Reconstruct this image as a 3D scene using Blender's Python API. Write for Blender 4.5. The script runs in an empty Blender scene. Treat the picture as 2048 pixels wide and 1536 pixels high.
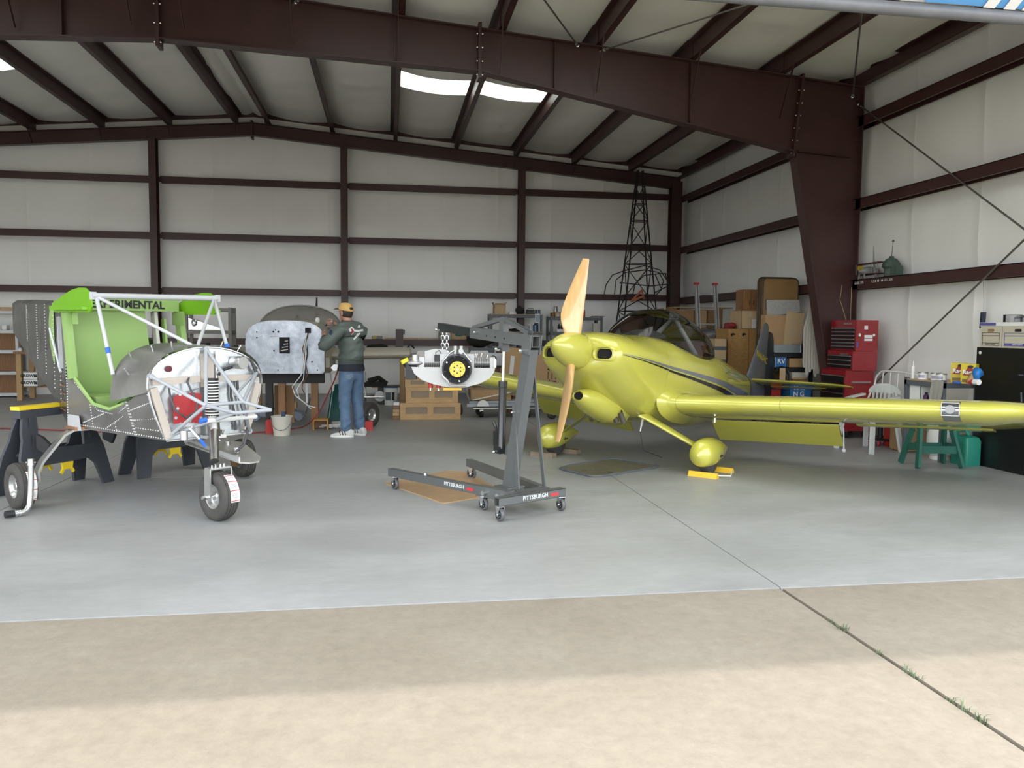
import bpy, bmesh, math, random
from mathutils import Matrix, Vector
V = Vector
random.seed(7)
SC = bpy.context.scene
COL = SC.collection
PI = math.pi

# ------------------------------------------------------------------ camera
F_PX, YAW, PITCH, ROLL, CAMZ = 1605.19, 0.153901, -0.0682107, 0.0087607, 1.45
def cam_axes():
    fw = V((math.sin(YAW), math.cos(YAW), 0)); rt = V((math.cos(YAW), -math.sin(YAW), 0)); up = V((0, 0, 1))
    f2 = fw*math.cos(PITCH) + up*math.sin(PITCH); u2 = up*math.cos(PITCH) - fw*math.sin(PITCH)
    return rt*math.cos(ROLL) + u2*math.sin(ROLL), u2*math.cos(ROLL) - rt*math.sin(ROLL), f2
RT, UP, FW = cam_axes()
CP = V((0, 0, CAMZ))
cd = bpy.data.cameras.new('camera'); cam = bpy.data.objects.new('camera', cd); COL.objects.link(cam)
cd.sensor_fit = 'HORIZONTAL'; cd.sensor_width = 36.0; cd.lens = 36.0*F_PX/2048.0
cd.clip_start = 0.05; cd.clip_end = 400
cam.matrix_world = Matrix(((RT.x, UP.x, -FW.x, CP.x), (RT.y, UP.y, -FW.y, CP.y), (RT.z, UP.z, -FW.z, CP.z), (0, 0, 0, 1)))
SC.camera = cam

# ------------------------------------------------------------------ sky, sun, exposure
wd = bpy.data.worlds.new('world'); SC.world = wd; wd.use_nodes = True
bg = wd.node_tree.nodes['Background']
bg.inputs[0].default_value = (0.91, 0.955, 1.0, 1); bg.inputs[1].default_value = 5.3
sl = bpy.data.lights.new('sun', 'SUN'); sun = bpy.data.objects.new('sun', sl); COL.objects.link(sun)
sl.energy = 2.5; sl.angle = math.radians(1.3); sl.color = (1.0, 0.95, 0.86)
sun.rotation_euler = (math.radians(16), 0, 0); sun.location = (0, -10, 30)
SC.view_settings.view_transform = 'Standard'; SC.view_settings.look = 'None'
SC.view_settings.exposure = 0.0; SC.view_settings.gamma = 1.0
SC.view_settings.use_curve_mapping = False

# ------------------------------------------------------------------ helpers
def ray(x, y): return RT*((x-1024)/F_PX) - UP*((y-768)/F_PX) + FW
def fl(x, y, z=0.0):
    d = ray(x, y); return CP + d*((z-CP.z)/d.z)
def at(x, y, Y):
    d = ray(x, y); return CP + d*(Y/d.y)
def atX(x, y, X):
    d = ray(x, y); return CP + d*(X/d.x)
def pl(x, y, P, n):
    d = ray(x, y); P = V(P); n = V(n); return CP + d*((P-CP).dot(n)/d.dot(n))
def rz(a): return Matrix.Rotation(a, 4, 'Z')
def frame(o, ax, ay, az):
    return Matrix(((ax[0], ay[0], az[0], o[0]), (ax[1], ay[1], az[1], o[1]), (ax[2], ay[2], az[2], o[2]), (0, 0, 0, 1)))
def xf(loc, a=0): return Matrix.Translation(loc) @ rz(a)

class MB:
    def __init__(s, M=None): s.v = []; s.f = []; s.M = M
    def add(s, vs, fs):
        b = len(s.v)
        s.v += [(s.M @ V(p)) if s.M is not None else V(p) for p in vs]
        s.f += [tuple(b+i for i in f) for f in fs]
        return s
    def box(s, c, z, R=None):
        x, y, h = z[0]/2, z[1]/2, z[2]/2
        P = [V((i, j, k)) for k in (-h, h) for j in (-y, y) for i in (-x, x)]
        if R is not None:
            if isinstance(R, (int, float)): R = Matrix.Rotation(R, 3, 'Z')
            P = [R @ p for p in P]
        return s.add([p+V(c) for p in P], [(0, 2, 3, 1), (4, 5, 7, 6), (0, 1, 5, 4), (2, 6, 7, 3), (0, 4, 6, 2), (1, 3, 7, 5)])
    def bb(s, x0, x1, y0, y1, z0, z1): return s.box(((x0+x1)/2, (y0+y1)/2, (z0+z1)/2), (x1-x0, y1-y0, z1-z0))
    def bar(s, p, q, w, h=None, up=(0, 0, 1)):
        p = V(p); q = V(q); h = h or w; d = (q-p).normalized(); u = V(up)
        if abs(d.dot(u.normalized())) > .98: u = V((1, 0, 0))
        a = d.cross(u).normalized()*(w/2); b = a.cross(d).normalized()*(h/2)
        return s.add([e+i*a+j*b for e in (p, q) for i, j in ((-1, -1), (1, -1), (1, 1), (-1, 1))],
                     [(0, 1, 2, 3), (7, 6, 5, 4), (0, 4, 5, 1), (1, 5, 6, 2), (2, 6, 7, 3), (3, 7, 4, 0)])
    def tube(s, P, r, n=8, cap=True, closed=False):
        P = [V(p) for p in P]; m = len(P); R = list(r) if hasattr(r, '__len__') else [r]*m
        T = []
        for i in range(m):
            a = P[i-1] if (i > 0 or closed) else P[i]; b = P[(i+1) % m] if (i < m-1 or closed) else P[i]
            T.append((b-a).normalized())
        u = V((0, 0, 1)) if abs(T[0].z) < .9 else V((1, 0, 0))
        u = (u-T[0]*u.dot(T[0])).normalized(); vs = []
        for i in range(m):
            u = (u-T[i]*u.dot(T[i])).normalized(); w = T[i].cross(u)
            vs += [P[i]+(u*math.cos(2*PI*k/n)+w*math.sin(2*PI*k/n))*R[i] for k in range(n)]
        fs = []
        for i in range(m if closed else m-1):
            j = (i+1) % m
            fs += [(i*n+k, i*n+(k+1) % n, j*n+(k+1) % n, j*n+k) for k in range(n)]
        if cap and not closed: fs += [tuple(range(n))[::-1], tuple((m-1)*n+k for k in range(n))]
        return s.add(vs, fs)
    def lathe(s, pr, o=(0, 0, 0), ax=(0, 0, 1), n=20, a0=0, a1=2*PI):
        o = V(o); ax = V(ax).normalized(); u = V((1, 0, 0)) if abs(ax.x) < .9 else V((0, 1, 0))
        u = (u-ax*u.dot(ax)).normalized(); w = ax.cross(u); vs = []; full = abs(a1-a0-2*PI) < 1e-6
        nn = n if full else n+1
        for r, h in pr:
            r = max(r, 1e-5)
            vs += [o+ax*h+(u*math.cos(a0+(a1-a0)*k/n)+w*math.sin(a0+(a1-a0)*k/n))*r for k in range(nn)]
        fs = []
        for i in range(len(pr)-1):
            for k in range(n):
                k2 = (k+1) % nn
                fs.append((i*nn+k, i*nn+k2, (i+1)*nn+k2, (i+1)*nn+k))
        if full: fs += [tuple(range(n))[::-1], tuple((len(pr)-1)*n+k for k in range(n))]
        return s.add(vs, fs)
    def loft(s, R, c0=True, c1=True, closed=True):
        n = len(R[0]); vs = [p for r in R for p in r]; fs = []
        for i in range(len(R)-1):
            for k in range(n if closed else n-1):
                fs.append((i*n+k, i*n+(k+1) % n, (i+1)*n+(k+1) % n, (i+1)*n+k))
        if c0: fs.append(tuple(range(n))[::-1])
        if c1: fs.append(tuple((len(R)-1)*n+k for k in range(n)))
        return s.add(vs, fs)
    def prism(s, poly, o, ax, ay, th):
        o = V(o); ax = V(ax); ay = V(ay); nz = ax.cross(ay).normalized()*th; n = len(poly)
        a = [o+ax*x+ay*y for x, y in poly]
        return s.add(a+[p+nz for p in a], [tuple(range(n))[::-1], tuple(range(n, 2*n))]+[(k, (k+1) % n, n+(k+1) % n, n+k) for k in range(n)])
    def ell(s, c, r, R=None, n=14, m=9):
        c = V(c); vs = []; r = (r, r, r) if not hasattr(r, '__len__') else r
        for i in range(m+1):
            t = PI*i/m; k = max(math.sin(t), 1e-4)
            for j in range(n):
                p = V((r[0]*k*math.cos(2*PI*j/n), r[1]*k*math.sin(2*PI*j/n), r[2]*math.cos(t)))
                vs.append(c+(R @ p if R is not None else p))
        return s.add(vs, [(i*n+j, (i+1)*n+j, (i+1)*n+(j+1) % n, i*n+(j+1) % n) for i in range(m) for j in range(n)])
    def grid(s, fn, nu, nv):
        vs = [fn(i/nu, j/nv) for i in range(nu+1) for j in range(nv+1)]
        return s.add(vs, [(i*(nv+1)+j, (i+1)*(nv+1)+j, (i+1)*(nv+1)+j+1, i*(nv+1)+j+1) for i in range(nu) for j in range(nv)])
    def go(s, name, m, par=None, sm=38, label=None, kind=None):
        me = bpy.data.meshes.new(name)
        off = ORG.get(par.name, V((0, 0, 0))) if par else V((0, 0, 0))
        me.from_pydata([tuple(p-off) for p in s.v], [], s.f)
        b = bmesh.new(); b.from_mesh(me); bmesh.ops.recalc_face_normals(b, faces=b.faces); b.to_mesh(me); b.free()
        if sm:
            me.polygons.foreach_set('use_smooth', [True]*len(me.polygons)); me.set_sharp_from_angle(angle=math.radians(sm))
        me.materials.append(m)
        o = bpy.data.objects.new(name, me); COL.objects.link(o)
        if par: o.parent = par; ORG[o.name] = off
        if label: o['label'] = label
        if kind: o['kind'] = kind
        return o
ORG = {}
def thing(name, label, cat, loc=(0, 0, 0), group=None):
    o = bpy.data.objects.new(name, None); COL.objects.link(o); o.location = loc; o.empty_display_size = .1
    o['label'] = label; o['category'] = cat
    if group: o['group'] = group
    ORG[o.name] = V(loc); return o
def tag(o, label, cat, group=None):
    o['label'] = label; o['category'] = cat
    if group: o['group'] = group
    return o
def solo(mb, name, m, label, cat, group=None, sm=38):
    """one-mesh thing, origin at the base centre"""
    lo = V((min(p.x for p in mb.v), min(p.y for p in mb.v), min(p.z for p in mb.v))); hi = V((max(p.x for p in mb.v), max(p.y for p in mb.v), 0))
    b = V(((lo.x+hi.x)/2, (lo.y+hi.y)/2, lo.z)); mb.v = [p-b for p in mb.v]
    o = mb.go(name, m, None, sm); o.location = b; ORG[o.name] = b
    return tag(o, label, cat, group)
def struct(o): o['kind'] = 'structure'; return o
def dup(root, loc, a=0, label=None, group=None):
    r = root.copy(); COL.objects.link(r); r.location = loc; r.rotation_euler = (0, 0, a)
    if label: r['label'] = label
    if group: r['group'] = group
    for ch in root.children:
        c = ch.copy(); COL.objects.link(c); c.parent = r
        for g in ch.children:
            d = g.copy(); COL.objects.link(d); d.parent = c
    return r
def text(body, name, m, par, o, ax, ay, size, ext=.001, align='CENTER', bold=0):
    """flat lettering: text curve converted to a mesh lying in the plane o, ax, ay"""
    cu = bpy.data.curves.new(name, 'FONT'); cu.body = body; cu.size = size; cu.extrude = ext; cu.align_x = align; cu.align_y = 'CENTER'; cu.offset = bold; cu.resolution_u = 2
    t = bpy.data.objects.new(name, cu); COL.objects.link(t)
    bpy.context.view_layer.update()
    me = bpy.data.meshes.new_from_object(t.evaluated_get(bpy.context.evaluated_depsgraph_get()))
    bpy.data.objects.remove(t); bpy.data.curves.remove(cu)
    ax = V(ax).normalized(); ay = V(ay); ay = (ay-ax*ay.dot(ax)).normalized(); az = ax.cross(ay); off = ORG.get(par.name, V()) if par else V()
    me.transform(frame(V(o)-off, ax, ay, az)); me.materials.clear(); me.materials.append(m); me.name = name
    ob = bpy.data.objects.new(name, me); COL.objects.link(ob)
    if par: ob.parent = par; ORG[ob.name] = off
    return ob

# ------------------------------------------------------------------ materials
MT = {}
def mat(name, col, rough=.5, metal=0., var=0., vs=6., bump=0., bs=40., coat=0., stretch=None, col2=None, spec=.5, rvar=0., fine=0.):
    if name in MT: return MT[name]
    m = bpy.data.materials.new(name); m.use_nodes = True; nt = m.node_tree; N = nt.nodes; L = nt.links
    p = N['Principled BSDF']; p.inputs['Roughness'].default_value = rough; p.inputs['Metallic'].default_value = metal
    p.inputs['Specular IOR Level'].default_value = spec
    c = (*col, 1); p.inputs['Base Color'].default_value = c
    if coat: p.inputs['Coat Weight'].default_value = coat; p.inputs['Coat Roughness'].default_value = .05
    tc = N.new('ShaderNodeTexCoord'); mp = N.new('ShaderNodeMapping'); L.new(tc.outputs['Object'], mp.inputs[0])
    if stretch: mp.inputs['Scale'].default_value = stretch
    if var or col2 or rvar:
        nz = N.new('ShaderNodeTexNoise'); nz.inputs['Scale'].default_value = vs; nz.inputs['Detail'].default_value = 6; nz.inputs['Roughness'].default_value = .62
        L.new(mp.outputs[0], nz.inputs['Vector'])
        if var or col2:
            r = N.new('ShaderNodeValToRGB'); a = c; b = (*(col2 or tuple(min(1, k*(1+var)) for k in col)), 1)
            if not col2: a = (*(k*(1-var) for k in col), 1)
            r.color_ramp.elements[0].color = a; r.color_ramp.elements[1].color = b
            r.color_ramp.elements[0].position = .3; r.color_ramp.elements[1].position = .7
            L.new(nz.outputs['Fac'], r.inputs[0]); co = r.outputs[0]
            if fine:
                n2 = N.new('ShaderNodeTexNoise'); n2.inputs['Scale'].default_value = vs*9; n2.inputs['Detail'].default_value = 8; n2.inputs['Roughness'].default_value = .75; L.new(mp.outputs[0], n2.inputs['Vector'])
                m2 = N.new('ShaderNodeMapRange'); m2.inputs['From Min'].default_value = .3; m2.inputs['From Max'].default_value = .7; m2.inputs['To Min'].default_value = 1-fine; m2.inputs['To Max'].default_value = 1+fine; L.new(n2.outputs['Fac'], m2.inputs[0])
                mx = N.new('ShaderNodeMix'); mx.data_type = 'RGBA'; mx.blend_type = 'MULTIPLY'; mx.inputs[0].default_value = 1; L.new(co, mx.inputs[6]); L.new(m2.outputs[0], mx.inputs[7]); co = mx.outputs[2]
            L.new(co, p.inputs['Base Color'])
        if rvar:
            mr = N.new('ShaderNodeMapRange'); mr.inputs['From Min'].default_value = .3; mr.inputs['From Max'].default_value = .7
            mr.inputs['To Min'].default_value = rough-rvar; mr.inputs['To Max'].default_value = rough+rvar
            L.new(nz.outputs['Fac'], mr.inputs[0]); L.new(mr.outputs[0], p.inputs['Roughness'])
    if bump:
        nb = N.new('ShaderNodeTexNoise'); nb.inputs['Scale'].default_value = bs; nb.inputs['Detail'].default_value = 4; L.new(mp.outputs[0], nb.inputs['Vector'])
        bp = N.new('ShaderNodeBump'); bp.inputs['Strength'].default_value = bump; bp.inputs['Distance'].default_value = .02
        L.new(nb.outputs['Fac'], bp.inputs['Height']); L.new(bp.outputs[0], p.inputs['Normal'])
    MT[name] = m; return m
def glass(name, tint, refl=.12, rough=.02):
    m = bpy.data.materials.new(name); m.use_nodes = True; nt = m.node_tree; N = nt.nodes; L = nt.links
    N.remove(N['Principled BSDF']); out = N['Material Output']
    tr = N.new('ShaderNodeBsdfTransparent'); tr.inputs[0].default_value = (*tint, 1)
    gl = N.new('ShaderNodeBsdfGlossy'); gl.inputs['Roughness'].default_value = rough
    lw = N.new('ShaderNodeFresnel'); lw.inputs[0].default_value = 1.4
    mx = N.new('ShaderNodeMixShader'); L.new(lw.outputs[0], mx.inputs[0]); L.new(tr.outputs[0], mx.inputs[1]); L.new(gl.outputs[0], mx.inputs[2]); L.new(mx.outputs[0], out.inputs[0])
    MT[name] = m; return m
def translucent(name, col):
    m = bpy.data.materials.new(name); m.use_nodes = True; nt = m.node_tree; N = nt.nodes; L = nt.links
    N.remove(N['Principled BSDF']); out = N['Material Output']
    a = N.new('ShaderNodeBsdfTranslucent'); a.inputs[0].default_value = (*col, 1); b = N.new('ShaderNodeBsdfDiffuse'); b.inputs[0].default_value = (*col, 1)
    mx = N.new('ShaderNodeMixShader'); mx.inputs[0].default_value = .3; L.new(a.outputs[0], mx.inputs[1]); L.new(b.outputs[0], mx.inputs[2]); L.new(mx.outputs[0], out.inputs[0])
    MT[name] = m; return m
def dusty(name, col, clear):
    m = bpy.data.materials.new(name); m.use_nodes = True; nt = m.node_tree; N = nt.nodes; L = nt.links; out = N['Material Output']; p = N['Principled BSDF']
    p.inputs['Base Color'].default_value = (*col, 1); p.inputs['Roughness'].default_value = .3
    tr = N.new('ShaderNodeBsdfTransparent'); mx = N.new('ShaderNodeMixShader'); mx.inputs[0].default_value = clear
    L.new(p.outputs[0], mx.inputs[1]); L.new(tr.outputs[0], mx.inputs[2]); L.new(mx.outputs[0], out.inputs[0]); MT[name] = m; return m
VINYL = mat('vinyl_insulation', (.88, .87, .845), .36, var=.02, vs=1.5, bump=.25, bs=3, stretch=(1, 1, .6))
VINYLC = mat('vinyl_ceiling', (.88, .865, .82), .45, var=.02, vs=1.5, bump=.35, bs=2.2, stretch=(2.2, .5, 1))
STEEL = mat('red_oxide_steel', (.055, .022, .020), .42, var=.12, vs=3)
CONC = mat('grey_concrete', (.285, .287, .285), .44, col2=(.345, .347, .345), vs=1.3, bump=.06, bs=70, stretch=(.55, 1.2, 1), rvar=.1, fine=.10)
APR = mat('beige_concrete', (.222, .188, .146), .85, col2=(.262, .226, .18), vs=1.6, bump=.12, bs=120, fine=.13)
YEL = mat('yellow_paint', (.50, .478, .078), .24, coat=.8, var=.02)
GRY = mat('grey_paint', (.15, .155, .175), .35, coat=.3)
BLK = mat('black_plastic', (.012, .012, .013), .5)
BLKG = mat('black_gloss', (.010, .010, .010), .25)
RUB = mat('tyre_rubber', (.055, .051, .048), .75, var=.2, vs=20)
ALU = mat('bare_aluminium', (.62, .62, .61), .33, .9, var=.08, vs=4, rvar=.08)
ALUD = mat('dull_aluminium', (.36, .35, .34), .36, .85, var=.16, vs=3.5, rvar=.1)
GALV = mat('bright_galvanised', (.58, .615, .64), .30, .75, var=.06, vs=5, rvar=.1, bump=.1, bs=7)
CHR = mat('zinc_plated', (.75, .77, .78), .22, 1.)
WHT = mat('white_paint', (.50, .51, .525), .4)
GTUBE = mat('grey_tube_paint', (.36, .38, .41), .4)
LGRN = mat('light_green_primer', (.30, .46, .15), .5, var=.03)
BGRN = mat('bright_green_paint', (.17, .43, .008), .38)
BLUE = mat('blue_tape', (.03, .13, .55), .6)
RED = mat('red_plastic', (.45, .03, .025), .5)
WOOD = mat('pine_wood', (.47, .29, .13), .6, col2=(.60, .40, .20), vs=5, stretch=(1.2, 1.2, 12))
DWOOD = mat('dark_wood', (.20, .095, .035), .5, col2=(.30, .15, .06), vs=5, stretch=(12, 1, 1))
CARD = mat('cardboard', (.40, .255, .13), .8, var=.06, vs=3)
CARDL = mat('pale_cardboard', (.50, .36, .21), .8, var=.05, vs=3)
CARDD = mat('brown_cardboard', (.27, .155, .07), .8, var=.08, vs=3)
PLY = mat('plywood', (.42, .27, .15), .6, col2=(.54, .37, .22), vs=4, stretch=(10, 1, 1))
WPL = mat('white_plastic', (.76, .76, .74), .45)
GREYM = mat('grey_shelf_metal', (.10, .11, .125), .45)
HOIST = mat('hoist_grey_paint', (.100, .105, .104), .4, var=.05, vs=5)
PAPER = mat('white_paper', (.78, .78, .76), .7)
# ------------------------------------------------------------------ setting: slabs, walls, roof, open door
RX, XR, XL, YB, YD = -2.80, 6.85, -12.45, 18.05, 4.18     # ridge, right wall, left wall, back wall, door line
def roofz(x): return 5.97 - .0845*abs(x-RX)
def raftz(x): return roofz(x) - .26
fb = MB(); fb.bb(XL-.2, XR+.2, YD, YB+.2, -.30, -.05)
floor = struct(fb.go('floor', CONC))
xs = [XL-.2, -8.2, -3.0, 2.2, XR+.2]; ys = [YD, 8.05, 12.3, YB+.2]
for i in range(4):
    for j in range(3):
        g = .004; MB().bb(xs[i]+g, xs[i+1]-g, ys[j]+(g*.6 if j else 0), ys[j+1]-g*.6, -.05, 0).go('slab', CONC, floor)
ap = MB(); ap.bb(-45, 45, -60, YD-.012, -.30, -.06)
apron = struct(ap.go('apron', mat('joint_filler', (.09, .08, .065), .9))); apron['label'] = 'beige concrete apron outside the hangar door'
for x0, x1 in ((-45, -8.2), (-8.2, -3.0), (-3.0, 2.2), (2.2, 7.4), (7.4, 45)):
    for y0, y1 in ((-60, -7), (-7, -1.2), (-1.2, YD-.012)):
        MB().bb(x0+.012, x1-.012, y0+.012, y1, -.06, -.003).go('slab', APR, apron)

# back wall: vinyl faced insulation bulging between girts
GZ = [0, 1.14, 2.20, 3.34, 4.50, 5.9]
def bulge(z):
    for a, b in zip(GZ, GZ[1:]):
        if a <= z <= b: return math.sin(PI*(z-a)/(b-a))**.6
    return 0
def seam(t, per=1.22, w=.02):
    d = abs((t+per/2) % per-per/2); return max(0, 1-d/w)
def wallgrid(f, t0, t1, zt, nt, nz):
    ts = sorted(set([t0+(t1-t0)*i/nt for i in range(nt+1)]+[t for k in range(int((t1-t0)/1.22)+2) for t in ((math.floor(t0/1.22)+k)*1.22+e for e in (-.02, 0, .02)) if t0 < t < t1]))
    vs = []; n = nz+1
    for t in ts:
        for j in range(n):
            z = zt(t)*j/nz; vs.append(f(t, z, bulge(z)*.05*(1+.3*math.sin(t*2.3+z)) + .006*seam(t)+.006*math.sin(t*9.1+3*math.sin(z*1.7+t))))
    return vs, [(i*n+j, (i+1)*n+j, (i+1)*n+j+1, i*n+j+1) for i in range(len(ts)-1) for j in range(nz)]
m = MB(); m.add(*wallgrid(lambda t, z, b: (t, YB+.02-b, z), XL, XR+.03, lambda t: roofz(t)+.05, 90, 60))
wb = struct(m.go('wall_back', VINYL, None, 60))
m = MB(); m.add(*wallgrid(lambda t, z, b: (XR+.02-b, t, z), YD-.05, YB+.05, lambda t: roofz(XR)+.05, 70, 50))
wr = struct(m.go('wall_right', VINYL, None, 60))
m = MB(); m.add(*wallgrid(lambda t, z, b: (XL-.02+b, t, z), YD-.05, YB+.05, lambda t: roofz(XL)+.05, 40, 30))
wl = struct(m.go('wall_left', VINYL, None, 60))
def ibeam(mb, p, q, d, w, tf=.012, up=(0, 1, 0)):
    """rolled I section from p to q; d along up, flange width w"""
    p = V(p); q = V(q); t = (q-p).normalized(); u = V(up); u = (u-t*u.dot(t)).normalized()
    mb.bar(p, q, tf*.8, d, u); mb.bar(p+u*d/2, q+u*d/2, w, tf, u); mb.bar(p-u*d/2, q-u*d/2, w, tf, u); return mb
cols = [-8.64, -4.78, -.92, 2.94]
for x in cols:
    c = ibeam(MB(), (x, 17.80, 0), (x, 17.80, raftz(x)-.24), .22, .14).go('column', STEEL, wb)
    for gz in GZ[1:5]: MB().bb(x-.14, x+.14, 17.915, 17.92, gz-.05, gz+.05).go('girt_clip', STEEL, c)
    for gz in GZ[1:5]:
        for e in (-.11, .11): MB().ell((x+e, 17.912, gz+.02), .012, n=6, m=4).go('bolt', CHR, c)
ce = ibeam(MB(), (6.50, 17.80, 0), (6.50, 17.80, raftz(6.5)-.1), .24, .24).go('column', STEEL, wb)
gx = [XL]+cols+[6.5]
for gz in GZ[1:5]:
    for a, b in zip(gx, gx[1:]):
        g = MB(); e = .10
        g.bb(a+e, b-e, 17.99, 18.0, gz-.065, gz+.065); g.bb(a+e, b-e, 17.88, 17.99, gz+.055, gz+.065); g.bb(a+e, b-e, 17.88, 17.89, gz-.055, gz+.065); g.bb(a+e+.06, b-e-.06, 17.88, 17.90, gz-.072, gz-.055)
        g.go('girt', STEEL, wb)
# end-wall rafter with its splice plate at the ridge
def yrafter(mb, Y, X0, X1, zt, zb, w=.16, tf=.014, n=1):
    """tapered rafter web and flanges in plane Y; zt, zb are top/bottom height functions"""
    for i in range(n):
        a = X0+(X1-X0)*i/n; b = X0+(X1-X0)*(i+1)/n
        P = [V((a, Y, zb(a))), V((b, Y, zb(b))), V((b, Y, zt(b))), V((a, Y, zt(a)))]
        t = V((0, .005, 0)); mb.add([p-t for p in P]+[p+t for p in P], [(0, 1, 2, 3), (7, 6, 5, 4), (0, 4, 5, 1), (1, 5, 6, 2), (2, 6, 7, 3), (3, 7, 4, 0)])
        mb.bar(P[0], P[1], w, tf, (0, 0, 1)); mb.bar(P[3], P[2], w, tf, (0, 0, 1))
    return mb
for sx, ex in ((RX, 6.62), (RX, XL+.2)):
    yrafter(MB(), 17.80, sx, ex, raftz, lambda x: raftz(x)-.25, .15).go('end_rafter', STEEL, wb)
MB().bb(RX-.02, RX+.02, 17.70, 17.90, raftz(RX)-.33, raftz(RX)+.04).go('ridge_splice_plate', STEEL, wb)
for sg, ex in ((1, XR), (-1, XL)):        # rake angle under the roof edge
    MB().bar((RX, 17.94, roofz(RX)-.05), (ex, 17.94, roofz(ex)-.05), .03, .09).go('rake_angle', STEEL, wb)
# right wall girts, eave strut, tapered column
for gz in (1.14, 2.13, 3.27, 4.42):
    for y0, y1 in ((YD+.05, 10.72), (10.60, 17.72)):
        if gz < 1.5 and y0 < 8: continue
        g = MB(); dz = 0 if y0 < 8 else .001
        g.bb(6.77, 6.785, y0, y1, gz-.07+dz, gz+.07+dz); g.bb(6.60, 6.77, y0, y1, gz+.06+dz, gz+.07+dz); g.bb(6.60, 6.612, y0, y1, gz-.05+dz, gz+.07+dz); g.bb(6.60, 6.63, y0, y1, gz-.07+dz, gz-.05+dz)
        g.go('girt', STEEL, wr)
for y0, y1 in ((YD, 10.75), (10.75, 17.9)):
    g = MB(); z = roofz(6.7)
    g.bb(6.68, 6.69, y0, y1, z-.24, z-.01); g.bb(6.58, 6.68, y0, y1, z-.24, z-.228); g.bb(6.58, 6.68, y0, y1, z-.03, z-.018); g.bb(6.58, 6.592, y0, y1, z-.235, z-.20)
    g.go('eave_strut', STEEL, wr)
FY = 10.80                                   # main frame plane
def rbot(x):
    for (a, za), (b, zb_) in (((RX, 5.00), (1.20, 4.83)), ((1.20, 4.83), (5.66, 3.98))):
        if a <= x <= b: return za+(zb_-za)*(x-a)/(b-a)
    return 5.0
def rbotL(x): return 5.0-.0425*(RX-x) if x > -6.8 else 4.83-.19*(-6.8-x)
raf = []
for a, b in ((RX, 1.20), (1.20, 5.66)):
    raf.append(yrafter(MB(), FY, a, b, raftz, rbot, .19, .016).go('main_rafter', STEEL, None))
raf.append(yrafter(MB(), FY, RX, -6.8, raftz, rbotL, .19, .016).go('main_rafter', STEEL, None))
raf.append(yrafter(MB(), FY, -6.8, XL+1, raftz, rbotL, .19, .016).go('main_rafter', STEEL, None))
# tapered column with haunch, cap and stiffener
def cin(z): return 5.66+(6.42-5.66)*(3.98-z)/3.98
kc = MB()
P = [(cin(0), 0), (6.66, 0), (6.66, raftz(6.66)), (5.66, raftz(5.66)), (5.66, 3.98)]
kc.prism([(x, z) for x, z in P], (0, FY+.005, 0), (1, 0, 0), (0, 0, 1), .010)
kc.bar((6.66, FY, 0), (6.66, FY, raftz(6.66)), .20, .016, (1, 0, 0)); kc.bar((cin(0), FY, 0), (5.66, FY, 3.98), .20, .016, (1, 0, 0))
kc.bar((5.60, FY, raftz(5.6)), (6.66, FY, raftz(6.66)), .19, .016)
col = kc.go('tapered_column', STEEL, wr)
MB().bar((5.70, FY-.05, 3.98), (6.5, FY-.05, 3.93), .09, .012).go('stiffener', STEEL, col)
MB().bar((5.63, FY, 3.90), (5.74, FY, raftz(5.7)+.05), .20, .03, (1, 0, 0)).go('splice_plate', STEEL, col)
for k in range(7):
    t = k/6; x = 5.63+.11*t; z = 3.95+t*(raftz(5.7)-3.95)
    for e in (-.03, .035): MB().ell((x+e, FY-.07, z), (.014, .012, .012), n=6, m=4).go('bolt', CHR, col)
# ceiling sheets, sagging between purlins, with two seen skylights and others added for light
PX = [RX+.30+1.318*k for k in range(8)]       # right of the ridge
PXL = [RX-.30-1.318*k for k in range(8)]
ce_b = MB()
def csheet(mb, x0, x1, y0, y1):
    ny = max(2, int((y1-y0)/.10)); nx = 8
    def f(i, j):
        x = x0+(x1-x0)*j; y = y0+(y1-y0)*i; s = math.sin(PI*j)
        c = seam(y+.35*math.sin(x*3)*.25, 1.22, .06)
        return (x, y, roofz(x)-s*(.055+.02*math.sin(y*1.9+x)+.008*math.sin(y*7+x*2))-.014*c*s)
    mb.grid(f, ny, nx)
SKY = [(PX[2], PX[3], 13.72, 14.58), (PX[3], PX[4], 13.60, 14.36)]
SKY_ADDED = [(PXL[k_+1], PXL[k_], 5.2, 8.6) for k_ in range(1, 6)]+[(PX[k_], PX[k_+1], 5.2, 8.4) for k_ in range(1, 5)]+[(PXL[3], PXL[2], 13.7, 14.6), (PXL[4], PXL[3], 13.7, 14.6), (PXL[5], PXL[4], 13.7, 14.6)]  # added skylights, out of view but for a left-edge sliver, brighten the interior
bays = list(zip([RX]+PX[:-1], PX[:-1]+[XR+.05])); bays += [(b, a) for a, b in zip([RX]+PXL[:-1], PXL[:-1]+[XL-.05])]
def inset(x0, x1): return x0+.05, x1-.05
holes = []
for x0, x1, y0, y1 in SKY+SKY_ADDED: holes.append((x0, x1, y0, y1))
for x0, x1 in bays:
    hs = sorted((h[2], h[3]) for h in holes if abs(h[0]-x0) < .05 and abs(h[1]-x1) < .05)
    y = YD-.03
    for a, b in hs: csheet(ce_b, x0, x1, y, a); y = b
    csheet(ce_b, x0, x1, y, YB+.05)
ceil = struct(ce_b.go('ceiling', VINYLC, None, 70))
TRL = translucent('skylight_fibreglass', (.86, .86, .78))
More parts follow.
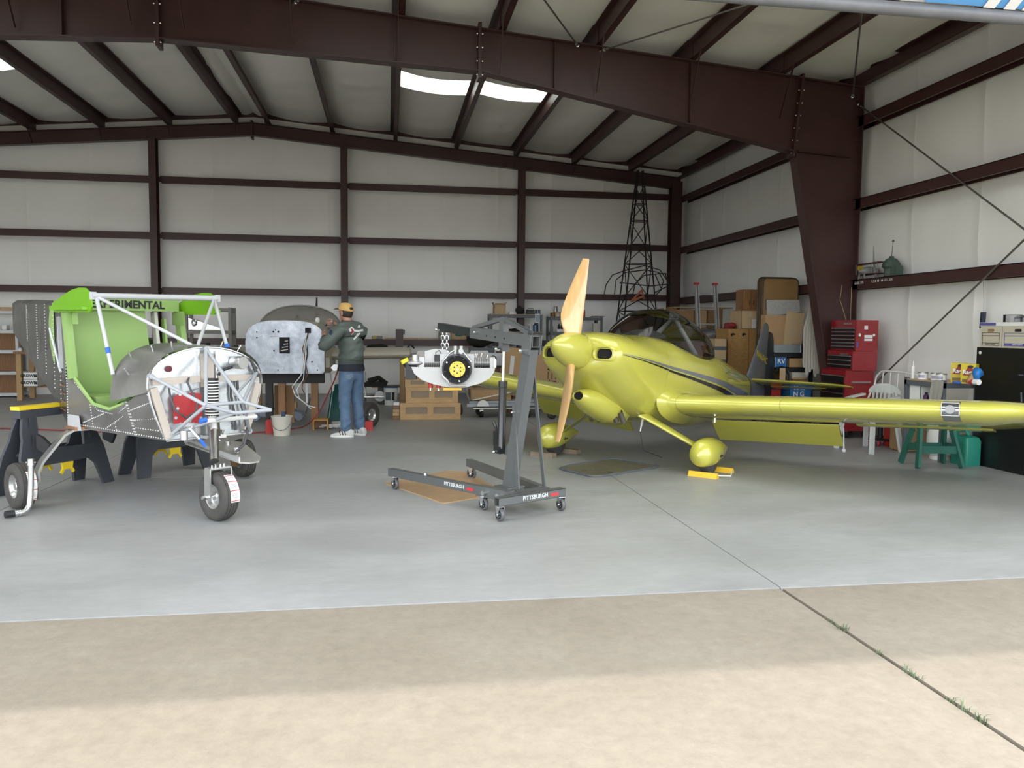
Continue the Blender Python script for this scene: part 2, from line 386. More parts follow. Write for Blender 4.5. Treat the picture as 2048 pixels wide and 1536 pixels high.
for k, (x0, x1, y0, y1) in enumerate(holes):
    m = MB()
    def f(i, j, x0=x0, x1=x1, y0=y0, y1=y1):
        x = x0+(x1-x0)*j; y = y0-.05+(y1-y0+.1)*i
        return (x, y, roofz(x)+.03+.008*math.sin(y*42))
    m.grid(f, 40, 4); m.go('seen_and_added_skylight', TRL, ceil, 60)
    fr = MB()                                # facing folded up round the opening
    for yy in (y0, y1):
        fr.grid(lambda i, j, yy=yy, x0=x0, x1=x1: (x0+(x1-x0)*j, yy, roofz(x0+(x1-x0)*j)+.04-i*(.045+.06*math.sin(PI*j))), 1, 8)
    fr.go('seen_and_added_skylight_edge', VINYLC, ceil, 60)
def purlin(x, y0, y1, sg):
    g = MB(); z = roofz(x)-.02; zb = roofz(x)-.235
    g.bb(x-.006, x+.006, y0, y1, zb, z); g.bb(min(x, x+sg*.075), max(x, x+sg*.075), y0, y1, zb, zb+.008); g.bb(min(x, x-sg*.075), max(x, x-sg*.075), y0, y1, z-.008, z)
    a = x+sg*.075; g.bb(a-.005, a+.005, y0, y1, zb, zb+.025)
    return g
for X, sg in ((PX[:7], 1), (PXL[:7], -1)):
    for x in X:
        for y0, y1 in ((YD, 10.95), (10.65, 17.9)):
            pu_ = purlin(x+(.013 if y0 < 8 else 0), y0, y1, sg).go('purlin', STEEL, ceil, 0)
        MB().bar((x, FY-.45, roofz(x)-.22), (x+.01*sg, FY-.06, raftz(x)-.55 if abs(x-RX) < 3.5 else raftz(x)-.6), .045, .006, (1, 0, 0)).go('flange_brace', STEEL, ceil)
        MB().bar((x, 17.45, roofz(x)-.22), (x, 17.73, raftz(x)-.24), .04, .006, (1, 0, 0)).go('flange_brace', STEEL, ceil)
for o in raf: o.parent = ceil
for x in (RX, 1.20):
    zb_ = rbot(x)
    sp = MB().bb(x-.022, x+.022, FY-.10, FY+.10, zb_-.10, raftz(x)+.07).go('splice_plate', STEEL, ceil)
    for k in range(4):
        z = zb_-.05+(raftz(x)-zb_-.02)*k/3
        for e in (-.035, .035): MB().ell((x+e, FY-.07, z), (.016, .013, .013), n=6, m=4).go('bolt', CHR, sp)
for x, dz in ((-3.9, 0), (.1, 0), (2.2, 0), (4.1, 0)):
    MB().bb(x-.005, x+.005, FY-.09, FY-.006, (rbot(x) if x > RX else rbotL(x))+.02, raftz(x)-.02).go('web_stiffener', STEEL, ceil)
# bracing rods
ROD = mat('rod_steel', (.20, .19, .18), .4, .7)
def rod(p, q, par):
    p = V(p); q = V(q); o = MB().tube([p, q], .011, 8).go('brace_rod', ROD, par)
    d = (q-p).normalized(); MB().tube([p-d*.06, p+d*.03], .022, 8).tube([p+d*.03, p+d*.10], .016, 6).go('rod_end', CHR, o)
ra, rb_ = atX(1716, 208, 6.58), atX(2048, 458, 6.58); rod(ra, ra+(rb_-ra)*1.9, wr)
ra, rb_ = atX(1745, 772, 6.58), atX(2048, 480, 6.58); rod(ra, ra+(rb_-ra)*2.0, wr)
rz_ = lambda x: roofz(x)-.30
rod((2.86, 10.73, rz_(2.86)), (6.4, YD+.3, rz_(6.4)), ceil); rod((2.52, 10.73, rz_(2.52)), (-1.0, YD+.3, rz_(-1.)), ceil); rod((6.50, 10.73, rz_(6.5)-.12), (2.9, YD+.3, rz_(2.9)), ceil); rod((-1.15, 10.73, rz_(-1.15)), (2.4, YD+.3, rz_(2.4)), ceil)
# front wall around the opening, open bifold door hanging over it
DX0, DX1, DZ = -11.2, 6.3, 4.55
m = MB(); m.bb(XL-.1, DX0, YD-.12, YD, 0, roofz(DX0)); m.bb(DX1, XR+.1, YD-.12, YD, 0, roofz(DX1)); m.prism([(DX0, DZ), (DX1, DZ), (DX1, roofz(DX1)+.05), (RX, roofz(RX)+.05), (DX0, roofz(DX0)+.05)], (0, YD-.02, 0), (1, 0, 0), (0, 0, 1), .10)
wf = struct(m.go('wall_front', mat('painted_siding', (.62, .60, .56), .5), None, 0))
BY, BZ = 4.0, 3.155                           # bottom edge of the lower leaf
FYD, FZ = 1.95, 4.05                          # fold line
dr = struct(MB().prism([(0, 0), (1, 0), (1, .05), (0, .05)], (DX0, YD-.13, DZ), (DX1-DX0, 0, 0), V((0, FYD-YD, FZ+.35-DZ)).normalized(), V((0, FYD-YD, 0)).length*.001+.04).go('door_1', mat('door_steel', (.55, .56, .57), .45)))
dr['label'] = 'open bifold hangar door folded up over the opening'
SID = MT['door_steel']
MB().bar((( DX0+DX1)/2, YD-.13, DZ+.03), ((DX0+DX1)/2, FYD, FZ+.38), DX1-DX0, .05).go('upper_leaf', SID, dr)
MB().bar(((DX0+DX1)/2, FYD, FZ+.30), ((DX0+DX1)/2, BY, BZ+.06), DX1-DX0, .05).go('lower_leaf', SID, dr)
PIPE = mat('grey_pipe', (.13, .135, .145), .5, .2, var=.15, vs=8)
MB().tube([(DX0, BY, BZ), (DX1, BY, BZ)], .035, 12).go('bottom_pipe', PIPE, dr)
# banner on the lower leaf (only its lower edge is in the picture)
ld = V((0, FYD-BY, FZ+.30-BZ-.06)).normalized(); ln = V((0, -ld.z, ld.y)) if False else V((0, ld.z, -ld.y))
if ln.z > 0: ln = -ln
bo = V((3.75, BY, BZ+.06))+ld*.012+ln*.03
ban = MB().prism([(-.95, 0), (2.2, 0), (2.2, .9), (-.95, .9)], bo, (1, 0, 0), ld, .008).go('banner', mat('banner_blue', (.10, .33, .68), .5), dr)
text('flight', 'banner_lettering', PAPER, ban, bo+ld*.16+ln*.012+V((-.15, 0, 0)), (1, 0, 0), ld, .5, .002, bold=.012)
# ------------------------------------------------------------------ yellow low-wing aeroplane
PSI, TH = math.radians(45.4), math.radians(10.5)
HUB = CP + ray(1145, 700)*7.6
fwv = V((-math.sin(PSI), -math.cos(PSI), 0)); lfv = V((-fwv.y, fwv.x, 0)); upv = V((0, 0, 1))
AFT = -(fwv*math.cos(TH)+upv*math.sin(TH)); UPB = upv*math.cos(TH)-fwv*math.sin(TH)
AM = frame(HUB, AFT, lfv, UPB)                 # body frame: aft, left, up from the propeller hub
def ab(s, v, w): return AM @ V((s, v, w))
WL = fl(1416, 948); WR = fl(1111, 909)
Y = thing('aeroplane', 'yellow low-wing aeroplane with wooden propeller, bubble canopy and grey tail', 'aeroplane', (HUB.x, HUB.y, 0))
SEC = [(.075, .10, -.12, .27, -.01, 2.2), (.085, .145, -.165, .37, -.01, 2.3), (.12, .175, -.205, .42, -.02, 2.3), (.22, .215, -.265, .455, -.02, 2.3), (.40, .250, -.36, .475, -.03, 2.4), (.62, .275, -.45, .485, -.04, 2.5), (.85, .305, -.51, .495, -.05, 2.6), (1.02, .335, -.535, .505, -.05, 2.7),
       (1.3, .37, -.545, .525, -.05, 2.8), (1.56, .345, -.545, .54, -.05, 3.0), (1.9, .34, -.54, .545, -.05, 3.0), (2.25, .355, -.52, .54, -.02, 2.9), (2.55, .42, -.485, .515, 0, 2.6), (2.76, .455, -.45, .475, .02, 2.4), (3.28, .44, -.34, .37, .06, 2.3), (3.88, .42, -.20, .25, .12, 2.2), (4.57, .39, -.04, .12, .2, 2.1), (5.26, .36, .10, .04, .26, 2.)]
def sec_at(s):
    for a, b in zip(SEC, SEC[1:]):
        if a[0] <= s <= b[0]:
            t = (s-a[0])/(b[0]-a[0]); return tuple(x+(y-x)*t for x, y in zip(a, b))
    return SEC[0] if s < SEC[0][0] else SEC[-1]
def sgp(c, e): return math.copysign(abs(c)**e, c)
def spt(s, ph, off=0.):
    _, wt, wbt, b, wc, n = sec_at(s); c, q = math.cos(ph), math.sin(ph); e = 2/n
    w = wc+(wt-wc if q > 0 else wc-wbt)*sgp(q, e); v = b*sgp(c, e)
    # cylinder-bump fairing and lower cowl chin
    if .1 < s < 1.15:                         # blended cheek over the cylinder heads
        k = max(0, 1-((s-.60)/.52)**2)*math.exp(-((w-.065)/.115)**2)*min(1, abs(v)/.3)**2
        v += math.copysign(.050*k, v)
    if off:
        v += off*c; w += off*q
    return V((s, v, w))
NR = 48
def rings(ss, off=0.): return [[spt(s, 2*PI*k/NR, off) for k in range(NR)] for s in ss]
def dense(a, b, n): return [a+(b-a)*i/n for i in range(n+1)]
cowl = MB(AM); cs = [.075, .078, .085, .10, .12, .17]+dense(.22, 1.018, 12)
cowl.loft(rings(cs)); cowl = cowl.go('engine_cowl', YEL, None, 50)
# real inlet holes cut through the cowl front
def cut(obj, mb, name='cut'):
    c = mb.go(name, BLK, None, 0); bpy.context.view_layer.update()
    md = obj.modifiers.new('b', 'BOOLEAN'); md.operation = 'DIFFERENCE'; md.object = c; md.solver = 'EXACT'
    c.location = obj.matrix_world.inverted() @ V((0, 0, 0)) if False else (0, 0, 0)
    bpy.context.view_layer.update()
    me = bpy.data.meshes.new_from_object(obj.evaluated_get(bpy.context.evaluated_depsgraph_get()))
    obj.modifiers.clear(); old = obj.data; obj.data = me; bpy.data.meshes.remove(old); bpy.data.objects.remove(c)
    me.polygons.foreach_set('use_smooth', [True]*len(me.polygons)); me.set_sharp_from_angle(angle=math.radians(40))
def rrect(w, h, r, n=5):
    P = []
    for cx, cy, a in ((w-r, h-r, 0), (-w+r, h-r, PI/2), (-w+r, -h+r, PI), (w-r, -h+r, 3*PI/2)):
        P += [(cx+r*math.cos(a+PI/2*k/n), cy+r*math.sin(a+PI/2*k/n)) for k in range(n+1)]
    return P
for sg in (1, -1):
    P = rrect(.084, .048, .042)
    cut(cowl, MB(AM).loft([[V((d, sg*.295+x, -.015+y)) for x, y in P] for d in (-.3, .30)]))
cowl.data.transform(Matrix.Translation(-ORG[Y.name])); cowl.parent = Y; ORG[cowl.name] = ORG[Y.name]
SCOOP = [(-.02, .03), (.0, .055), (.05, .085), (.2, .14), (.45, .18), (.75, .14), (1.0, .04)]
for sg in (1, -1):
    lip = MB(AM); P = rrect(.088, .052, .045)
    def inl(dx, k, d): return [V((.02+d+.30*max(0, abs(sg*.295+x*k)-.30), sg*.295+x*k, -.015+y*k)) for x, y in P]
    lip.loft([inl(0, 1.62, .13), inl(0, 1.5, .075), inl(0, 1.3, .045), inl(0, 1.12, .038), inl(0, 1.0, .05), inl(0, .97, .08)], False, False)
    ring_ = lip.go('inlet_lip', YEL, cowl, 60)
    MB(AM).loft([inl(0, 1.0, .085), inl(0, .98, .12)]).go('inlet_shade_plug', mat('inlet_shade_black', (.006, .006, .006), .9), ring_)  # near-black plug stands in for the shade inside the inlet
sc = MB(AM)
sc.loft([[V((.20+s, r*1.15*math.cos(2*PI*k/24), -.415-.10*s+r*.95*math.sin(2*PI*k/24))) for k in range(24)] for s, r in ((.05, .03), (.0, .035), (-.015, .05), (.0, .062), (.05, .085), (.2, .13), (.45, .17), (.75, .15), (.95, .05))], True, True)
sco = sc.go('air_scoop', YEL, cowl, 60)
MB(AM).loft([[V((.185+d, r*1.15*math.cos(2*PI*k/16), -.414+r*math.sin(2*PI*k/16))) for k in range(16)] for d, r in ((.002, .036), (.03, .033))]).go('scoop_shade_plug', MT['inlet_shade_black'], sco)  # same black plug as painted shade in the scoop mouth
fu = MB(AM); fu.loft(rings([1.022]+dense(1.06, 2.3, 12)+dense(2.4, 5.26, 26))); fus = fu.go('fuselage', YEL, Y, 50)
# painted stripes: thin film following the skin
def phi_at(s, w):
    _, wt, wbt, b, wc, n = sec_at(s); q = (w-wc)/(wt-wc if w > wc else wc-wbt); q = max(-1, min(1, q)); return math.asin(sgp(abs(q)**(n/2), 1))*(1 if q >= 0 else -1) if q >= 0 else -math.asin(abs(q)**(n/2))
def stripe(name, m, f0, f1, s0, s1, n=60, off=.003):
    for sg in (1, -1):
        mb = MB(AM); A = []
        for i in range(n+1):
            s = s0+(s1-s0)*i/n; row = []
            for j in range(5):
                w = f0(s)+(f1(s)-f0(s))*j/4; p = spt(s, phi_at(s, w), off)
                if s < 1.15: p.y += max(0, 1-((s-.52)/.42)**2)**.5*.0
                row.append(V((p.x, sg*p.y, p.z)))
            A.append(row)
        mb.loft(A, False, False, False); mb.go(name, m, fus, 60)
BSTR = mat('stripe_black', (.012, .012, .012), .3, coat=.4); GSTR = mat('stripe_grey', (.17, .18, .21), .3, coat=.4)
lo = lambda s: -.05-.01*s; t_ = lambda s: min(1, max(0, (s-.95)/3.15))
stripe('black_stripe', BSTR, lambda s: -.03-.035*t_(s)-.05*t_(s), lambda s: -.012-.01*t_(s), 1.03, 4.4)
stripe('grey_stripe', GSTR, lambda s: .000+.012*t_(s), lambda s: .022+.095*t_(s), 1.03, 4.22)
def cstripe(name, m, f0, f1):
    for sg in (1, -1):
        mb = MB(AM); A = []
        for i in range(31):
            s = .17+.85*i/30; row = []
            for j in range(4):
                w = f0(s)+(f1(s)-f0(s))*j/3; p = spt(s, phi_at(s, w), .004); row.append(V((s, sg*p.y, p.z)))
            A.append(row)
        mb.loft(A, False, False, False); mb.go(name, m, cowl, 60)
cstripe('black_stripe', BSTR, lambda s: -.010-.02*(s-.17), lambda s: -.006-.006*(s-.17)); cstripe('grey_stripe', GSTR, lambda s: .000, lambda s: .003+.022*(s-.17))
# grey tail cone paint
tl = MB(AM); tl.loft([[spt(s, 2*PI*k/NR, .004) for k in range(NR)] for s in dense(4.36, 5.26, 8)], False, True); tl.go('grey_tail_band', GRY, fus, 60)
# spinner and wooden propeller
sp = MB(AM); sp.lathe([(.175, .075), (.178, .06), (.172, 0), (.155, -.09), (.128, -.17), (.092, -.245), (.05, -.305), (.02, -.332), (.0, -.338)], (0, 0, 0), (1, 0, 0), 40); spn = sp.go('spinner', YEL, Y, 60)
for k in range(10): a = 2*PI*k/10+.3; MB(AM).ell((.045, .178*math.cos(a), .178*math.sin(a)), .005, n=6, m=4).go('screw', ALU, spn)
PWOOD = mat('propeller_maple', (.62, .36, .13), .28, coat=.7, col2=(.74, .48, .22), vs=3, stretch=(9, 9, 1.2))
def blade(sg):
    R = []
    for i in range(15):
        t = i/14; r = .10+.78*t
        c = .215*(.62+.75*min(1, t/.28) - .37*min(1, t/.28)**2)*(1-.72*max(0, t-.28)**1.25/.72**1.25*.98); th_ = .085*(1-t)**1.3+.014
        pit = math.radians(50-32*t); ring = []
        sweep = -c*.5+.075-.02*t
        for k in range(14):
            a = 2*PI*k/14; x = c*.5*math.cos(a)+sweep; y = th_*.5*math.sin(a)*(1.2 if math.sin(a) > 0 else .6)
            lat = x*math.cos(pit)-y*math.sin(pit); fo = x*math.sin(pit)+y*math.cos(pit)
            ring.append(V((-.02+fo, sg*lat, sg*r)))
        R.append(ring)
    return MB(AM @ Matrix.Rotation(math.radians(-1.5), 4, 'X')).loft(R)
for sg in (1, -1): blade(sg).go('propeller_blade', PWOOD, Y, 60)
# canopy, frame and cockpit
CG = glass('canopy_glass', (.82, .82, .80))
def fsurf(s, v):
    _, wt, wbt, bb_, wc, n = sec_at(s); k = min(1, abs(v)/bb_); return wc+(wt-wc)*(1-k**n)**(1/n)
CS0, CS1 = 1.02, 2.80
def cpt(s, a):
    t = min(1, max(0, (s-CS0)/(CS1-CS0))); b = .455*max(.0, math.sin(PI*(.08+.86*t)))**.42
    w0 = fsurf(s, b)-.012; top = sec_at(s)[1]+.415*max(0, math.sin(PI*t**.92))**.66
    return V((s, b*math.copysign(abs(math.cos(a))**.9, math.cos(a)), w0+(top-w0)*math.sin(a)**.85))
can = MB(AM); can.loft([[cpt(CS0+(CS1-CS0)*i/36, PI*k/28) for k in range(29)] for i in range(37)], False, False, False)
cano = can.go('canopy', CG, Y, 80)
for sg in (1, -1):
    rp = [cpt(CS0+(CS1-CS0)*i/24, 0 if sg > 0 else PI) for i in range(25)]
    MB(AM).tube(rp, .010, 8).go('canopy_rail', YEL, cano, 60)
MB(AM).tube([cpt(2.69, PI*k/20) for k in range(21)], .010, 8).go('canopy_rear_bow', GSTR, cano, 60)
MB(AM).tube([(1.95, .38, .28), (2.10, .03, .70)], .028, 10).tube([(1.95, -.38, .28), (2.10, -.03, .70)], .028, 10).tube([(2.10, .06, .705), (2.10, -.06, .705)], .03, 8).go('roll_bar', mat('roll_bar_grey', (.42, .44, .47), .4), Y, 60)
INT = mat('cockpit_interior', (.03, .03, .032), .8)
ci = MB(AM); ci.loft([[V((s, .36*x, fsurf(s, .36*x)+.006)) for x in dense(-1, 1, 10)] for s in dense(1.45, 2.55, 8)], False, False, False); ci.go('cockpit_well', INT, Y)
MB(AM).loft([[V((1.36, .34*x, .36+.10*(1-x*x))) for x in dense(-1, 1, 8)], [V((1.30, .34*x, .36)) for x in dense(-1, 1, 8)]], False, False, False).go('glare_shield', INT, Y)
for sg in (1, -1):
    st = MB(AM); st.loft([[V((2.10+.10*t+d, sg*.22+.15*x,   .30+.17*t)) for x, d in ((-1, 0), (-.8, -.03), (.8, -.03), (1, 0), (1, .06), (-1, .06))] for t in (0, .3, .7, .93, 1)]); st.go('seat_back', mat('seat_leather', (.11, .055, .04), .6), Y, 60)
# fin, rudder, tailplane
def airfoil(n=16, th=.12):
    P = []
    for i in range(n+1):
        x = .5*(1-math.cos(PI*i/n)); P.append((x, 5*th*(.2969*math.sqrt(x)-.126*x-.3516*x*x+.2843*x**3-.1036*x**4)))
    return P
def wingring(le, ch, th, pos, updir, chord, n=16, camber=.02):
    up_ = airfoil(n, th); R = []
    for x, y in up_[::-1]: R.append(V(pos)+V(chord)*(x*ch)+V(updir)*((y+camber*4*x*(1-x))*ch))
    for x, y in up_[1:-1]: R.append(V(pos)+V(chord)*(x*ch)+V(updir)*((-y+camber*4*x*(1-x))*ch))
    return R
fin = MB(AM); fin.loft([wingring(0, c, .10, (s, 0, w), (0, 1, 0), (1, 0, 0), camber=0) for s, w, c in ((4.42, .28, .88), (4.60, .42, .72), (4.79, .72, .53), (5.01, 1.10, .31), (5.08, 1.24, .23), (5.13, 1.28, .12))])
fn = fin.go('fin', GRY, Y, 50)
text('N4684C', 'registration', mat('yellow_lettering', (.62, .48, .05), .5), fn, ab(5.03, .040, .74), -fwv*1-upv*.30, upv, .14, .001)
MB(AM).loft([wingring(0, c, .09, (s, 0, w), (0, 1, 0), (1, 0, 0), camber=0) for s, w, c in ((5.32, .14, .36), (5.32, .45, .36), (5.32, .9, .31), (5.32, 1.10, .25), (5.32, 1.18, .18))]).go('rudder', mat('rudder_grey', (.03, .032, .035), .4), Y, 50)
for sg in (1, -1):
    hs = MB(AM); hs.loft([wingring(0, c, .09, (s, sg*v, .37), (0, 0, 1), (1, 0, 0), camber=0) for v, s, c in ((.06, 4.64, .68), (.6, 4.72, .59), (1.10, 4.82, .48), (1.25, 4.90, .38), (1.31, 4.99, .22))])
    hb = hs.go('tailplane', YEL, Y, 50)
    MB(AM).loft([wingring(0, c, .07, (5.32 if v < 1.12 else 5.24, sg*v, .37), (0, 0, 1), (1, 0, -.02), camber=0) for v, c in ((.10, .34), (1.10, .28), (1.12, .40), (1.31, .34))]).go('elevator', YEL, hb, 50)
# wings
INC = math.radians(1)
def wpos(v, sg):
    di = .036 if sg > 0 else .098
    return V((1.03, sg*v, -.345+di*(v-.5)))
for sg, vt in ((1, 3.27), (-1, 2.42)):
    ch = 1.45; cd_ = V((math.cos(INC), 0, -math.sin(INC))); ud = V((math.sin(INC), -sg*.05, math.cos(INC)))
    wm = MB(AM); wm.loft([wingring(0, ch*(1.06 if v < .6 else 1), .148 if v > .6 else .165, wpos(v, sg)-cd_*(.03 if v < .6 else 0), ud, cd_, 22) for v in (.42, .56, .62, 1.2, 2.0, vt)], True, True)
    wing = wm.go('wing', YEL, Y, 45, label=None)
    tp = MB(AM); vs_ = (0, .08, .17, .27, .36, .44, .50); cf = (1, .99, .95, .88, .78, .65, .48)
    tp.loft([wingring(0, ch*c, .148*(1-.2*k/6), wpos(vt+v, sg)+cd_*(ch*(1-c)*.80)+ud*(.07*(k/6)**1.5), ud, cd_, 22) for k, (v, c) in enumerate(zip(vs_, cf))], True, True)
    tip = tp.go('wing_tip', YEL, wing, 45)
    MB(AM).ell(wpos(vt+.2, sg)+cd_*.52+ud*.02, (.10, .035, .05), n=12, m=8).go('tip_lens', mat('lens_clear', (.62, .62, .58), .15, spec=.8), tip)
    # flap hanging down from the trailing edge, and aileron
    FA = math.radians(36); fdir = V((math.cos(FA), 0, -math.sin(FA))); fup = V((math.sin(FA), 0, math.cos(FA)))
    fm = MB(AM); hp = lambda v: wpos(v, sg)+cd_*(ch-.30)-ud*.045
    fm.loft([wingring(0, .345, .11, hp(v), fup, fdir, 10, 0) for v in (.55, 1.90)]); fm.go('flap', YEL, wing, 45)
    MB(AM).loft([wingring(0, .30, .10, wpos(v, sg)+cd_*(ch-.02), ud, cd_, 8, 0) for v in (2.0, vt-.04)]).go('aileron', YEL, wing, 45)
    for v in (.62, 1.22) if sg < 0 else (.62, 1.66): # skin joints, drawn as thin darker yellow lines
        mb = MB(AM); R = wingring(0, ch, .148, wpos(v, sg), ud, cd_, 22); mb.tube([p for p in R], .0022, 4, False, True); mb.go('skin_joint', mat('joint_dark_yellow', (.25, .22, .03), .6), wing, 60)
    if sg > 0:
        # landing light window let into the leading edge
        g = MB(AM); A = []
        for i in range(7):
            v = 2.99+.13*i/6; R = wingring(0, ch, .150, wpos(v, sg), ud, cd_, 40); k = 40; A.append([p-cd_*.004 for p in R[k-7:k+10]])
        g.loft(A, False, False, False); lw = g.go('landing_light', mat('light_reflector', (.40, .41, .42), .15, .9), wing, 60)
        MB(AM).tube([wpos(2.99, 1)-cd_*.004+ud*z for z in (.055, .02, -.03, -.05)]+[wpos(3.12, 1)-cd_*.004+ud*z for z in (-.05, -.03, .02, .055)], .004, 6, False, True).go('light_bezel', WHT, lw)
        MB(AM).lathe([(.0, 0), (.03, .002), (.036, .012)], wpos(3.055, 1)-cd_*.012, (-1, 0, 0), 16).go('lamp', mat('lamp_lens', (.22, .22, .22), .15), lw)
        MB(AM).tube([wpos(1.98, 1)+cd_*1.02-ud*.09, wpos(1.98, 1)+cd_*1.06-ud*.30], .007, 6).ell(wpos(1.98, 1)+cd_*1.06-ud*.31, .02).go('flap_pushrod', WHT, wing)
        MB(AM).tube([wpos(.86, 1)+cd_*.45-ud*.10, wpos(.86, 1)+cd_*.45-ud*.145], .012, 6).go('tie_down_ring', CHR, wing)
    # wing root fillet
    ff = MB(AM); ff.loft([wingring(0, ch*(1+.05*k), .16+.03*k, wpos(.60-.05*k, sg)-cd_*(.025*k)+ud*.004*k, ud, cd_, 22) for k in range(4)], False, False); ff.go('wing_fillet', YEL, wing, 60)
# undercarriage
def pant(c, name_leg, root):
    d = V((fwv.x, fwv.y, 0)); s_ = lfv; R = []
    L = MB()
    for i in range(17):
        t = i/16; x = .28-.80*t; r = (math.sin(PI*t**.55))**(.55 if t < .28 else .95) if 0 < t < 1 else .02
        zc = .215-.0*t; R.append([c+d*x+s_*(r*.135*math.cos(2*PI*k/20))+V((0, 0, zc+r*(.165 if math.sin(2*PI*k/20) > 0 else .135)*math.sin(2*PI*k/20))) for k in range(20)])
    p = L.loft(R).go('wheel_fairing', YEL, Y, 60)
    MB().lathe([(.0, -.062), (.10, -.06), (.155, -.045), (.165, 0), (.155, .045), (.10, .06), (.0, .062)], c+V((0, 0, .165)), s_, 28).go('tyre', RUB, Y, 50)
    for a, z, r_ in ((.0, .20, .018), (-.05, .195, .010)): MB().ell(c+d*a+s_*.127+V((0, 0, z)), r_, n=8, m=5).go('access_hole', BLK, p)
    a = root; b = c+V((0, 0, .24))-s_*(.06 if (root-c).dot(s_) < 0 else -.06)
    prof = []
    for i in range(9):
        t = i/8; q = a.lerp(b, t); w = .055*(1-.35*t) if t > .1 else .075
        prof.append([q+d*(w*1.35*math.cos(2*PI*k/16)*(1.0 if math.cos(2*PI*k/16) > 0 else 1.6))+(s_*.7+V((0, 0, .6)))*(.024*math.sin(2*PI*k/16)) for k in range(16)])
    MB().loft(prof).go('gear_leg', YEL, Y, 60)
pant(WL, 'gear_leg', ab(.98, .30, -.50)); pant(WR, 'gear_leg', ab(.98, -.30, -.50))
for s_, v_ in ((.74, -.20), (.78, -.14), (.66, .13), (.70, .19)):
    MB(AM).tube([(s_, v_, -.50), (s_+.10, v_, -.60)], .028, 12, False).go('exhaust_pipe', mat('exhaust_steel', (.20, .18, .16), .4, .8, var=.2), Y)
MB(AM).tube([(1.15, .22, -.53), (1.12, .22, -.66)], [.014, .006], 8).go('antenna_base', WPL, Y)
MB().tube([ab(1.12, .22, -.66), ab(1.2, .24, -.85), ab(1.42, .35, -.90)], .003, 5).go('whip_antenna', BLK, Y)
MB(AM).tube([(5.1, 0, .02), (5.33, 0, -.16)], .02, 8).go('tail_spring', GRY, Y)
tw = ab(5.36, 0, -.2); tw.z = .08
MB().lathe([(.0, -.02), (.06, -.022), (.08, -.012), (.08, .012), (.06, .022), (0, .02)], tw, lfv, 18).go('tail_wheel', RUB, Y)
MB().tube([ab(5.33, 0, -.16), tw], .016, 8).go('tail_wheel_fork', GRY, Y)
# chocks
def wedge(mb, c, d, L, w, h):
    d = V(d).normalized(); n = V((-d.y, d.x, 0))
    mb.prism([(-w/2, 0), (w/2, 0), (w*.18, h), (-w*.18, h)], V(c)-d*L/2, n, (0, 0, 1), -L if n.cross(V((0, 0, 1))).dot(d) < 0 else L); return mb
ych = mat('yellow_chock', (.75, .46, .03), .5)
c1 = thing('wheel_chock', 'pair of roped yellow wheel chocks under the nearer wheel of the yellow aeroplane', 'wheel chock', (WL.x, WL.y, 0))
for k, off_ in ((0, .19), (1, -.21)):
    wedge(MB(), WL+fwv*off_+lfv*.03, lfv, .30, .075, .05).go('chock_block', ych, c1, 0)
MB().tube([WL+fwv*.19+lfv*.17+V((0, 0, .03)), WL+lfv*.24+V((0, 0, .006)), WL-fwv*.21+lfv*.17+V((0, 0, .03))], .006, 6).go('rope', PAPER, c1)
oldw = mat('weathered_board', (.22, .17, .125), .85, var=.15, vs=8)
for k, off_, lb in ((0, .22, 'weathered wood block wedged in front of the far wheel of the yellow aeroplane'), (1, -.20, 'weathered wood block wedged behind the far wheel of the yellow aeroplane')):
    solo(MB().box(WR+fwv*off_+lfv*(-.02+.06*k)+V((0, 0, .025)), (.09, .30, .05), math.atan2(lfv.y, lfv.x)-PI/2), 'wood_chock', oldw, lb, 'wheel chock', 'wood chocks at the far wheel')
# ------------------------------------------------------------------ metal kit aeroplane fuselage on sawhorses
KO = V((-2.125, 7.395, 0)); klf = V((.76, .65, 0)).normalized(); kfw = V((klf.y, -klf.x, 0)); KV = .01
KM = frame(KO, kfw, klf, upv)                  # local: forward u, image-right v, up z
def K(u, v, z): return KM @ V((u, v, z))
def ku(x, y, u): return pl(x, y, K(u, 0, 0), kfw)
def kv(x, y, v): return pl(x, y, K(0, v, 0), klf)
k = thing('kit_aeroplane', 'unfinished metal kit aeroplane fuselage with green cabin and bare engine mount', 'aeroplane', (KO.x, KO.y, 0))
UF = 1.10
hw = [(.335, .585), (.375, .66), (.42, .78), (.455, .90), (.472, 1.0), (.468, 1.06), (.44, 1.12), (.385, 1.18), (.30, 1.23), (.20, 1.265), (.10, 1.285), (0, 1.29)]
outline = [(KV-a, z) for a, z in hw]+[(KV+a, z) for a, z in hw[::-1][1:]]
fwl = MB(KM).prism(outline, (UF, 0, 0), (0, 1, 0), (0, 0, 1), .004).go('firewall', GALV, k, 0)
MB(KM).tube([(UF+.012, a, z) for a, z in outline], .008, 6, False, True).go('firewall_flange', ALU, fwl)
CREAM = mat('cream_primer', (.50, .44, .38), .5)
def kbar(u, a, b, w, d, name='stiffener', m=CREAM, par=None):
    return MB().bar(K(u, *a), K(u, *b), d, w, kfw if False else (0, 0, 1)).go(name, m, par or fwl, 0)
for a, b in (((-.43, 1.035), (-.06, 1.045)), ((.09, 1.045), (.44, 1.035))): MB(KM).bar((UF+.02, a[0], a[1]), (UF+.02, b[0], b[1]), .035, .05).go('stiffener', CREAM, fwl, 0)
for sg in (-1, 1): MB(KM).bar((UF+.018, KV+sg*.325, .61), (UF+.018, KV+sg*.435, .99), .03, .055, (0, 1, 0)).go('edge_stiffener', CREAM, fwl, 0)
MB(KM).bb(UF+.004, UF+.03, -.075, -.06, .62, 1.26).bb(UF+.004, UF+.03, .07, .085, .62, 1.26).go('strut_channel', ALU, fwl, 0)
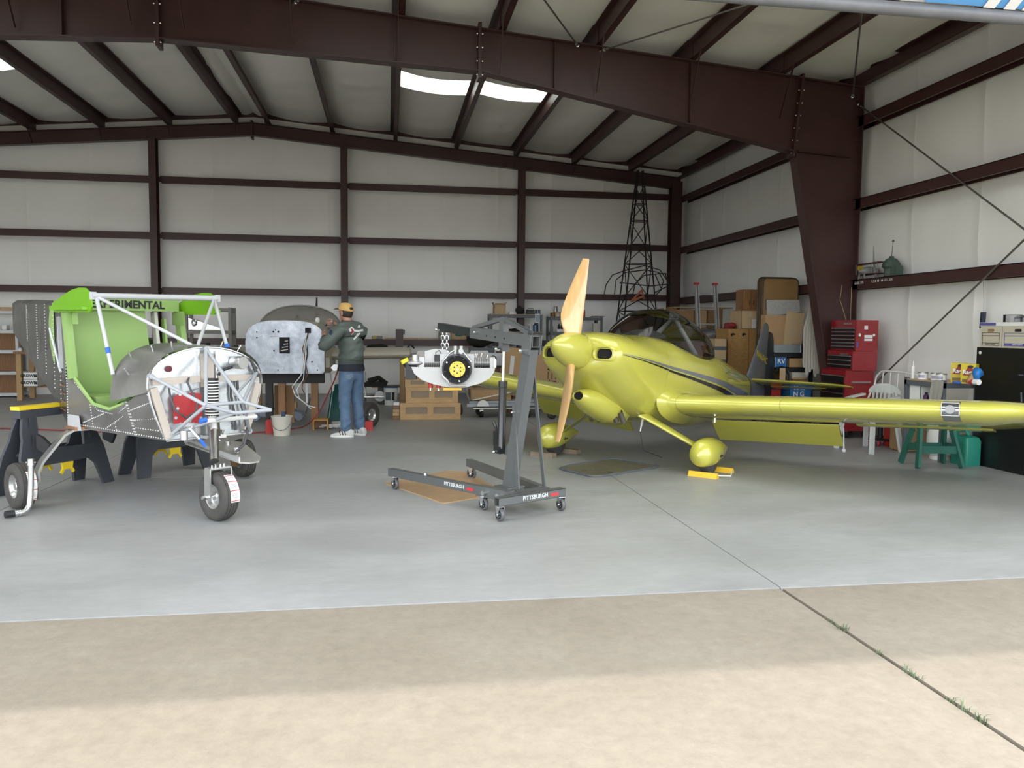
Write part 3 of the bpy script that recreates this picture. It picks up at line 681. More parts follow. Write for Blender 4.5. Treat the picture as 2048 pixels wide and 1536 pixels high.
MB(KM).bb(UF+.004, UF+.02, -.05, .06, .98, 1.24).go('centre_doubler', CREAM, fwl, 0)
# boot cowl skin behind the firewall
def dome(u, t):
    f = (u-.58)/(UF+.02-.58); n = 24; H = [(a*(1+.09*(1-f)), .88+(z-.88)*1.0+.02*(1-f)) for a, z in hw if z >= .89]
    z0 = .86*(1-f)+.96*f; H = [(H[0][0], z0)]+[h for h in H if h[1] > z0]
    P = [(KV-a, z) for a, z in H]+[(KV+a, z) for a, z in H[::-1][1:]]
    x = t*(len(P)-1); i = min(int(x), len(P)-2); q = x-i
    return (u, P[i][0]*(1-q)+P[i+1][0]*q, P[i][1]*(1-q)+P[i+1][1]*q)
def domering(u, n=30, off=0):
    f = (u-.58)/(UF+.02-.58); sc_ = 1+.09*(1-f); zt = 1.295+.02*(1-f); z0 = .86*(1-f)+.96*f; R = []
    for i in range(n+1):
        a = PI*i/n; cz = 1.0; b = .475*sc_
        c, s = math.cos(a), math.sin(a)
        R.append(V((u, KV-b*sgp(c, .72), z0+(zt-z0)*s**.80)))
    return R
MB(KM).loft([domering(.58+(UF+.035-.58)*i/6) for i in range(7)], False, False, False).go('boot_cowl', ALUD, k, 60)
cl = [(.20, -.40, 1.2), (.5, -.30, 1.25), (.62, -.18, 1.28), (.85, .16, 1.28), (.95, .28, 1.25), (.42, -.475, 1.08)]
for i, (t, v, z) in enumerate(cl):
    d = V((.2, KV+v*.9, .6)).normalized(); p = V((.62+t*.5, v, z)); MB(KM).tube([p, p+d*.06], .006, 6).go('cleco_pin', CHR, k)
# side skins: polygon panels, flat, with the door cut-out
def side(sg, poly, name, m, th=.003, par=None):
    """poly of (u, z); v follows the taper of the forward fuselage"""
    def vv(u, z):
        lowz = .335+(.475-.335)*min(1, max(0, (z-.585)/.40)); fz = max(0, min(1, (u+.3)/1.4)); b = .50*(1-fz)+lowz*fz
        return KV+sg*b
    A = [V((u, vv(u, z), z)) for u, z in poly]; n = len(A)
    return MB(KM).add(A+[p-V((0, sg*th, 0)) for p in A], [tuple(range(n)), tuple(range(n, 2*n))[::-1]]+[(i, (i+1) % n, n+(i+1) % n, n+i) for i in range(n)]).go(name, m, par or k, 0)
low = [(UF+.02, .585), (.6, .585), (0, .59), (-.32, .60), (-.32, 1.0), (-.14, 1.0), (.22, .79), (.5, .77), (.72, .86), (.86, .92), (UF+.02, .97), (UF+.02, .85), (UF+.02, .7)]
for sg in (-1, 1):
    # build as three flat facets so the skin bends with the taper
    side(sg, [(UF+.02, .585), (.72, .585), (.72, .86), (.9, .925), (UF+.02, .97), (UF+.02, .9), (UF+.02, .8), (UF+.02, .7)], 'side_skin', ALUD)
    side(sg, [(.72, .585), (.16, .588), (.16, .80), (.42, .775), (.72, .86)], 'side_skin', ALUD)
    side(sg, [(.16, .588), (-.32, .60), (-.32, 1.0), (-.14, 1.0), (.16, .80)], 'side_skin', ALUD)
MB(KM).prism([(UF, -.325), (UF, .345), (.2, .45), (-.32, .51), (-.32, -.49), (.2, -.43)], (0, 0, .585), (1, 0, 0), (0, 1, 0), .004).go('belly_skin', ALUD, k, 0)
# tapered rear fuselage
R = []
for u, hwid, zb, zt in ((-.32, .50, .60, 1.66), (-.75, .43, .775, 1.67), (-1.15, .365, .88, 1.68), (-1.8, .26, 1.07, 1.70), (-2.86, .09, 1.37, 1.72)):
    R.append([V((u, KV+a, z)) for a, z in ((-hwid, zb), (-hwid, zb+(zt-zb)*.5), (-hwid, zt-.04), (-hwid+.05, zt), (hwid-.05, zt), (hwid, zt-.04), (hwid, zb+(zt-zb)*.5), (hwid, zb))])
DKM = mat('shaded_aluminium', (.22, .215, .205), .30, .9, var=.22, vs=3, rvar=.1, stretch=(1, 1, .4))  # rear skin lies in a darker plane; that shade is put into its colour
rm = MB(KM).loft(R, False, True); rm.f = [f for i, f in enumerate(rm.f) if i not in (5, 13)]   # right-hand quarter window left open
rear = rm.go('rear_fuselage', DKM, k, 30)
for a_, b_ in ((0, 1), (1, 2)):   # lower half of that side
    p0, p1, q0, q1 = R[a_][5], R[a_][6], R[b_][5], R[b_][6]
    MB(KM).add([p1+(p0-p1)*.25, p1, q1, q1+(q0-q1)*.25], [(0, 1, 2, 3)]).go('window_sill', LGRN, k, 0)
# interior: bulkhead, floor, door frames
bh = MB(KM).prism([(-.47, .72), (.30, .72), (.20, 1.66), (-.47, 1.66)], (-.36, 0, 0), (0, 1, 0), (0, 0, 1), .01).go('cabin_bulkhead', LGRN, k, 0)
MB(KM).prism([(-.48, 1.585), (.50, 1.585), (.50, 1.70), (-.48, 1.70)], (-.30, 0, 0), (0, 1, 0), (0, 0, 1), .012).go('header_panel', LGRN, k, 0)
text('EXPERIMENTAL', 'lettering', BLK, k, K(-.285, .03, 1.637), klf, upv, .096, .001, bold=.003)
MB(KM).bb(-.30, UF-.02, -.31, .33, .625, .64).go('cabin_floor', LGRN, k, 0)
MB(KM).bb(-.30, .10, -.42, .44, .64, .86).go('seat_box', LGRN, k, 0)
MB(KM).bb(.10, .9, .0, .06, .64, .82).go('centre_tunnel', LGRN, k, 0)
MB(KM).prism([(-.30, .86), (-.33, 1.02), (.0, .86)], (0, .0, 0), (1, 0, 0), (0, 0, 1), .02).go('seat_gusset', LGRN, k, 0)
for sg in (-1, 1):
    v = KV+sg*.495
    MB(KM).bar((-.19, v, 1.0), (-.30, v, 1.58), .05, .09, (1, 0, 0)).go('door_post', LGRN, k, 0)
    MB(KM).bar((-.25, v, 1.02), (-.34, v, 1.58), .02, .05, (1, 0, 0)).go('post_flange', LGRN, k, 0)
    MB(KM).prism([(-.36, 1.46), (-.12, 1.46), (-.14, 1.58), (-.36, 1.58)], (0, v-sg*.03, 0), (1, 0, 0), (0, 0, 1), .006).go('gusset', LGRN, k, 0)
    vv2 = KV+sg*.485
    MB(KM).tube([(-.17, v, 1.02), (.16, vv2-sg*.01, .81), (.42, vv2-sg*.03, .785), (.66, vv2-sg*.05, .85)], .015, 6).go('sill_tube', LGRN, k, 30)
    # wing root rib and spar carry-through in bright green
    rb = [(-.42, 1.56), (.30, 1.555), (.34, 1.60), (.325, 1.68), (.29, 1.72), (.22, 1.75), (.10, 1.755), (-.05, 1.74), (-.25, 1.695), (-.40, 1.65), (-.46, 1.64), (-.46, 1.60)]
    MB(KM).prism(rb, (0, KV+sg*.53, 0), (1, 0, 0), (0, 0, 1), .012).go('wing_root_rib', BGRN, k, 0)
    MB(KM).prism([(-.40, 1.58), (.28, 1.575), (.28, 1.60), (-.40, 1.61)], (0, KV+sg*.53-sg*.0, 0), (1, 0, 0), (0, 0, 1), -.06*sg).go('rib_flange', BGRN, k, 0)
    MB(KM).bb(-.52, -.40, v-.015, v+.015, 1.60, 1.66).go('rear_lug', LGRN, k, 0)
# right-hand rear window frame post and cream panel strip
MB(KM).bar((-.34, .33, .95), (-.37, .30, 1.58), .03, .075, (1, 0, 0)).go('rear_post', mat('cream_strip', (.60, .60, .52), .5), k, 0)
MB(KM).bar((-.33, .40, .95), (-.36, .385, 1.52), .02, .06, (1, 0, 0)).go('rear_post', LGRN, k, 0)
# rear quarter window on the near side: green inner seen through it, strut and white strip
def rs(u, z): # point on rear fuselage left side
    return V((u, KV-(.50+.163*(u+.32))-.006, z))
MB(KM).add([rs(u, z) for u, z in ((-.76, 1.63), (-.83, 1.62), (-.91, 1.56), (-.95, 1.47), (-.92, 1.30), (-.80, 1.14), (-.72, 1.10), (-.715, 1.60))], [tuple(range(8))]).go('rear_window', LGRN, k, 0)
MB(KM).bar(rs(-.42, 1.08), rs(-.47, 1.52), .05, .012, (1, 0, 0)).go('white_strip', WHT, k, 0)
MB(KM).tube([rs(-.85, 1.42)-V((0, .01, 0)), rs(-.45, 1.05)-V((0, .01, 0))], .012, 6).go('brace_strut', mat('pale_strut', (.62, .66, .68), .4), k)
# white cabin-top tubes
FT = [K(.33, KV-.53, 1.685), K(.33, KV+.53, 1.70)]
ft = MB().tube(FT, .024, 12).go('cabin_top_tube', WHT, k)
for e in (0, 1): MB().bar(FT[e]-klf*.02, FT[e]+klf*.03, .012, .06, (0, 0, 1)).go('tube_lug', WHT, ft, 0)
L_, R_ = K(.33, KV-.50, 1.68), K(.33, KV+.50, 1.69)
S = [(L_, K(.60, KV-.50, 1.07)), (L_, K(.86, .02, 1.30)), (R_, K(.90, .05, 1.30)), (R_, K(.62, KV+.47, 1.22))]
for i, (a, b) in enumerate(S): MB().tube([a, b],   .0155 if i in (0, 3) else .014, 10).go('windshield_strut', WHT, k)
tp = S[0][0].lerp(S[0][1], .66); MB().tube([tp, tp.lerp(S[0][1], .22)], .018, 10).go('blue_tape', BLUE, k)
tp = S[3][0].lerp(S[3][1], .84); MB().tube([tp, S[3][1]], .022, 10).go('blue_tape', BLUE, k)
# firewall equipment
pr_ = MB(KM); pr_.prism([(-.285, .715), (-.12, .715), (-.115, .705), (-.075, .705), (-.07, .72), (-.06, .72), (-.055, .80), (-.065, .86), (-.06, .93), (-.13, .945), (-.15, .94), (-.26, .93), (-.285, .91)], (UF+.045, 0, 0), (0, 1, 0), (0, 0, 1), .006)
rp_ = pr_.go('red_plate', mat('red_anodised', (.42, .025, .03), .45), fwl, 0)
for v, z in ((-.235, .935), (-.19, .94), (-.27, .76), (-.235, .71), (-.18, .712), (-.07, .745), (-.07, .80), (-.255, .83), (-.16, .73)): MB(KM).lathe([(.0, .0), (.012, 0), (.012, .003), (0, .003)], (UF+.052, v, z), (1, 0, 0), 10).go('plate_hole', GALV, rp_)
MB(KM).tube([(UF+.03, -.31, 1.0), (UF+.08, -.325, .93), (UF+.11, -.30, .82), (UF+.11, -.22, .76), (UF+.11, -.14, .80), (UF+.1, -.12, .88), (UF+.09, -.16, .95), (UF+.06, -.18, 1.03), (UF+.03, -.15, 1.06)], .0085, 8).go('rubber_hose', mat('hose_grey', (.07, .07, .075), .5), fwl, 60)
MB(KM).lathe([(.0, 0), (.024, 0), (.024, .02), (.0, .022)], (UF+.005, -.30, 1.13), (1, 0, 0), 14).go('grommet', mat('dark_red_rubber', (.10, .01, .015), .5), fwl)
cyl = MB(KM).lathe([(.0, .0), (.045, 0), (.052, .02), (.052, .12), (.048, .13), (.0, .13)], (UF+.005, .24, 1.165), (1, .1, 0), 24).go('oil_canister', ALU, fwl)
MB(KM).tube([(UF+.05, .20, 1.13), (UF+.06, .15, 1.12), (UF+.05, .10, 1.10), (UF+.04, .09, 1.07)], .012, 8).go('hose', mat('hose_black', (.02, .02, .022), .5), fwl, 60)
MB(KM).tube([(UF+.04, .30, 1.20), (UF+.05, .37, 1.18), (UF+.05, .41, 1.09), (UF+.04, .44, 1.05)], .014, 8).go('hose', MT['hose_grey'], fwl, 60)
for v, pts in ((.20, [(UF+.03, .20, 1.02), (UF+.03, .20, .9), (UF+.03, .225, .75), (UF+.03, .235, .62)]), (.26, [(UF+.03, .255, 1.02), (UF+.03, .26, .9), (UF+.05, .30, .75), (UF+.06, .32, .60), (UF+.06, .29, .50), (UF+.02, .24, .44)])):
    MB(KM).tube(pts, .011, 8).go('hose', MT['hose_grey'], fwl, 60)
sl_ = MB(KM)
for z in (.96, .915, .87, .825): MB(KM).bar((UF+.03, -.155, z-.012), (UF+.03, -.075, z+.012), .006, .006).go('ladder_clip', mat('clip_steel', (.25, .25, .25), .4, .6), fwl, 0)
# nose leg: bungee pack, strut, fork and wheel
un = UF+.10; vn = .0
MB(KM).tube([(un, vn, 1.05), (un, vn, .76)], .048, 18).go('bungee_pack', BLK, k)
for i in range(12): MB(KM).lathe([(.047, -.004), (.056, -.004), (.056, .004), (.047, .004)], (un, vn, .775+.023*i), (0, 0, 1), 18).go('bungee_ring', PAPER, k)
STL = mat('brushed_steel', (.32, .31, .30), .35, .9, var=.1, vs=12)
MB(KM).tube([(un, vn, .76), (un+.02, vn, .60)], .048, 16).go('strut_housing', STL, k)
NW = fl(438, 1040); nw = KM.inverted() @ NW
MB(KM).tube([(un+.02, vn, .66), (nw.x-.06, nw.y+.005, .44)], .034, 16).go('nose_strut', STL, k)
MB(KM).bb(un-.06, un+.04, vn-.07, vn+.09, .585, .61).go('strut_bearing', ALU, k, 0)
aN = (klf*.99+kfw*-.05).normalized(); fN = V((-aN.y, aN.x, 0)) if False else V((aN.y, -aN.x, 0))
def wheel(c, axis, r, w, par, nm='tyre', hubm=ALU, hub_r=.44):
    c = V(c); axis = V(axis).normalized()
    pf = [(r*.50, -w*.40), (r*.62, -w*.47), (r*.82, -w*.50), (r*.94, -w*.42), (r*.985, -w*.28), (r*.965, -w*.27), (r*.965, -w*.25), (r, -w*.23), (r, -w*.10), (r*.975, -w*.09), (r*.975, -w*.07), (r, -w*.06), (r, w*.06), (r*.975, w*.07), (r*.975, w*.09), (r, w*.10), (r, w*.23), (r*.965, w*.25), (r*.965, w*.27), (r*.985, w*.28), (r*.94, w*.42), (r*.82, w*.50), (r*.62, w*.47), (r*.50, w*.40)]
    m = MB(); m.lathe(pf+[pf[0]], c, axis, 36); m.f = m.f[:-2]; t = m.go(nm, RUB, par, 50)
    hh = MB().lathe([(0, -w*.30), (r*.16, -w*.30), (r*.2, -w*.22), (r*.38, -w*.20), (r*.46, -w*.38), (r*.52, -w*.40), (r*.52, w*.40), (r*.46, w*.38), (r*.38, w*.20), (r*.2, w*.22), (r*.16, w*.30), (0, w*.30)], c, axis, 30).go('wheel_hub', hubm, par, 40)
    return t, hh
rN = .187; cN = NW+V((0, 0, rN)); tN, hN = wheel(cN, aN, rN, .135, k)
LBL = mat('tyre_label', (.75, .75, .74), .6)
def tyre_label(c, axis, r, w, a0, a1, par, refd, s0=-.2, s1=.5):
    c = V(c); axis = V(axis).normalized(); refd = V(refd).normalized(); up_ = V((0, 0, 1)); m = MB(); A = []
    for i in range(9):
        a = a0+(a1-a0)*i/8; d = refd*math.cos(a)+up_*math.sin(a); A.append([c+d*(r+.003)+axis*(w*s0), c+d*(r+.003)+axis*(w*(s0+s1)/2), c+d*(r*.975+.003)+axis*(w*s1)])
    o = m.loft(A, False, False, False).go('tyre_label', LBL, par, 60)
    for t in (.06, .30, .62, .95):
        a = a0+(a1-a0)*t; B = []
        for da in (-.015, .015):
            d = refd*math.cos(a+da)+up_*math.sin(a+da); B.append([c+d*(r+.005)+axis*(w*s0), c+d*(r+.005)+axis*(w*(s0+s1)/2), c+d*(r*.975+.005)+axis*(w*s1)])
        MB().loft(B, False, False, False).go('label_band', mat('label_red', (.5, .03, .04), .6), o)
    for t in (.12, .16, .40, .44, .48, .52, .72, .76, .80, .84):
        a = a0+(a1-a0)*t; B = []
        for da in (-.006, .006):
            d = refd*math.cos(a+da)+up_*math.sin(a+da); B.append([c+d*(r+.005)+axis*(w*(s0+.1)), c+d*(r+.005)+axis*(w*(s0+s1)/2), c+d*(r*.98+.005)+axis*(w*(s1-.12))])
        MB().loft(B, False, False, False).go('label_print', mat('label_ink', (.12, .12, .13), .7), o)
    return o
tyre_label(cN, aN, rN, .135, 1.05, -.15, tN, -kfw*-1 if False else V((aN.y, -aN.x, 0)), -.12, .45)
fk = MB(); fd = V((aN.y, -aN.x, 0))
tz = cN.z+rN+.035
for sg in (-1, 1):
    fk.bar(cN+aN*sg*.088+V((0, 0, -.02)), cN+aN*sg*.088+V((0, 0, rN+.02)), .012, .075, fd)
fk.bar(cN+aN*-.088+V((0, 0, rN+.025)), cN+aN*.088+V((0, 0, rN+.025)), .075, .012)
fk.go('wheel_fork', ALU, k, 0)
MB().tube([cN-aN*.135, cN+aN*.12], .014, 10).go('axle', CHR, k)
for e in (-.05, -.02, .02, .05): MB().tube([cN+aN*e+V((0, 0, rN+.03)), cN+aN*e+V((0, 0, rN+.05))], .008, 6).go('fork_bolt', CHR, k)
# engine mount truss
def mp(x, y, u): return ku(x, y, u)
top, lft, rgt = mp(412, 698, UF+.03), mp(303, 753, UF+.03), mp(514, 743, UF+.03)
ll, lr = mp(345, 868, UF+.03), mp(499, 862, UF+.03)
c0, c1_, tip_, c2_ = mp(412, 811, UF+.42), mp(486, 804, UF+.42), mp(542, 820, UF+.50), mp(470, 826, UF+.45)
ap1 = mp(412, 700, UF+.42)
for a, b, r in ((lft, c0, .014), (top, c0, .014), (top, c1_, .014), (c0, c1_, .013), (c1_, tip_, .013), (c0, c2_, .014), (c2_, tip_, .014), (rgt, c1_, .014), (c0, ll, .013), (c2_, ll+V((.01, 0, .0)), .014), (c1_, lr, .013), (rgt, mp(470, 790, UF+.2), .010)):
    MB().tube([a, b], r, 10).go('engine_mount_tube', GTUBE, k)
for p in (top, lft, rgt, ll, lr): MB().tube([p-kfw*.035, p+kfw*.01], .022, 10).go('mount_boss', GTUBE, k)
MB().tube([mp(413, 842, UF+.33), mp(512, 833, UF+.22)], .017, 10).go('white_sleeve', WPL, k)
MB().tube([mp(400, 843, UF+.33), mp(413, 839, UF+.33)], .019, 10).go('blue_tape', BLUE, k)
# lower tray hanging under the mount
TZ = .37
tr = [fl(370, 886, TZ+.03), fl(395, 878, TZ+.03), fl(486, 884, TZ), fl(521, 913, TZ-.02), fl(518, 922, TZ-.02), fl(500, 925, TZ-.02), fl(478, 924, TZ-.02)]
n = len(tr); MB().add(tr+[p-V((0, 0, .012)) for p in tr], [tuple(range(n)), tuple(range(n, 2*n))[::-1]]+[(i, (i+1) % n, n+(i+1) % n, n+i) for i in range(n)]).go('lower_tray', mat('tray_aluminium', (.50, .49, .46), .4, .35, var=.1), k, 0)
MB().bar(fl(369, 880, TZ+.03), fl(479, 920, TZ), .012, .045).go('tray_angle', mat('angle_aluminium', (.72, .73, .73), .35, .4), k, 0)
for x, y, h in ((455, 891, .04), (473, 905, .045)): MB().lathe([(.027, 0), (.027, h), (.022, h), (.0, h-.01)], fl(x, y, TZ), (0, 0, 1), 18).go('tray_spigot', ALU, k)
MB().lathe([(0, -.0), (.028, 0), (.028, .07), (.0, .072)], mp(368, 872, UF+.12)-V((0, 0, .03)), (0, 0, 1), 16).go('gascolator', ALU, k)
for a, b in (((383, 856, UF+.2), (381, 880)), ((491, 855, UF+.1), (486, 884)), ((446, 862, UF+.1), (455, 882))): MB().bar(mp(*a), fl(*b, TZ), .03, .008, kfw).go('tray_strap', CREAM, k, 0)
MB().tube([mp(379, 856, UF+.3), mp(410, 890, UF+.32)], .008, 8).go('cable_lead', WPL, k); MB().tube([mp(399, 878, UF+.32), mp(411, 892, UF+.32)], .013, 8).go('blue_connector', BLUE, k)
# main gear
A_, B_ = fl(42, 1018), fl(487, 953)
for c, sg in ((A_, -1), (B_, 1)):
    r = .185; cc = c+V((0, 0, r)); ax = klf*sg+V((0, 0, .12*sg*0))
    yaw = .02 if sg < 0 else -.1; ax2 = (klf*math.cos(yaw)+kfw*math.sin(yaw)*-1)
    t_o, h_o = wheel(cc, ax2, r, .13, k)
    if sg < 0: tyre_label(cc, ax2, r, .13, .75, -.55, t_o, V((ax2.y, -ax2.x, 0)), -.05, .45)
    leg = [K(-.16, KV+sg*.40, .575), K(-.16, KV+sg*.52, .575), K(-.15, KV+sg*.60, .54), K(-.12, KV+sg*.78, .34), K(-.08, KV+sg*.83, .27), K(-.04, KV+sg*.84, .20), cc-klf*sg*.10+V((0, 0, -.02))]
    m = MB(); RR = []
    for i, p in enumerate(leg):
        d = (leg[min(i+1, len(leg)-1)]-leg[max(i-1, 0)]).normalized(); nn = d.cross(kfw).normalized(); RR.append([p+kfw*a+nn*b for a, b in ((-.045, -.010), (.045, -.010), (.045, .010), (-.045, .010))])
    m.loft(RR).go('gear_leg', ALU, k, 25)
    MB().tube([cc-klf*sg*.11, cc+klf*sg*.03], .016, 10).go('axle', CHR, k)
    MB().lathe([(.0, -.006), (.08, -.006), (.08, .006), (0, .006)], cc-ax2*.09*sg, ax2, 22).go('brake_disc', mat('brass_disc', (.45, .30, .12), .35, .8), k)
    MB(KM).prism([(-.26, .58), (-.02, .58), (-.06, .70), (-.24, .70)], (0, KV+sg*.505, 0), (1, 0, 0), (0, 0, 1), .02).go('gear_bracket', WHT, k, 0)
    MB(KM).bb(-.24, -.04, KV+sg*.51-.04, KV+sg*.51+.04, .585, .605).go('gear_clamp', mat('copper_shim', (.45, .22, .12), .4, .6), k, 0)
# rivets on the side skin
rvm = MB()
def rvrow(p, q, n):
    for i in range(n): rvm.ell(p.lerp(q, i/(n-1)), .0058, n=5, m=3)
def sp_(u, z):
    lowz = .335+(.475-.335)*min(1, max(0, (z-.585)/.40)); fz = max(0, min(1, (u+.3)/1.4)); return K(u, KV-(.50*(1-fz)+lowz*fz)-.003, z)
for a, b, n in (((.72, .60), (.72, .86), 12), ((.70, .60), (.70, .86), 12), ((-.30, .62), (-.30, 1.0), 18), ((-.31, 1.0), (-.31, 1.6), 24), ((-.28, .62), (1.08, .60), 44), ((.75, .80), (1.08, .88), 12), ((.75, .72), (1.1, .76), 12), ((.75, .66), (1.12, .66), 12), ((-.14, .97), (.2, .77), 16), ((.22, .76), (.5, .745), 10), ((.5, .745), (.7, .83), 9), ((-.05, .64), (.3, .74), 14), ((.3, .62), (.6, .74), 12), ((.1, .62), (.1, .8), 9), ((.45, .62), (.45, .74), 6), ((1.09, .62), (1.09, .94), 12)): rvrow(sp_(*a), sp_(*b), n)
for u0 in (-.5, -.75, -1.1, -1.5, -2.0): rvrow(KM @ (rs(u0, .75+(-.3-u0)*.32)+V((0, -.002, 0))), KM @ (rs(u0, 1.64)+V((0, -.002, 0))), 22)
rvm.go('rivets', mat('rivet_bright', (.75, .75, .74), .4, .3), k, 60, kind='stuff')
for z, u0 in ((.93, -.34), (.86, -.34), (.79, -.34), (.72, -.34)): MB(KM).bar(rs(u0, z)+V((0, -.003, 0)), rs(u0-.20, z+.01)+V((0, -.003, 0)), .004, .008).go('copper_strip', MT['copper_shim'], k, 0)
# bits lying in the cabin
bag = MB(); bag.ell(K(.36, -.18, .76), (.17, .20, .105), n=22, m=14)
for i, p in enumerate(bag.v): h = math.sin(i*12.9898)*43758.5; h -= math.floor(h); bag.v[i] = p+(p-K(.36, -.18, .72))*(.22*(h-.5))
b_ = solo(bag, 'plastic_bag', glass('clear_polythene', (.80, .86, .80), rough=.15), 'crumpled clear plastic bag lying inside the green cabin', 'bag', sm=0)
ct = thing('control_stick', 'short grey aluminium control stick standing in the green cabin', 'control stick', tuple(K(.34, .10, .64)))
MB(KM).tube([(.34, .10, .64), (.34, .10, .95)], .026, 10).go('stick_tube', ALU, ct); MB(KM).tube([(.34, .10, .95), (.33, .10, 1.04)], .012, 8).go('grip', BLK, ct)
# bent exhaust-like steel pipe standing against the wheel
bp = thing('bent_pipe', 'bent bare steel pipe with clamped black rubber end leaning on the kit aeroplane wheel', 'pipe')
P0 = A_ - Vector((0, 0, 0)) + V((.10, -.20, 0)); zz = [.40, .30, .15, .07, .035, .03, .03]
bq = [fl(62, 945, .0)+V((0, 0, 0))]
def bpnt(x, y, Yp): return at(x, y, Yp)
yp = A_.y-.20
pts = [bpnt(62, 925, yp), bpnt(62, 960, yp), bpnt(61, 990, yp), bpnt(59, 1010, yp-.01), bpnt(53, 1020, yp-.03), bpnt(44, 1025, yp-.06), bpnt(28, 1027, yp-.10)]
lift = .026-min(p.z for p in pts); lift = 0 if abs(lift) > .1 else lift
bp.location = (pts[4].x, pts[4].y, 0); ORG[bp.name] = V(bp.location)
MB().tube(pts, .021, 12).go('pipe', ALU, bp, 60); MB().tube([pts[-1], pts[-1]+(pts[-1]-pts[-2]).normalized()*.06], .027, 12).go('rubber_sleeve', BLK, bp)
for t in (.25, .6): q = pts[-2].lerp(pts[-1], t); MB().tube([q, q+(pts[-1]-pts[-2]).normalized()*.015], .027, 12).go('hose_clamp', CHR, bp)
MB().tube([pts[0]+V((-.035, 0, 0)), pts[0]+V((.035, 0, 0))], .008, 8).lathe([(.03, 0), (.024, .05), (0, .05)], pts[0]-V((0, 0, .02)), (0, 0, 1), 12).go('top_fitting', STL, bp)
# ------------------------------------------------------------------ sawhorses
SAWP = mat('dark_grey_plastic', (.045, .05, .06), .5); SAWY = mat('yellow_plastic', (.80, .58, .02), .45)
def sawhorse(lab, c, a, L=.70, H=.80, grp='black sawhorses'):
    t = thing('sawhorse', lab, 'sawhorse', (c[0], c[1], 0), grp); M = xf((c[0], c[1], 0), a)
    MB(M).bb(-L/2, L/2, -.045, .045, H-.10, H-.03).go('top_beam', SAWP, t, 0)
    MB(M).bb(-L/2-.01, L/2+.01, -.05, .05, H-.03, H).go('yellow_top', SAWY, t, 0)
    for sx in (-1, 1):
        for sy in (-1, 1):
            x0 = sx*(L/2-.02); ri = lambda z: .03+.16*(1-z/(H-.04))
            poly = [(x0-sx*.02, H-.04), (x0-sx*.14, H-.05), (x0-sx*.13, H-.20), (x0-sx*.115, .50), (x0-sx*.13, .38), (x0-sx*.20, .33), (x0-sx*.05, .20), (x0-sx*.0, .0), (x0+sx*.12, .0), (x0+sx*.085, .34), (x0+sx*.035, .48), (x0+sx*.03, H-.22)]
            m = MB(M); A = [V((x, sy*ri(z), z)) for x, z in poly]; B = [p+V((0, -sy*.028, .0)) for p in A]; n = len(A)
            m.add(A+B, [tuple(range(n)), tuple(range(n, 2*n))[::-1]]+[(i, (i+1) % n, n+(i+1) % n, n+i) for i in range(n)]); lg = m.go('leg', SAWP, t, 0)
            for z0 in (.42, .56): MB(M).bb(x0-sx*.06-.012, x0-sx*.06+.012, sy*ri(z0)-.004+sy*.001, sy*ri(z0)+.004+sy*.001, z0, z0+.11).go('rib', SAWP, lg, 0)
        MB(M).prism([(-.20, .30), (-.30, .26), (-.34, .34), (-.26, .40), (-.20, .42)], (sx*(L/2-.04), 0, .12), (0, 1, 0), (0, 0, 1), .03*sx).go('clamp_hook', BLK, t, 0)
    MB(M).bb(-L/2+.06, L/2-.06, -.10, .10, .33, .355).bb(-L/2+.06, L/2-.06, -.115, -.10, .25, .38).bb(-L/2+.06, L/2-.06, .10, .115, .25, .38).go('shelf', SAWP, t, 0)
    for sy in (-1, 1): MB(M).prism([(-.06, .25), (-.05, .20), (-.075, .165), (-.055, .15), (-.03, .19), (.03, .19), (.055, .15), (.075, .165), (.05, .20), (.06, .25)], (0, sy*.125, 0), (1, 0, 0), (0, 0, 1), .018).go('yellow_clip', SAWY, t, 0)
    return t
sawhorse('dark grey plastic sawhorse with yellow top beside the kit aeroplane wheel', (-2.91, 7.575), 1.10, L=.74, H=.765)
sawhorse('dark plastic sawhorse hidden under the belly of the kit aeroplane', (-2.18, 8.39), .80, L=.62, H=.765)
# ------------------------------------------------------------------ engine hoist
hd = V((-.49, .87, 0)).normalized(); hs_ = V((-hd.y, hd.x, 0)); HO = V((1.10, 6.08, 0)); HM = frame(HO, hd, hs_, upv)
h = thing('engine_hoist', 'grey folding engine hoist on casters with black hydraulic ram', 'hoist', (HO.x, HO.y, 0))
def hp(p): return HM.inverted() @ V(p)
def sqtube(mb, p, q, w, hh, t=.005, up=(0, 0, 1)):
    """hollow rectangular tube"""
    p = V(p); q = V(q); d = (q-p).normalized(); u = V(up); a = d.cross(u).normalized(); b = a.cross(d).normalized()
    for k_, (x, y) in enumerate(((w/2, 0), (-w/2, 0), (0, hh/2), (0, -hh/2))):
        o = a*x+b*y; mb.bar(p+o*(1-t/max(w, hh)), q+o*(1-t/max(w, hh)), t if k_ < 2 else w, hh if k_ < 2 else t, up)
    return mb
ZB = .150
cr = sqtube(MB(HM), (0, .335, ZB), (0, -.335, ZB), .065, .065).go('rear_crossbar', HOIST, h, 0)
C1, C2, C3 = hp(fl(790, 978)), hp(fl(943, 957)), hp(fl(967, 1020))
l1a, l1b = V((.12, .125, ZB)), V((C1.x+.06, C1.y+.01, ZB)); l2a, l2b = V((.15, -.24, ZB)), V((C2.x+.06, C2.y-.01, ZB))
MB(HM).bb(.03, .37, -.05, .05, ZB-.032, ZB+.03).go('base_tube', HOIST, h, 0); MB(HM).bb(.09, .155, -.27, .16, ZB-.030, ZB+.028).go('leg_crossbar', HOIST, h, 0)
leg1 = sqtube(MB(HM), l1a, l1b, .06, .068).go('leg', HOIST, h, 0); leg2 = sqtube(MB(HM), l2a, l2b, .06, .068).go('leg', HOIST, h, 0)
d1 = (l1b-l1a).normalized(); n1 = V((-d1.y, d1.x, 0))
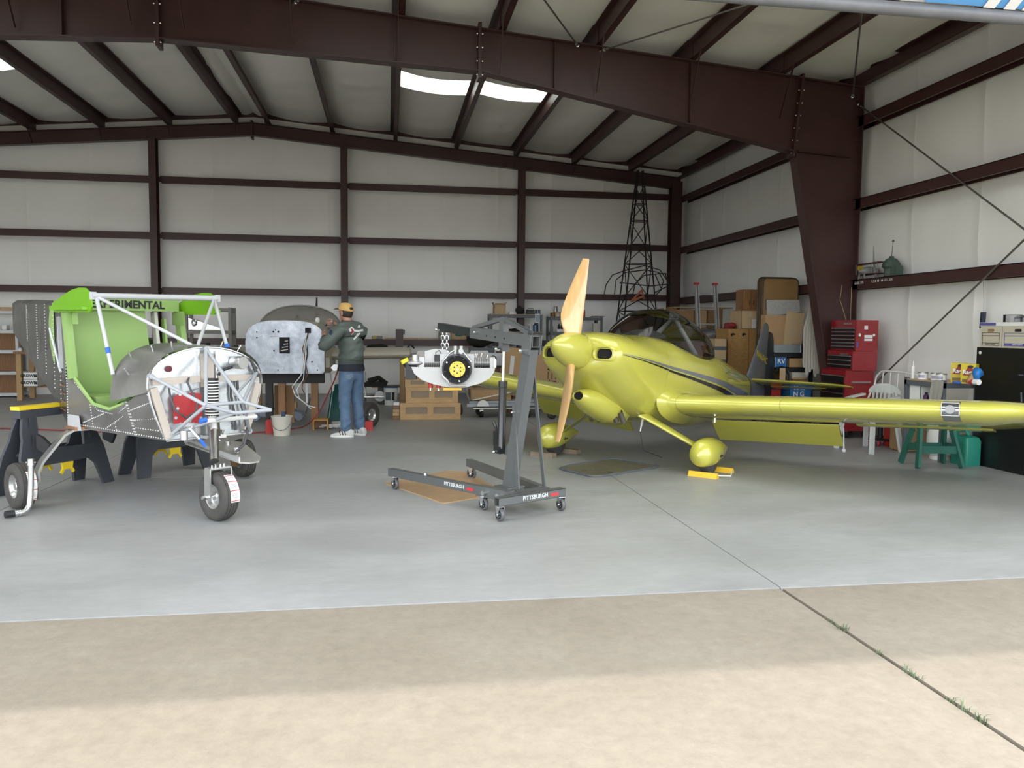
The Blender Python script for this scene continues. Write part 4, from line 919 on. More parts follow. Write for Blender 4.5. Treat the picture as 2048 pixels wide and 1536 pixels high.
sl1 = MB(HM).bar(l1a-d1*.02, l1a+d1*.33, .078, .082).go('leg_socket', HOIST, h, 0)
for t in (.06, .22): MB(HM).tube([l1a+d1*t+n1*.035, l1a+d1*t+n1*.075], .020, 12).go('socket_bolt', CHR, sl1)
MB(HM).tube([l1b-d1*.48+V((0, 0, .034)), l1b-d1*.48+V((0, 0, .052))], .018, 6).go('leg_bolt', CHR, leg1)
RDM = mat('red_badge', (.60, .03, .04), .5); SIL = mat('silver_lettering', (.70, .72, .73), .4)
wn = (HM.to_3x3() @ n1); wd_ = -(HM.to_3x3() @ d1)
tc = HM @ (l1a+d1*.60+n1*.032+V((0, 0, .004)))
text('PITTSBURGH', 'brand_lettering', SIL, leg1, tc, wd_, upv, .042, .0008, bold=.0006)
MB().bar(tc+wd_*.155-V((0, 0, .006)), tc+wd_*.235-V((0, 0, .006)), .002, .022, upv).go('red_badge', RDM, leg1, 0)
cn = HM.to_3x3() @ V((-1, 0, 0)); cdx = HM.to_3x3() @ V((0, -1, 0)); tc = HM @ V((-.034, -.02, ZB+.002))
text('PITTSBURGH', 'brand_lettering', SIL, cr, tc, cdx, upv, .044, .0008, bold=.0006)
MB().bar(tc+cdx*.155+V((0, 0, -.004)), tc+cdx*.235+V((0, 0, -.004)), .002, .022, upv).go('red_badge', RDM, cr, 0)
def caster(par, p, ax, r=.05):
    p = V((p.x, p.y, 0)); ax = V(ax).normalized(); c = p+V((0, 0, r)); t = thing if False else None
    w = MB(); w.lathe([(r*.5, -.013), (r*.72, -.016), (r*.9, -.016), (r, -.009), (r, .009), (r*.9, .016), (r*.72, .016), (r*.5, .013)], c, ax, 24); wo = w.go('caster_wheel', mat('caster_tread', (.10, .10, .10), .5), par)
    MB().lathe([(0, -.018), (r*.68, -.018), (r*.70, -.012), (r*.70, .012), (r*.68, .018), (0, .018)], c, ax, 20).go('caster_hub', BLKG, wo)
    for k_ in range(6):
        a = 2*PI*k_/6; e1 = V((0, 0, 1)); e2 = ax.cross(e1); MB().lathe([(0, -.0195), (.006, -.0195), (.006, .0195), (0, .0195)], c+(e1*math.cos(a)+e2*math.sin(a))*r*.45, ax, 8).go('hub_hole', GREYM, wo)
    f = MB(); e2 = ax.cross(V((0, 0, 1))).normalized()
    for sg in (-1, 1): f.prism([(-.010, -.012), (.010, -.012), (.024, .062), (-.024, .062)], c+ax*sg*.026, e2, (0, 0, 1), .004*sg)
    f.bb(c.x-.028, c.x+.028, c.y-.028, c.y+.028, c.z+.06, c.z+.066); f.go('caster_fork', CHR, par, 0)
    MB().tube([c-ax*.032, c+ax*.032], .006, 8).go('caster_axle', CHR, par)
for x, y, a in ((790, 978, .5), (943, 957, .95), (967, 1020, .6), (1000, 1042, .45), (1122, 1021, .40)):
    q = fl(x, y); caster(h, q, (math.cos(a), math.sin(a), 0))
pb, ptp = V((.27, 0, .18)), V((.02, 0, 1.30))
MB(HM).bar(pb, ptp, .080, .095, (1, 0, 0)).go('post', HOIST, h, 0)
MB(HM).bb(.20, .36, -.10, .09, .18, .192).go('post_foot_plate', HOIST, h, 0)
for sg in (-1, 1): MB(HM).bar((.02, sg*.052, 1.26), (.0, sg*.052, 1.41), .012, .10, (1, 0, 0)).go('boom_bracket', HOIST, h, 0)
b0, b1, b2 = V((-.045, 0, 1.355)), V((.78, 0, 1.418)), V((1.29, 0, 1.466))
sqtube(MB(HM), b0, b1, .078, .088, .006).go('boom', HOIST, h, 0)
bi = MB(HM).bar(b1-(b2-b1)*.3, b2, .062, .068).go('inner_boom', mat('boom_black', (.02, .023, .024), .4), h, 0)
bd = (b1-b0).normalized(); bn = V((0, 1, 0))
for t in (.35, .47, .59): MB(HM).lathe([(0, 0), (.007, 0), (.007, .003), (0, .003)], b0+bd*t+V((0, .040, -.006)), (0, 1, 0), 10).go('boom_hole', BLK, h)
for p, r in ((b0+bd*.72+V((0, .04, .012)), .014), (b2-(b2-b1)*.06+V((0, .036, -.022)), .016), (V((.04, .06, 1.285)), .017), (V((.36, .05, 1.29)), .017), (V((.36, -.05, 1.29)), .012), (V((.38, .05, .46)), .014), (V((.16, .04, .80)), .010)): MB(HM).tube([p, p+V((0, .03, 0))], r, 8).ell(p+V((0, .034, 0)), r*.6, n=8, m=5).go('bolt', CHR, h)
for sg in (-1, 1): MB(HM).bar((.03, sg*.028, 1.42), (.36, sg*.012, 1.535), .006, .030).bar((.36, sg*.012, 1.535), (.76, sg*.028, 1.46), .006, .030).go('boom_truss', HOIST, h, 0)
MB(HM).bb(.335, .385, -.03, .03, 1.42, 1.54).go('truss_post', HOIST, h, 0)
MB(HM).bar((.36, 0, 1.27), (.36, 0, 1.36), .07, .05, (1, 0, 0)).go('ram_bracket', HOIST, h, 0)
RAMB = mat('ram_black', (.018, .018, .020), .3, coat=.3)
MB(HM).lathe([(0, .0), (.036, 0), (.036, .02), (.033, .03), (.033, .50), (.038, .505), (.038, .55), (.02, .555), (0, .555)], (.385, 0, .48), V((-.03, 0, 1)), 24).go('ram_cylinder', RAMB, h)
MB(HM).tube([(.37, 0, 1.02), (.36, 0, 1.29)], .013, 12).go('ram_rod', CHR, h)
MB(HM).bb(.36, .44, -.035, .035, .44, .50).bb(.40, .455, -.03, .03, .5, .62).go('pump_block', RAMB, h, 0); MB(HM).tube([(.44, 0, .62), (.46, .03, .70)], .013, 8).go('handle_socket', RAMB, h)
MB(HM).prism([(.22, .40), (.40, .44), (.38, .48), (.20, .62)], (0, -.02, 0), (1, 0, 0), (0, 0, 1), .04).go('ram_foot', HOIST, h, 0)
MB(HM).bar((.10, .05, .20), (.17, .042, .86), .012, .035, (1, 0, 0)).go('post_brace', HOIST, h, 0)
MB(HM).bar((.10, -.22, .19), (.06, -.06, 1.12), .010, .035, (1, 0, 0)).go('post_brace', HOIST, h, 0)
# chain
ch0 = HM @ (b2+V((-.07, 0, -.03)))
def link(c, d, ax, L=.045, w=.028, r=.005):
    P = []
    for k_ in range(16):
        a = 2*PI*k_/16; x = math.cos(a)*w/2; z = math.sin(a)*w/2+(L/2-w/2)*(1 if math.sin(a) >= 0 else -1); P.append(c+ax*x+V((0, 0, z)))
    return MB().tube(P, r, 6, False, True)
chn = thing('chain', 'bright steel chain hanging from the hoist boom holding the engine', 'chain', tuple(ch0-V((0, 0, .30))))
for row in (-1, 1):
    for i in range(8):
        c = ch0+RT*(.018*row)+V((0, 0, -.035-.034*i)); link(c, None, RT if i % 2 == row % 2 else FW).go('chain_link', CHR, chn, 60)
# ------------------------------------------------------------------ aero engine hanging on the hoist
EC = at(914, 738, 6.98); ef = V((-.10, -.99, 0)).normalized(); er = V((ef.y*-1, ef.x, 0)); EM = frame(EC, er, -ef, upv)   # x right, y back, z up
if er.x < 0: er = -er; EM = frame(EC, er, -ef, upv)
e = thing('aero_engine', 'small flat-four aero engine with yellow propeller flange hanging from the hoist', 'engine', (EC.x, EC.y, EC.z-.2))
CAST = mat('cast_alloy', (.42, .42, .42), .45, .6, var=.12, vs=12); BLR = mat('black_ring', (.03, .032, .036), .35, coat=.3)
MB(EM).lathe([(.075, .055), (.085, .0), (.10, -.008), (.115, -.03), (.128, -.02), (.132, .0), (.132, .03), (.12, .055)], (0, 0, 0), (0, 1, 0), 40).go('flywheel_ring', BLR, e, 40)
MB(EM).lathe([(0, .04), (.09, .04), (.09, .0), (.074, -.012), (.074, .02), (0, .02)], (0, 0, 0), (0, 1, 0), 36).go('flywheel_recess', BLK, e, 40)
fla = MB(EM).lathe([(0, -.06), (.066, -.06), (.069, -.055), (.069, -.03), (0, -.02)], (.004, 0, .0), (0, 1, 0), 36).go('propeller_flange', mat('flange_yellow', (.75, .50, .06), .4), e, 40)
for k_ in range(6):
    a = 2*PI*k_/6+.5
    MB(EM).tube([(.004+.032*math.cos(a), -.062, .032*math.sin(a)), (.004+.032*math.cos(a), -.052, .032*math.sin(a))], .007, 8).go('flange_hole', mat('hole_brown', (.06, .035, .02), .6), fla)
    MB(EM).tube([(.004+.056*math.cos(a+.5), -.062, .056*math.sin(a+.5)), (.004+.056*math.cos(a+.5), -.055, .056*math.sin(a+.5))], .004, 6).go('flange_bolt', BLK, fla)
MB(EM).tube([(.006, -.075, .0), (.006, -.05, .0)], [.010, .022], 6).go('crank_nut', CHR, fla)
for k_ in range(8): a = 2*PI*k_/8+.2; MB(EM).lathe([(0, -.006), (.007, -.006), (.007, .0), (0, .0)], (.105*math.cos(a), -.028, .105*math.sin(a)), (0, 1, 0), 8).go('ring_hole', BLK if k_ % 3 else CHR, e)
pan = [(-.40, .012), (-.12, .012), (-.11, -.05), (0, -.09), (.11, -.05), (.12, .008), (.335, .008), (.325, -.03), (.285, -.085), (.20, -.13), (.07, -.165), (-.07, -.165), (-.20, -.14), (-.31, -.10), (-.375, -.045)]
PANM = mat('pan_white', (.46, .46, .45), .35)
MB(EM).prism(pan, (0, .05, 0), (1, 0, 0), (0, 0, 1), -.01).go('baffle_plate', PANM, e, 0)
MB(EM).loft([[V((x, y_, z*zs)) for x, z in pan[6:]] for y_, zs in ((.05, 1), (.14, .97), (.24, .85))], False, False, False).go('baffle_skirt', mat('pan_grey', (.40, .40, .39), .4), e, 40)
MB(EM).bb(-.15, .15, .06, .40, -.05, .13).go('crankcase', CAST, e, 0)
for sg in (-1, 1):
    for yb in (.09, .26):
        MB(EM).tube([(sg*.13, yb+.06, .055), (sg*.30, yb+.06, .055)], .038, 16).go('cylinder', CAST, e)
        for i in range(7): MB(EM).lathe([(.04, -.002), (.058, -.002), (.058, .002), (.04, .002)], (sg*(.165+.02*i), yb+.06, .055), (1, 0, 0), 20).go('cooling_fin', CAST, e)
    MB(EM).bb(min(sg*.29, sg*.335), max(sg*.29, sg*.335), .09, .40, .0, .10).go('cylinder_head', CAST, e, 0)
MB(EM).prism([(-.285, .05), (-.08, .05), (-.06, .12), (-.10, .165), (-.20, .17), (-.285, .15)], (0, .10, 0), (1, 0, 0), (0, 0, 1), -.02).go('white_shroud', PANM, e, 0)
MB(EM).bb(-.20, -.13, .075, .09, .06, .12).go('shroud_window', BLK, e, 0)
for x0, sx in ((.10, .19), (-.36, .14)): MB(EM).loft([[V((x0+sx*x, .11+.20*y, z)) for x, z in ((0, .06), (0, .12), (.1, .155), (.9, .155), (1, .12), (1, .06))] for y in (0, 1)]).go('rocker_shroud', mat('shroud_grey', (.20, .19, .18), .5, .3), e, 30)
MB(EM).tube([(-.37, .10, .12), (-.37, .10, .075), (-.36, .10, .055)], [.026, .03, .035], 14).go('intake_elbow', CAST, e, 60)
MB(EM).ell((-.375, .10, .045), (.075, .05, .022), n=18, m=10).go('intake_plenum', CAST, e, 60)
for sx in (-.025, .025): MB(EM).tube([(sx+.01, .03, .13), (sx+.01, .03, .20)], .018, 12).go('lifting_post', CAST, e)
MB(EM).tube([(.035, .02, .155), (.035, -.01, .155)], .022, 14).go('starter', CAST, e)
for sg in (-1, 1): MB(EM).tube([(sg*.02, .02, .165), (sg*.06, .01, .14), (sg*.125, .0, .06)], .008, 8).go('ring_bracket', ALU, e)
MB(EM).tube([(-.125, -.01, -.05), (-.11, -.02, -.075), (-.08, -.025, -.10), (-.06, -.025, -.14), (.08, -.025, -.14)], .009, 8).go('front_bracket', ALU, e)
MB(EM).bb(-.12, .04, .06, .14, -.19, -.17).go('orange_plate', mat('orange_paint', (.75, .42, .03), .5), e, 0)
for x in (-.235, -.165): MB(EM).tube([(x, .12, -.125), (x, .12, -.175)], .020, 10).go('red_fitting', RED, e); MB(EM).tube([(x, .12, -.17), (x, .12, -.20)], .009, 8).go('fitting_tip', CHR, e)
MB(EM).bb(-.45, -.36, .06, .20, -.10, .02).go('oil_box', BLK, e, 0)
MB(EM).tube([(-.43, .10, .01), (-.46, .10, .06)], .028, 12).go('filler_neck', BLK, e); MB(EM).tube([(-.453, .10, .048), (-.47, .10, .078)], .035, 12).go('filler_cap', mat('cap_yellow', (.75, .62, .03), .5), e)
for x, z in ((.17, .10), (.21, .105), (.26, .09), (.155, .10)): MB(EM).tube([(x, .10, z), (x+.008, .085, z+.03)], .006, 6).go('stud', PAPER, e)
MB(EM).bb(.325, .345, .08, .20, .01, .085).go('exhaust_flange', WPL, e, 0)
MB(EM).tube([(-.14, .09, .13), (-.16, .07, .16), (-.19, .07, .14), (-.18, .08, .09)], .003, 6).go('wire', BLK, e)
# plywood sheet under the hoist and a drip tray beside it
pq = [fl(770, 968), fl(887, 1008), fl(1012, 987), fl(935, 945), fl(893, 943)]
mb = MB(); A = [V((p.x, p.y, .0)) for p in pq]; n = len(A); mb.add([p+V((0, 0, .0)) for p in A]+[p+V((0, 0, .009)) for p in A], [tuple(range(n))[::-1], tuple(range(n, 2*n))]+[(i, (i+1) % n, n+(i+1) % n, n+i) for i in range(n)])
solo(mb, 'plywood_sheet', mat('sheet_ply', (.36, .23, .125), .6, col2=(.46, .31, .18), vs=3, stretch=(3, 14, 1)), 'thin brown plywood sheet lying on the floor under the engine hoist', 'board', sm=0)
corn = [fl(1112, 938), fl(1190, 957), fl(1328, 934), fl(1225, 918)]; P = []
for i in range(4):
    a, b, c = corn[i-1], corn[i], corn[(i+1) % 4]; f = .18
    for t in range(6): t /= 5; p0 = b.lerp(a, f); p2 = b.lerp(c, f); P.append(p0.lerp(b, t).lerp(b.lerp(p2, t), t))
mb = MB(); n = len(P); mb.add(P+[p+V((0, 0, .010)) for p in P], [tuple(range(n))[::-1], tuple(range(n, 2*n))]+[(i, (i+1) % n, n+(i+1) % n, n+i) for i in range(n)])
dt = thing('drip_tray', 'flat grey metal drip tray with oily stains under the yellow aeroplane', 'tray', (2.3, 8.1, 0))
mb.go('tray_sheet', mat('oily_sheet', (.20, .20, .19), .35, .3, col2=(.30, .26, .16), vs=4, rvar=.15), dt, 0)
MB().tube([p+V((0, 0, .012)) for p in P], .010, 6, False, True).go('rolled_edge', GREYM, dt, 60)
# ------------------------------------------------------------------ stripped aeroplane behind, nose towards the door
BX, BYF = -1.42, 11.62
BEI = mat('beige_paint', (.40, .37, .30), .45, var=.06, vs=3)
WFW = mat('weathered_firewall', (.33, .37, .44), .40, .35, col2=(.70, .74, .81), vs=6, bump=.25, bs=14, fine=.12)
q = thing('stripped_aeroplane', 'stripped low-wing aeroplane with bare blue-white firewall facing the door', 'aeroplane', (BX, BYF, 0))
def fwsec(sx, zb, zt, hw_):
    P = [(-hw_+.03, zb), (hw_-.03, zb), (hw_, zb+.03)]
    for i in range(13):
        a = PI*i/12; P.append((hw_*sgp(math.cos(a), .62), zt-.30+.30*math.sin(a)**.8))
    P.append((-hw_, zb+.03)); return [(x*sx, z) for x, z in P]
o_ = fwsec(1, .80, 1.545, .535)
mb = MB(frame((BX, BYF, 0), (1, 0, 0), (0, 1, 0), (0, 0, 1)))
mb.prism(o_, (0, 0, 0), (1, 0, 0), (0, 0, 1), .02); bfw = mb.go('firewall', WFW, q, 0)
BMx = frame((BX, BYF, 0), (1, 0, 0), (0, 1, 0), (0, 0, 1))
MB(BMx).bb(-.10, .085, -.028, -.018, 1.06, 1.335).go('opening_frame', WFW, bfw, 0)
HOLE = mat('dark_opening', (.012, .012, .012), .9)
op = MB(BMx).bb(-.08, .065, -.034, -.026, 1.085, 1.31).go('window_opening', HOLE, bfw, 0)
for i in range(4): MB(BMx).bar((-.06+.02*i, -.036, 1.12+.045*i), (.04, -.036, 1.14+.04*i), .003, .012).go('thing_inside', ALUD, op, 0)
MB(BMx).bb(.275, .355, -.032, -.022, 1.37, 1.445).go('square_opening', HOLE, bfw, 0)
for x, z, r in ((-.155, 1.385, .014), (-.125, 1.41, .010), (-.09, 1.385, .014), (-.15, 1.12, .012), (.365, .965, .012), (-.42, .85, .01), (-.10, .85, .01), (.44, .85, .01), (.27, 1.02, .006), (.33, 1.2, .006), (-.38, 1.38, .01), (-.38, 1.3, .01)): MB(BMx).lathe([(0, -.028), (r, -.028), (r, -.02), (0, -.02)], (x, 0, z), (0, 1, 0), 10).go('bolt_hole', HOLE, bfw)
MB(BMx).bar((-.20, -.03, 1.32), (-.08, -.03, 1.325), .01, .012).go('bracket', ALUD, bfw, 0); MB(BMx).bar((-.34, -.03, 1.30), (-.34, -.03, 1.37), .02, .04, (1, 0, 0)).go('bracket', WFW, bfw, 0)
rvb = MB(BMx)
for i in range(64):
    t = i/64; n = len(o_); x = t*n; j = int(x); f = x-j; a, b = o_[j], o_[(j+1) % n]; rvb.ell(((a[0]*(1-f)+b[0]*f)*.97, -.022, (a[1]*(1-f)+b[1]*f-1.17)*.97+1.17), .006, n=5, m=3)
rvb.go('rivets', ALU, bfw, 60, kind='stuff')
WIRES = [([(.30, -.04, 1.37), (.27, -.07, 1.2), (.25, -.07, .95), (.22, -.08, .78), (.10, -.10, .62), (.14, -.12, .5), (.32, -.14, .36), (.42, -.14, .33)], WPL, .007), ([(.31, -.04, 1.36), (.29, -.08, 1.15), (.27, -.08, .9), (.25, -.08, .72), (.16, -.1, .58), (.20, -.12, .46), (.36, -.14, .31)], WPL, .006), ([(.32, -.04, 1.38), (.29, -.06, 1.25), (.31, -.07, 1.08), (.27, -.07, .9), (.28, -.07, .72)], BLK, .009), ([(.30, -.04, 1.36), (.26, -.06, 1.2), (.27, -.07, 1.0), (.31, -.07, .8), (.25, -.07, .66)], mat('wire_brown', (.16, .07, .04), .6), .007), ([(.31, -.05, 1.3), (.24, -.06, 1.16), (.28, -.07, .96), (.23, -.07, .6), (.27, -.07, .5)], MT['wire_brown'], .006)]
for P, m_, r in WIRES: MB(BMx).tube(P, r, 6).go('hanging_wire', m_, q, 60)
R = []
for y, hw_, zb, zt in ((.022, .535, .80, 1.545), (.6, .60, .78, 1.57), (1.4, .60, .80, 1.50), (2.6, .40, .9, 1.42), (4.6, .12, 1.1, 1.36)): R.append([V((x, y, z)) for x, z in fwsec(1, zb, zt, hw_)])
MB(BMx).loft(R).go('fuselage', BEI, q, 40)
cvm = dusty('dusty_canopy', (.20, .19, .165), .35)
def cdome(y, hw_, zt): return [V((.10+hw_*math.cos(PI*i/20), y, 1.42+(zt-1.42)*math.sin(PI*i/20)**.75)) for i in range(21)]
cn_ = MB(BMx).loft([cdome(.45, .30, 1.45), cdome(.55, .52, 1.62), cdome(.8, .58, 1.74), cdome(1.2, .60, 1.78), cdome(1.8, .56, 1.74), cdome(2.4, .40, 1.5)], False, False, False).go('canopy', cvm, q, 60)
MB(BMx).tube(cdome(1.2, .605, 1.785), .014, 8).go('canopy_bow', ALUD, cn_); MB(BMx).tube([(.1, .5, 1.6), (.1, 1.2, 1.775), (.1, 1.8, 1.73)], .010, 8).go('canopy_spine', ALUD, cn_)
MB(BMx).bb(-.35, .55, 1.0, 1.06, 1.38, 1.46).go('instrument_panel', BLK, q, 0)
MB(BMx).tube([(.07, .9, 1.45), (.07, .9, 1.62)], .03, 8).go('mirror_post', BLK, q); MB(BMx).ell((.40, .5, 1.555), (.035, .02, .045)).go('white_knob', WPL, q)
for sg, tipx in ((1, 1.78), (-1, -1.85)):
    A = []
    for x, c in ((.45, 1.35), (1.2, 1.32), (abs(tipx)-.12, 1.28), (abs(tipx)-.03, 1.15), (abs(tipx), .8)):
        A.append(wingring(0, c, .13, (sg*x, .60+(1.35-c)*.3, 1.015+.02*x), (0, 0, 1), (0, 1, 0), 14))
    MB(BMx).loft(A).go('wing', BEI, q, 45)
MB(BMx).loft([wingring(0, c, .10, (.06, y, z), (1, 0, 0), (0, 1, 0), 12, 0) for y, z, c in ((3.9, 1.3, .8), (4.2, 1.75, .45), (4.35, 2.03, .25))]).go('fin', mat('fin_dark', (.06, .06, .065), .5), q, 45)
for x in (.27, .34): MB(BMx).prism([(-.02, 0), (.02, 0), (.012, -.45), (-.012, -.45)], (x-.02, .4, .80), (1, 0, 0), (0, 0, 1), .02).go('white_strut', WPL, q, 0)
MB(BMx).lathe([(.05, 0), (.03, -.12), (.012, -.26), (0, -.27)], (.62, .5, .78), (0, 0, 1), 14).go('white_cone', WPL, q)
MB(BMx).prism([(-.04, 0), (0, .05), (.05, .045), (.07, 0), (.03, -.045), (0, -.04)], (.66, .05, .88), (1, 0, 0), (0, 0, 1), .03).go('grey_bracket', ALU, q, 0)
MB(BMx).bb(.52, .60, .10, .5, .88, 1.02).go('wing_root_cuff', BEI, q, 0)
# stand it rests on
sd = thing('support_stand', 'dark wooden trestle holding up the stripped aeroplane', 'trestle', (BX, BYF+.5, 0))
MB(BMx).bb(-.55, .50, .34, .50, .64, .79).go('cross_beam', mat('black_beam', (.02, .019, .018), .6), sd, 0)
for x, m_ in ((-.28, MT['black_beam']), (-.10, DWOOD), (.36, DWOOD)): MB(BMx).bb(x-.05, x+.05, .36, .46, 0, .64).go('post', m_, sd, 0)
MB(BMx).bb(-.22, .06, .47, .50, .05, .60).go('brown_panel', CARDD, sd, 0)

# ------------------------------------------------------------------ the man
mf = V((-.70, .71, 0)).normalized(); mlf = V((-mf.y, mf.x, 0)); MO = V((-.485, 10.95, 0)); MMx = frame(MO, mf, mlf, upv)
SKIN = mat('skin', (.50, .26, .19), .55, var=.06, vs=8); JACK = mat('sage_nylon', (.105, .130, .115), .55, var=.08, vs=9, bump=.12, bs=18); JEAN = mat('blue_denim', (.075, .135, .235), .8, col2=(.135, .21, .33), vs=7, bump=.1, bs=60)
CAPM = mat('tan_cap', (.66, .42, .14), .7, var=.05); HAIR = mat('dark_hair', (.04, .027, .02), .7, bump=.3, bs=90); NAVY = mat('navy_knit', (.018, .022, .034), .85)
def skinmesh(P, E, Rr, M, lev=2, root=0, smooth=0):
    me = bpy.data.meshes.new('s'); me.from_pydata(P, E, []); o = bpy.data.objects.new('s', me); COL.objects.link(o)
    sm_ = o.modifiers.new('s', 'SKIN'); sm_.use_smooth_shade = True
    for i, r in enumerate(Rr): me.skin_vertices[0].data[i].radius = r if hasattr(r, '__len__') else (r, r)
    for i in range(len(P)): me.skin_vertices[0].data[i].use_root = (i == root)
    ss = o.modifiers.new('d', 'SUBSURF'); ss.levels = lev; ss.render_levels = lev
    bpy.context.view_layer.update()
    ev = bpy.data.meshes.new_from_object(o.evaluated_get(bpy.context.evaluated_depsgraph_get()))
    if smooth:
        b_ = bmesh.new(); b_.from_mesh(ev)
        for _ in range(smooth): bmesh.ops.smooth_vert(b_, verts=b_.verts, factor=.5, use_axis_x=True, use_axis_y=True, use_axis_z=True)
        b_.to_mesh(ev); b_.free()
    vs = [M @ v.co for v in ev.vertices]; fs = [tuple(p.vertices) for p in ev.polygons]
    bpy.data.objects.remove(o); bpy.data.meshes.remove(me); bpy.data.meshes.remove(ev)
    return vs, fs
def J(**k_): return k_
pe = thing('person', 'person in tan cap, sage green bomber jacket and jeans working at the bare firewall', 'person', (MO.x, MO.y, 0))
pts = dict(pel=(0, 0, .96), wai=(.005, 0, 1.10), che=(.02, 0, 1.30), nb=(.03, 0, 1.455), nk=(.055, 0, 1.53), hb=(.085, 0, 1.585), hc=(.10, 0, 1.655), ht=(.09, 0, 1.715),
           lsh=(.02, .155, 1.425), lel=(.13, .37, 1.185), lwr=(.345, .165, 1.315), lha=(.41, .11, 1.365),
           rsh=(.02, -.155, 1.425), rel=(.17, -.27, 1.25), rwr=(.345, -.10, 1.485), rha=(.41, -.05, 1.52),
           lhi=(0, .095, .90), lkn=(.0, .115, .50), lan=(-.05, .135, .10), lto=(.03, .20, .035), rhi=(0, -.095, .90), rkn=(.02, -.11, .50), ran=(-.03, -.12, .10), rto=(.07, -.11, .035))
nm = list(pts); ix = {n: i for i, n in enumerate(nm)}
ed = 'pel-wai wai-che che-nb nb-nk nk-hb hb-hc hc-ht che-lsh lsh-lel lel-lwr lwr-lha che-rsh rsh-rel rel-rwr rwr-rha pel-lhi lhi-lkn lkn-lan lan-lto pel-rhi rhi-rkn rkn-ran ran-rto'.split()
pts['lua'] = (.06, .265, 1.32); nm.append('lua'); ix['lua'] = len(nm)-1; ed = [x_ for x_ in ed if x_ != 'lsh-lel']+['lsh-lua', 'lua-lel']
rad = dict(lua=.04, pel=.095, wai=.10, che=.105, nb=.065, nk=.056, hb=.066, hc=(.085, .074), ht=.062, lsh=.045, lel=.036, lwr=.028, lha=(.040, .020), rsh=.045, rel=.042, rwr=.028, rha=(.040, .020), lhi=.075, lkn=.058, lan=.038, lto=.022, rhi=.075, rkn=.058, ran=.038, rto=.022)
vs, fs = skinmesh([pts[n] for n in nm], [tuple(ix[a] for a in e_.split('-')) for e_ in ed], [rad[n] for n in nm], MMx)
body = MB(); body.add(vs, fs)
bm_ = MB(MMx)
def finger(base, dirs, L, r):
    P = [V(base)]; 
    for d, l in zip(dirs, L): P.append(P[-1]+V(d).normalized()*l)
    bm_.tube(P, [r, r*.95, r*.85, r*.6][:len(P)], 8)
for hand, sd_ in ((pts['lha'], 1), (pts['rha'], -1)):
    hx = V(hand)
    for k_ in range(4):
        off_ = V((.035, -sd_*.008, .030-.020*k_)); finger(hx+off_*.9, [(1, -sd_*.25, -.02), (.55, -sd_*.9, -.05), (-.2, -sd_*.95, -.05)], [(.034, .026, .018), (.038, .028, .020), (.035, .026, .018), (.028, .021, .015)][k_], .0088 if k_ < 3 else .0075)
    finger(hx+V((-.005, -sd_*.012, .032)), [(.75, -sd_*.5, .45), (.95, -sd_*.5, .0), (.8, -sd_*.6, -.2)], (.032, .026, .018), .0098)
hd_ = V(pts['hc'])
bm_.ell(hd_+V((.0, 0, .005)), (.098, .076, .112), n=24, m=16)          # skull and face
bm_.loft([[hd_+V((.085+a, y*w, z-.01)) for y, z in ((-1, -.022), (1, -.022), (.35, .03), (-.35, .03))] for a, w in ((0, .017), (.018, .013), (.032, .008))])   # nose
bm_.ell(hd_+V((.088, 0, -.052)), (.014, .026, .008)); bm_.ell(hd_+V((.070, 0, -.088)), (.032, .034, .026), n=14)       # mouth, chin
for sg in (-1, 1):
    bm_.ell(hd_+V((-.008, sg*.077, -.012)), (.020, .010, .032), n=12); bm_.ell(hd_+V((.082, sg*.030, .012)), (.014, .013, .010), n=10)
body.add(bm_.v, bm_.f)
body = body.go('body', SKIN, pe, 70)
hr = MB(MMx); hr.ell(hd_+V((-.020, 0, .0)), (.090, .080, .098), n=20, m=14); hr.v = [p for p in hr.v]; hr.go('hair', HAIR, pe, 70)
for sg in (-1, 1): MB(MMx).ell(hd_+V((.094, sg*.030, .012)), (.004, .008, .006), n=8, m=5).go('eye', BLK, body)
cp_ = MB(MMx); A = []
for i in range(9):
    t = i/8; rr = max(.01, math.cos(t*PI/2)**.6); A.append([hd_+V((.0-.006+.112*rr*math.cos(2*PI*k_/24), .092*rr*math.sin(2*PI*k_/24), .032+.098*math.sin(t*PI/2)+.02*math.cos(2*PI*k_/24)*(1-t))) for k_ in range(24)])
cp_.loft(A, True, True); cap = cp_.go('cap', CAPM, pe, 60)
MB(MMx).loft([[hd_+V((x, y, .050+.010-.9*y*y-(.014 if x > .12 else 0))) for y in dense(-.075, .075, 8)] for x in (.085, .12, .16)]+[[hd_+V((.185-abs(y)*.35, y*.9, .040-.9*y*y)) for y in dense(-.075, .075, 8)]], False, False, False).go('cap_brim', CAPM, cap, 60)
MB(MMx).ell(hd_+V((-.098, 0, .048)), (.022, .034, .024), n=12).go('cap_strap_gap', HAIR, cap)
jp = dict(hem=(.0, 0, .985), wai=(-.005, 0, 1.06), mid=(.0, 0, 1.20), che=(.01, 0, 1.33), nb=(.03, 0, 1.47), col=(.05, 0, 1.525), lsh=(.015, .185, 1.425), lua=(.06, .275, 1.32), lel=(.13, .375, 1.185), lfo=(.22, .28, 1.235), lwr=(.325, .18, 1.305), rsh=(.015, -.185, 1.425), rua=(.09, -.25, 1.33), rel=(.17, -.275, 1.25), rfo=(.26, -.18, 1.37), rwr=(.325, -.115, 1.465))
jr = dict(hem=(.155, .19), wai=(.165, .20), mid=(.165, .20), che=(.165, .20), nb=.125, col=.085, lsh=.105, lua=.095, lel=.085, lfo=.075, lwr=.045, rsh=.105, rua=.094, rel=.085, rfo=.075, rwr=.045)
nj = list(jp); ij = {n: i for i, n in enumerate(nj)}
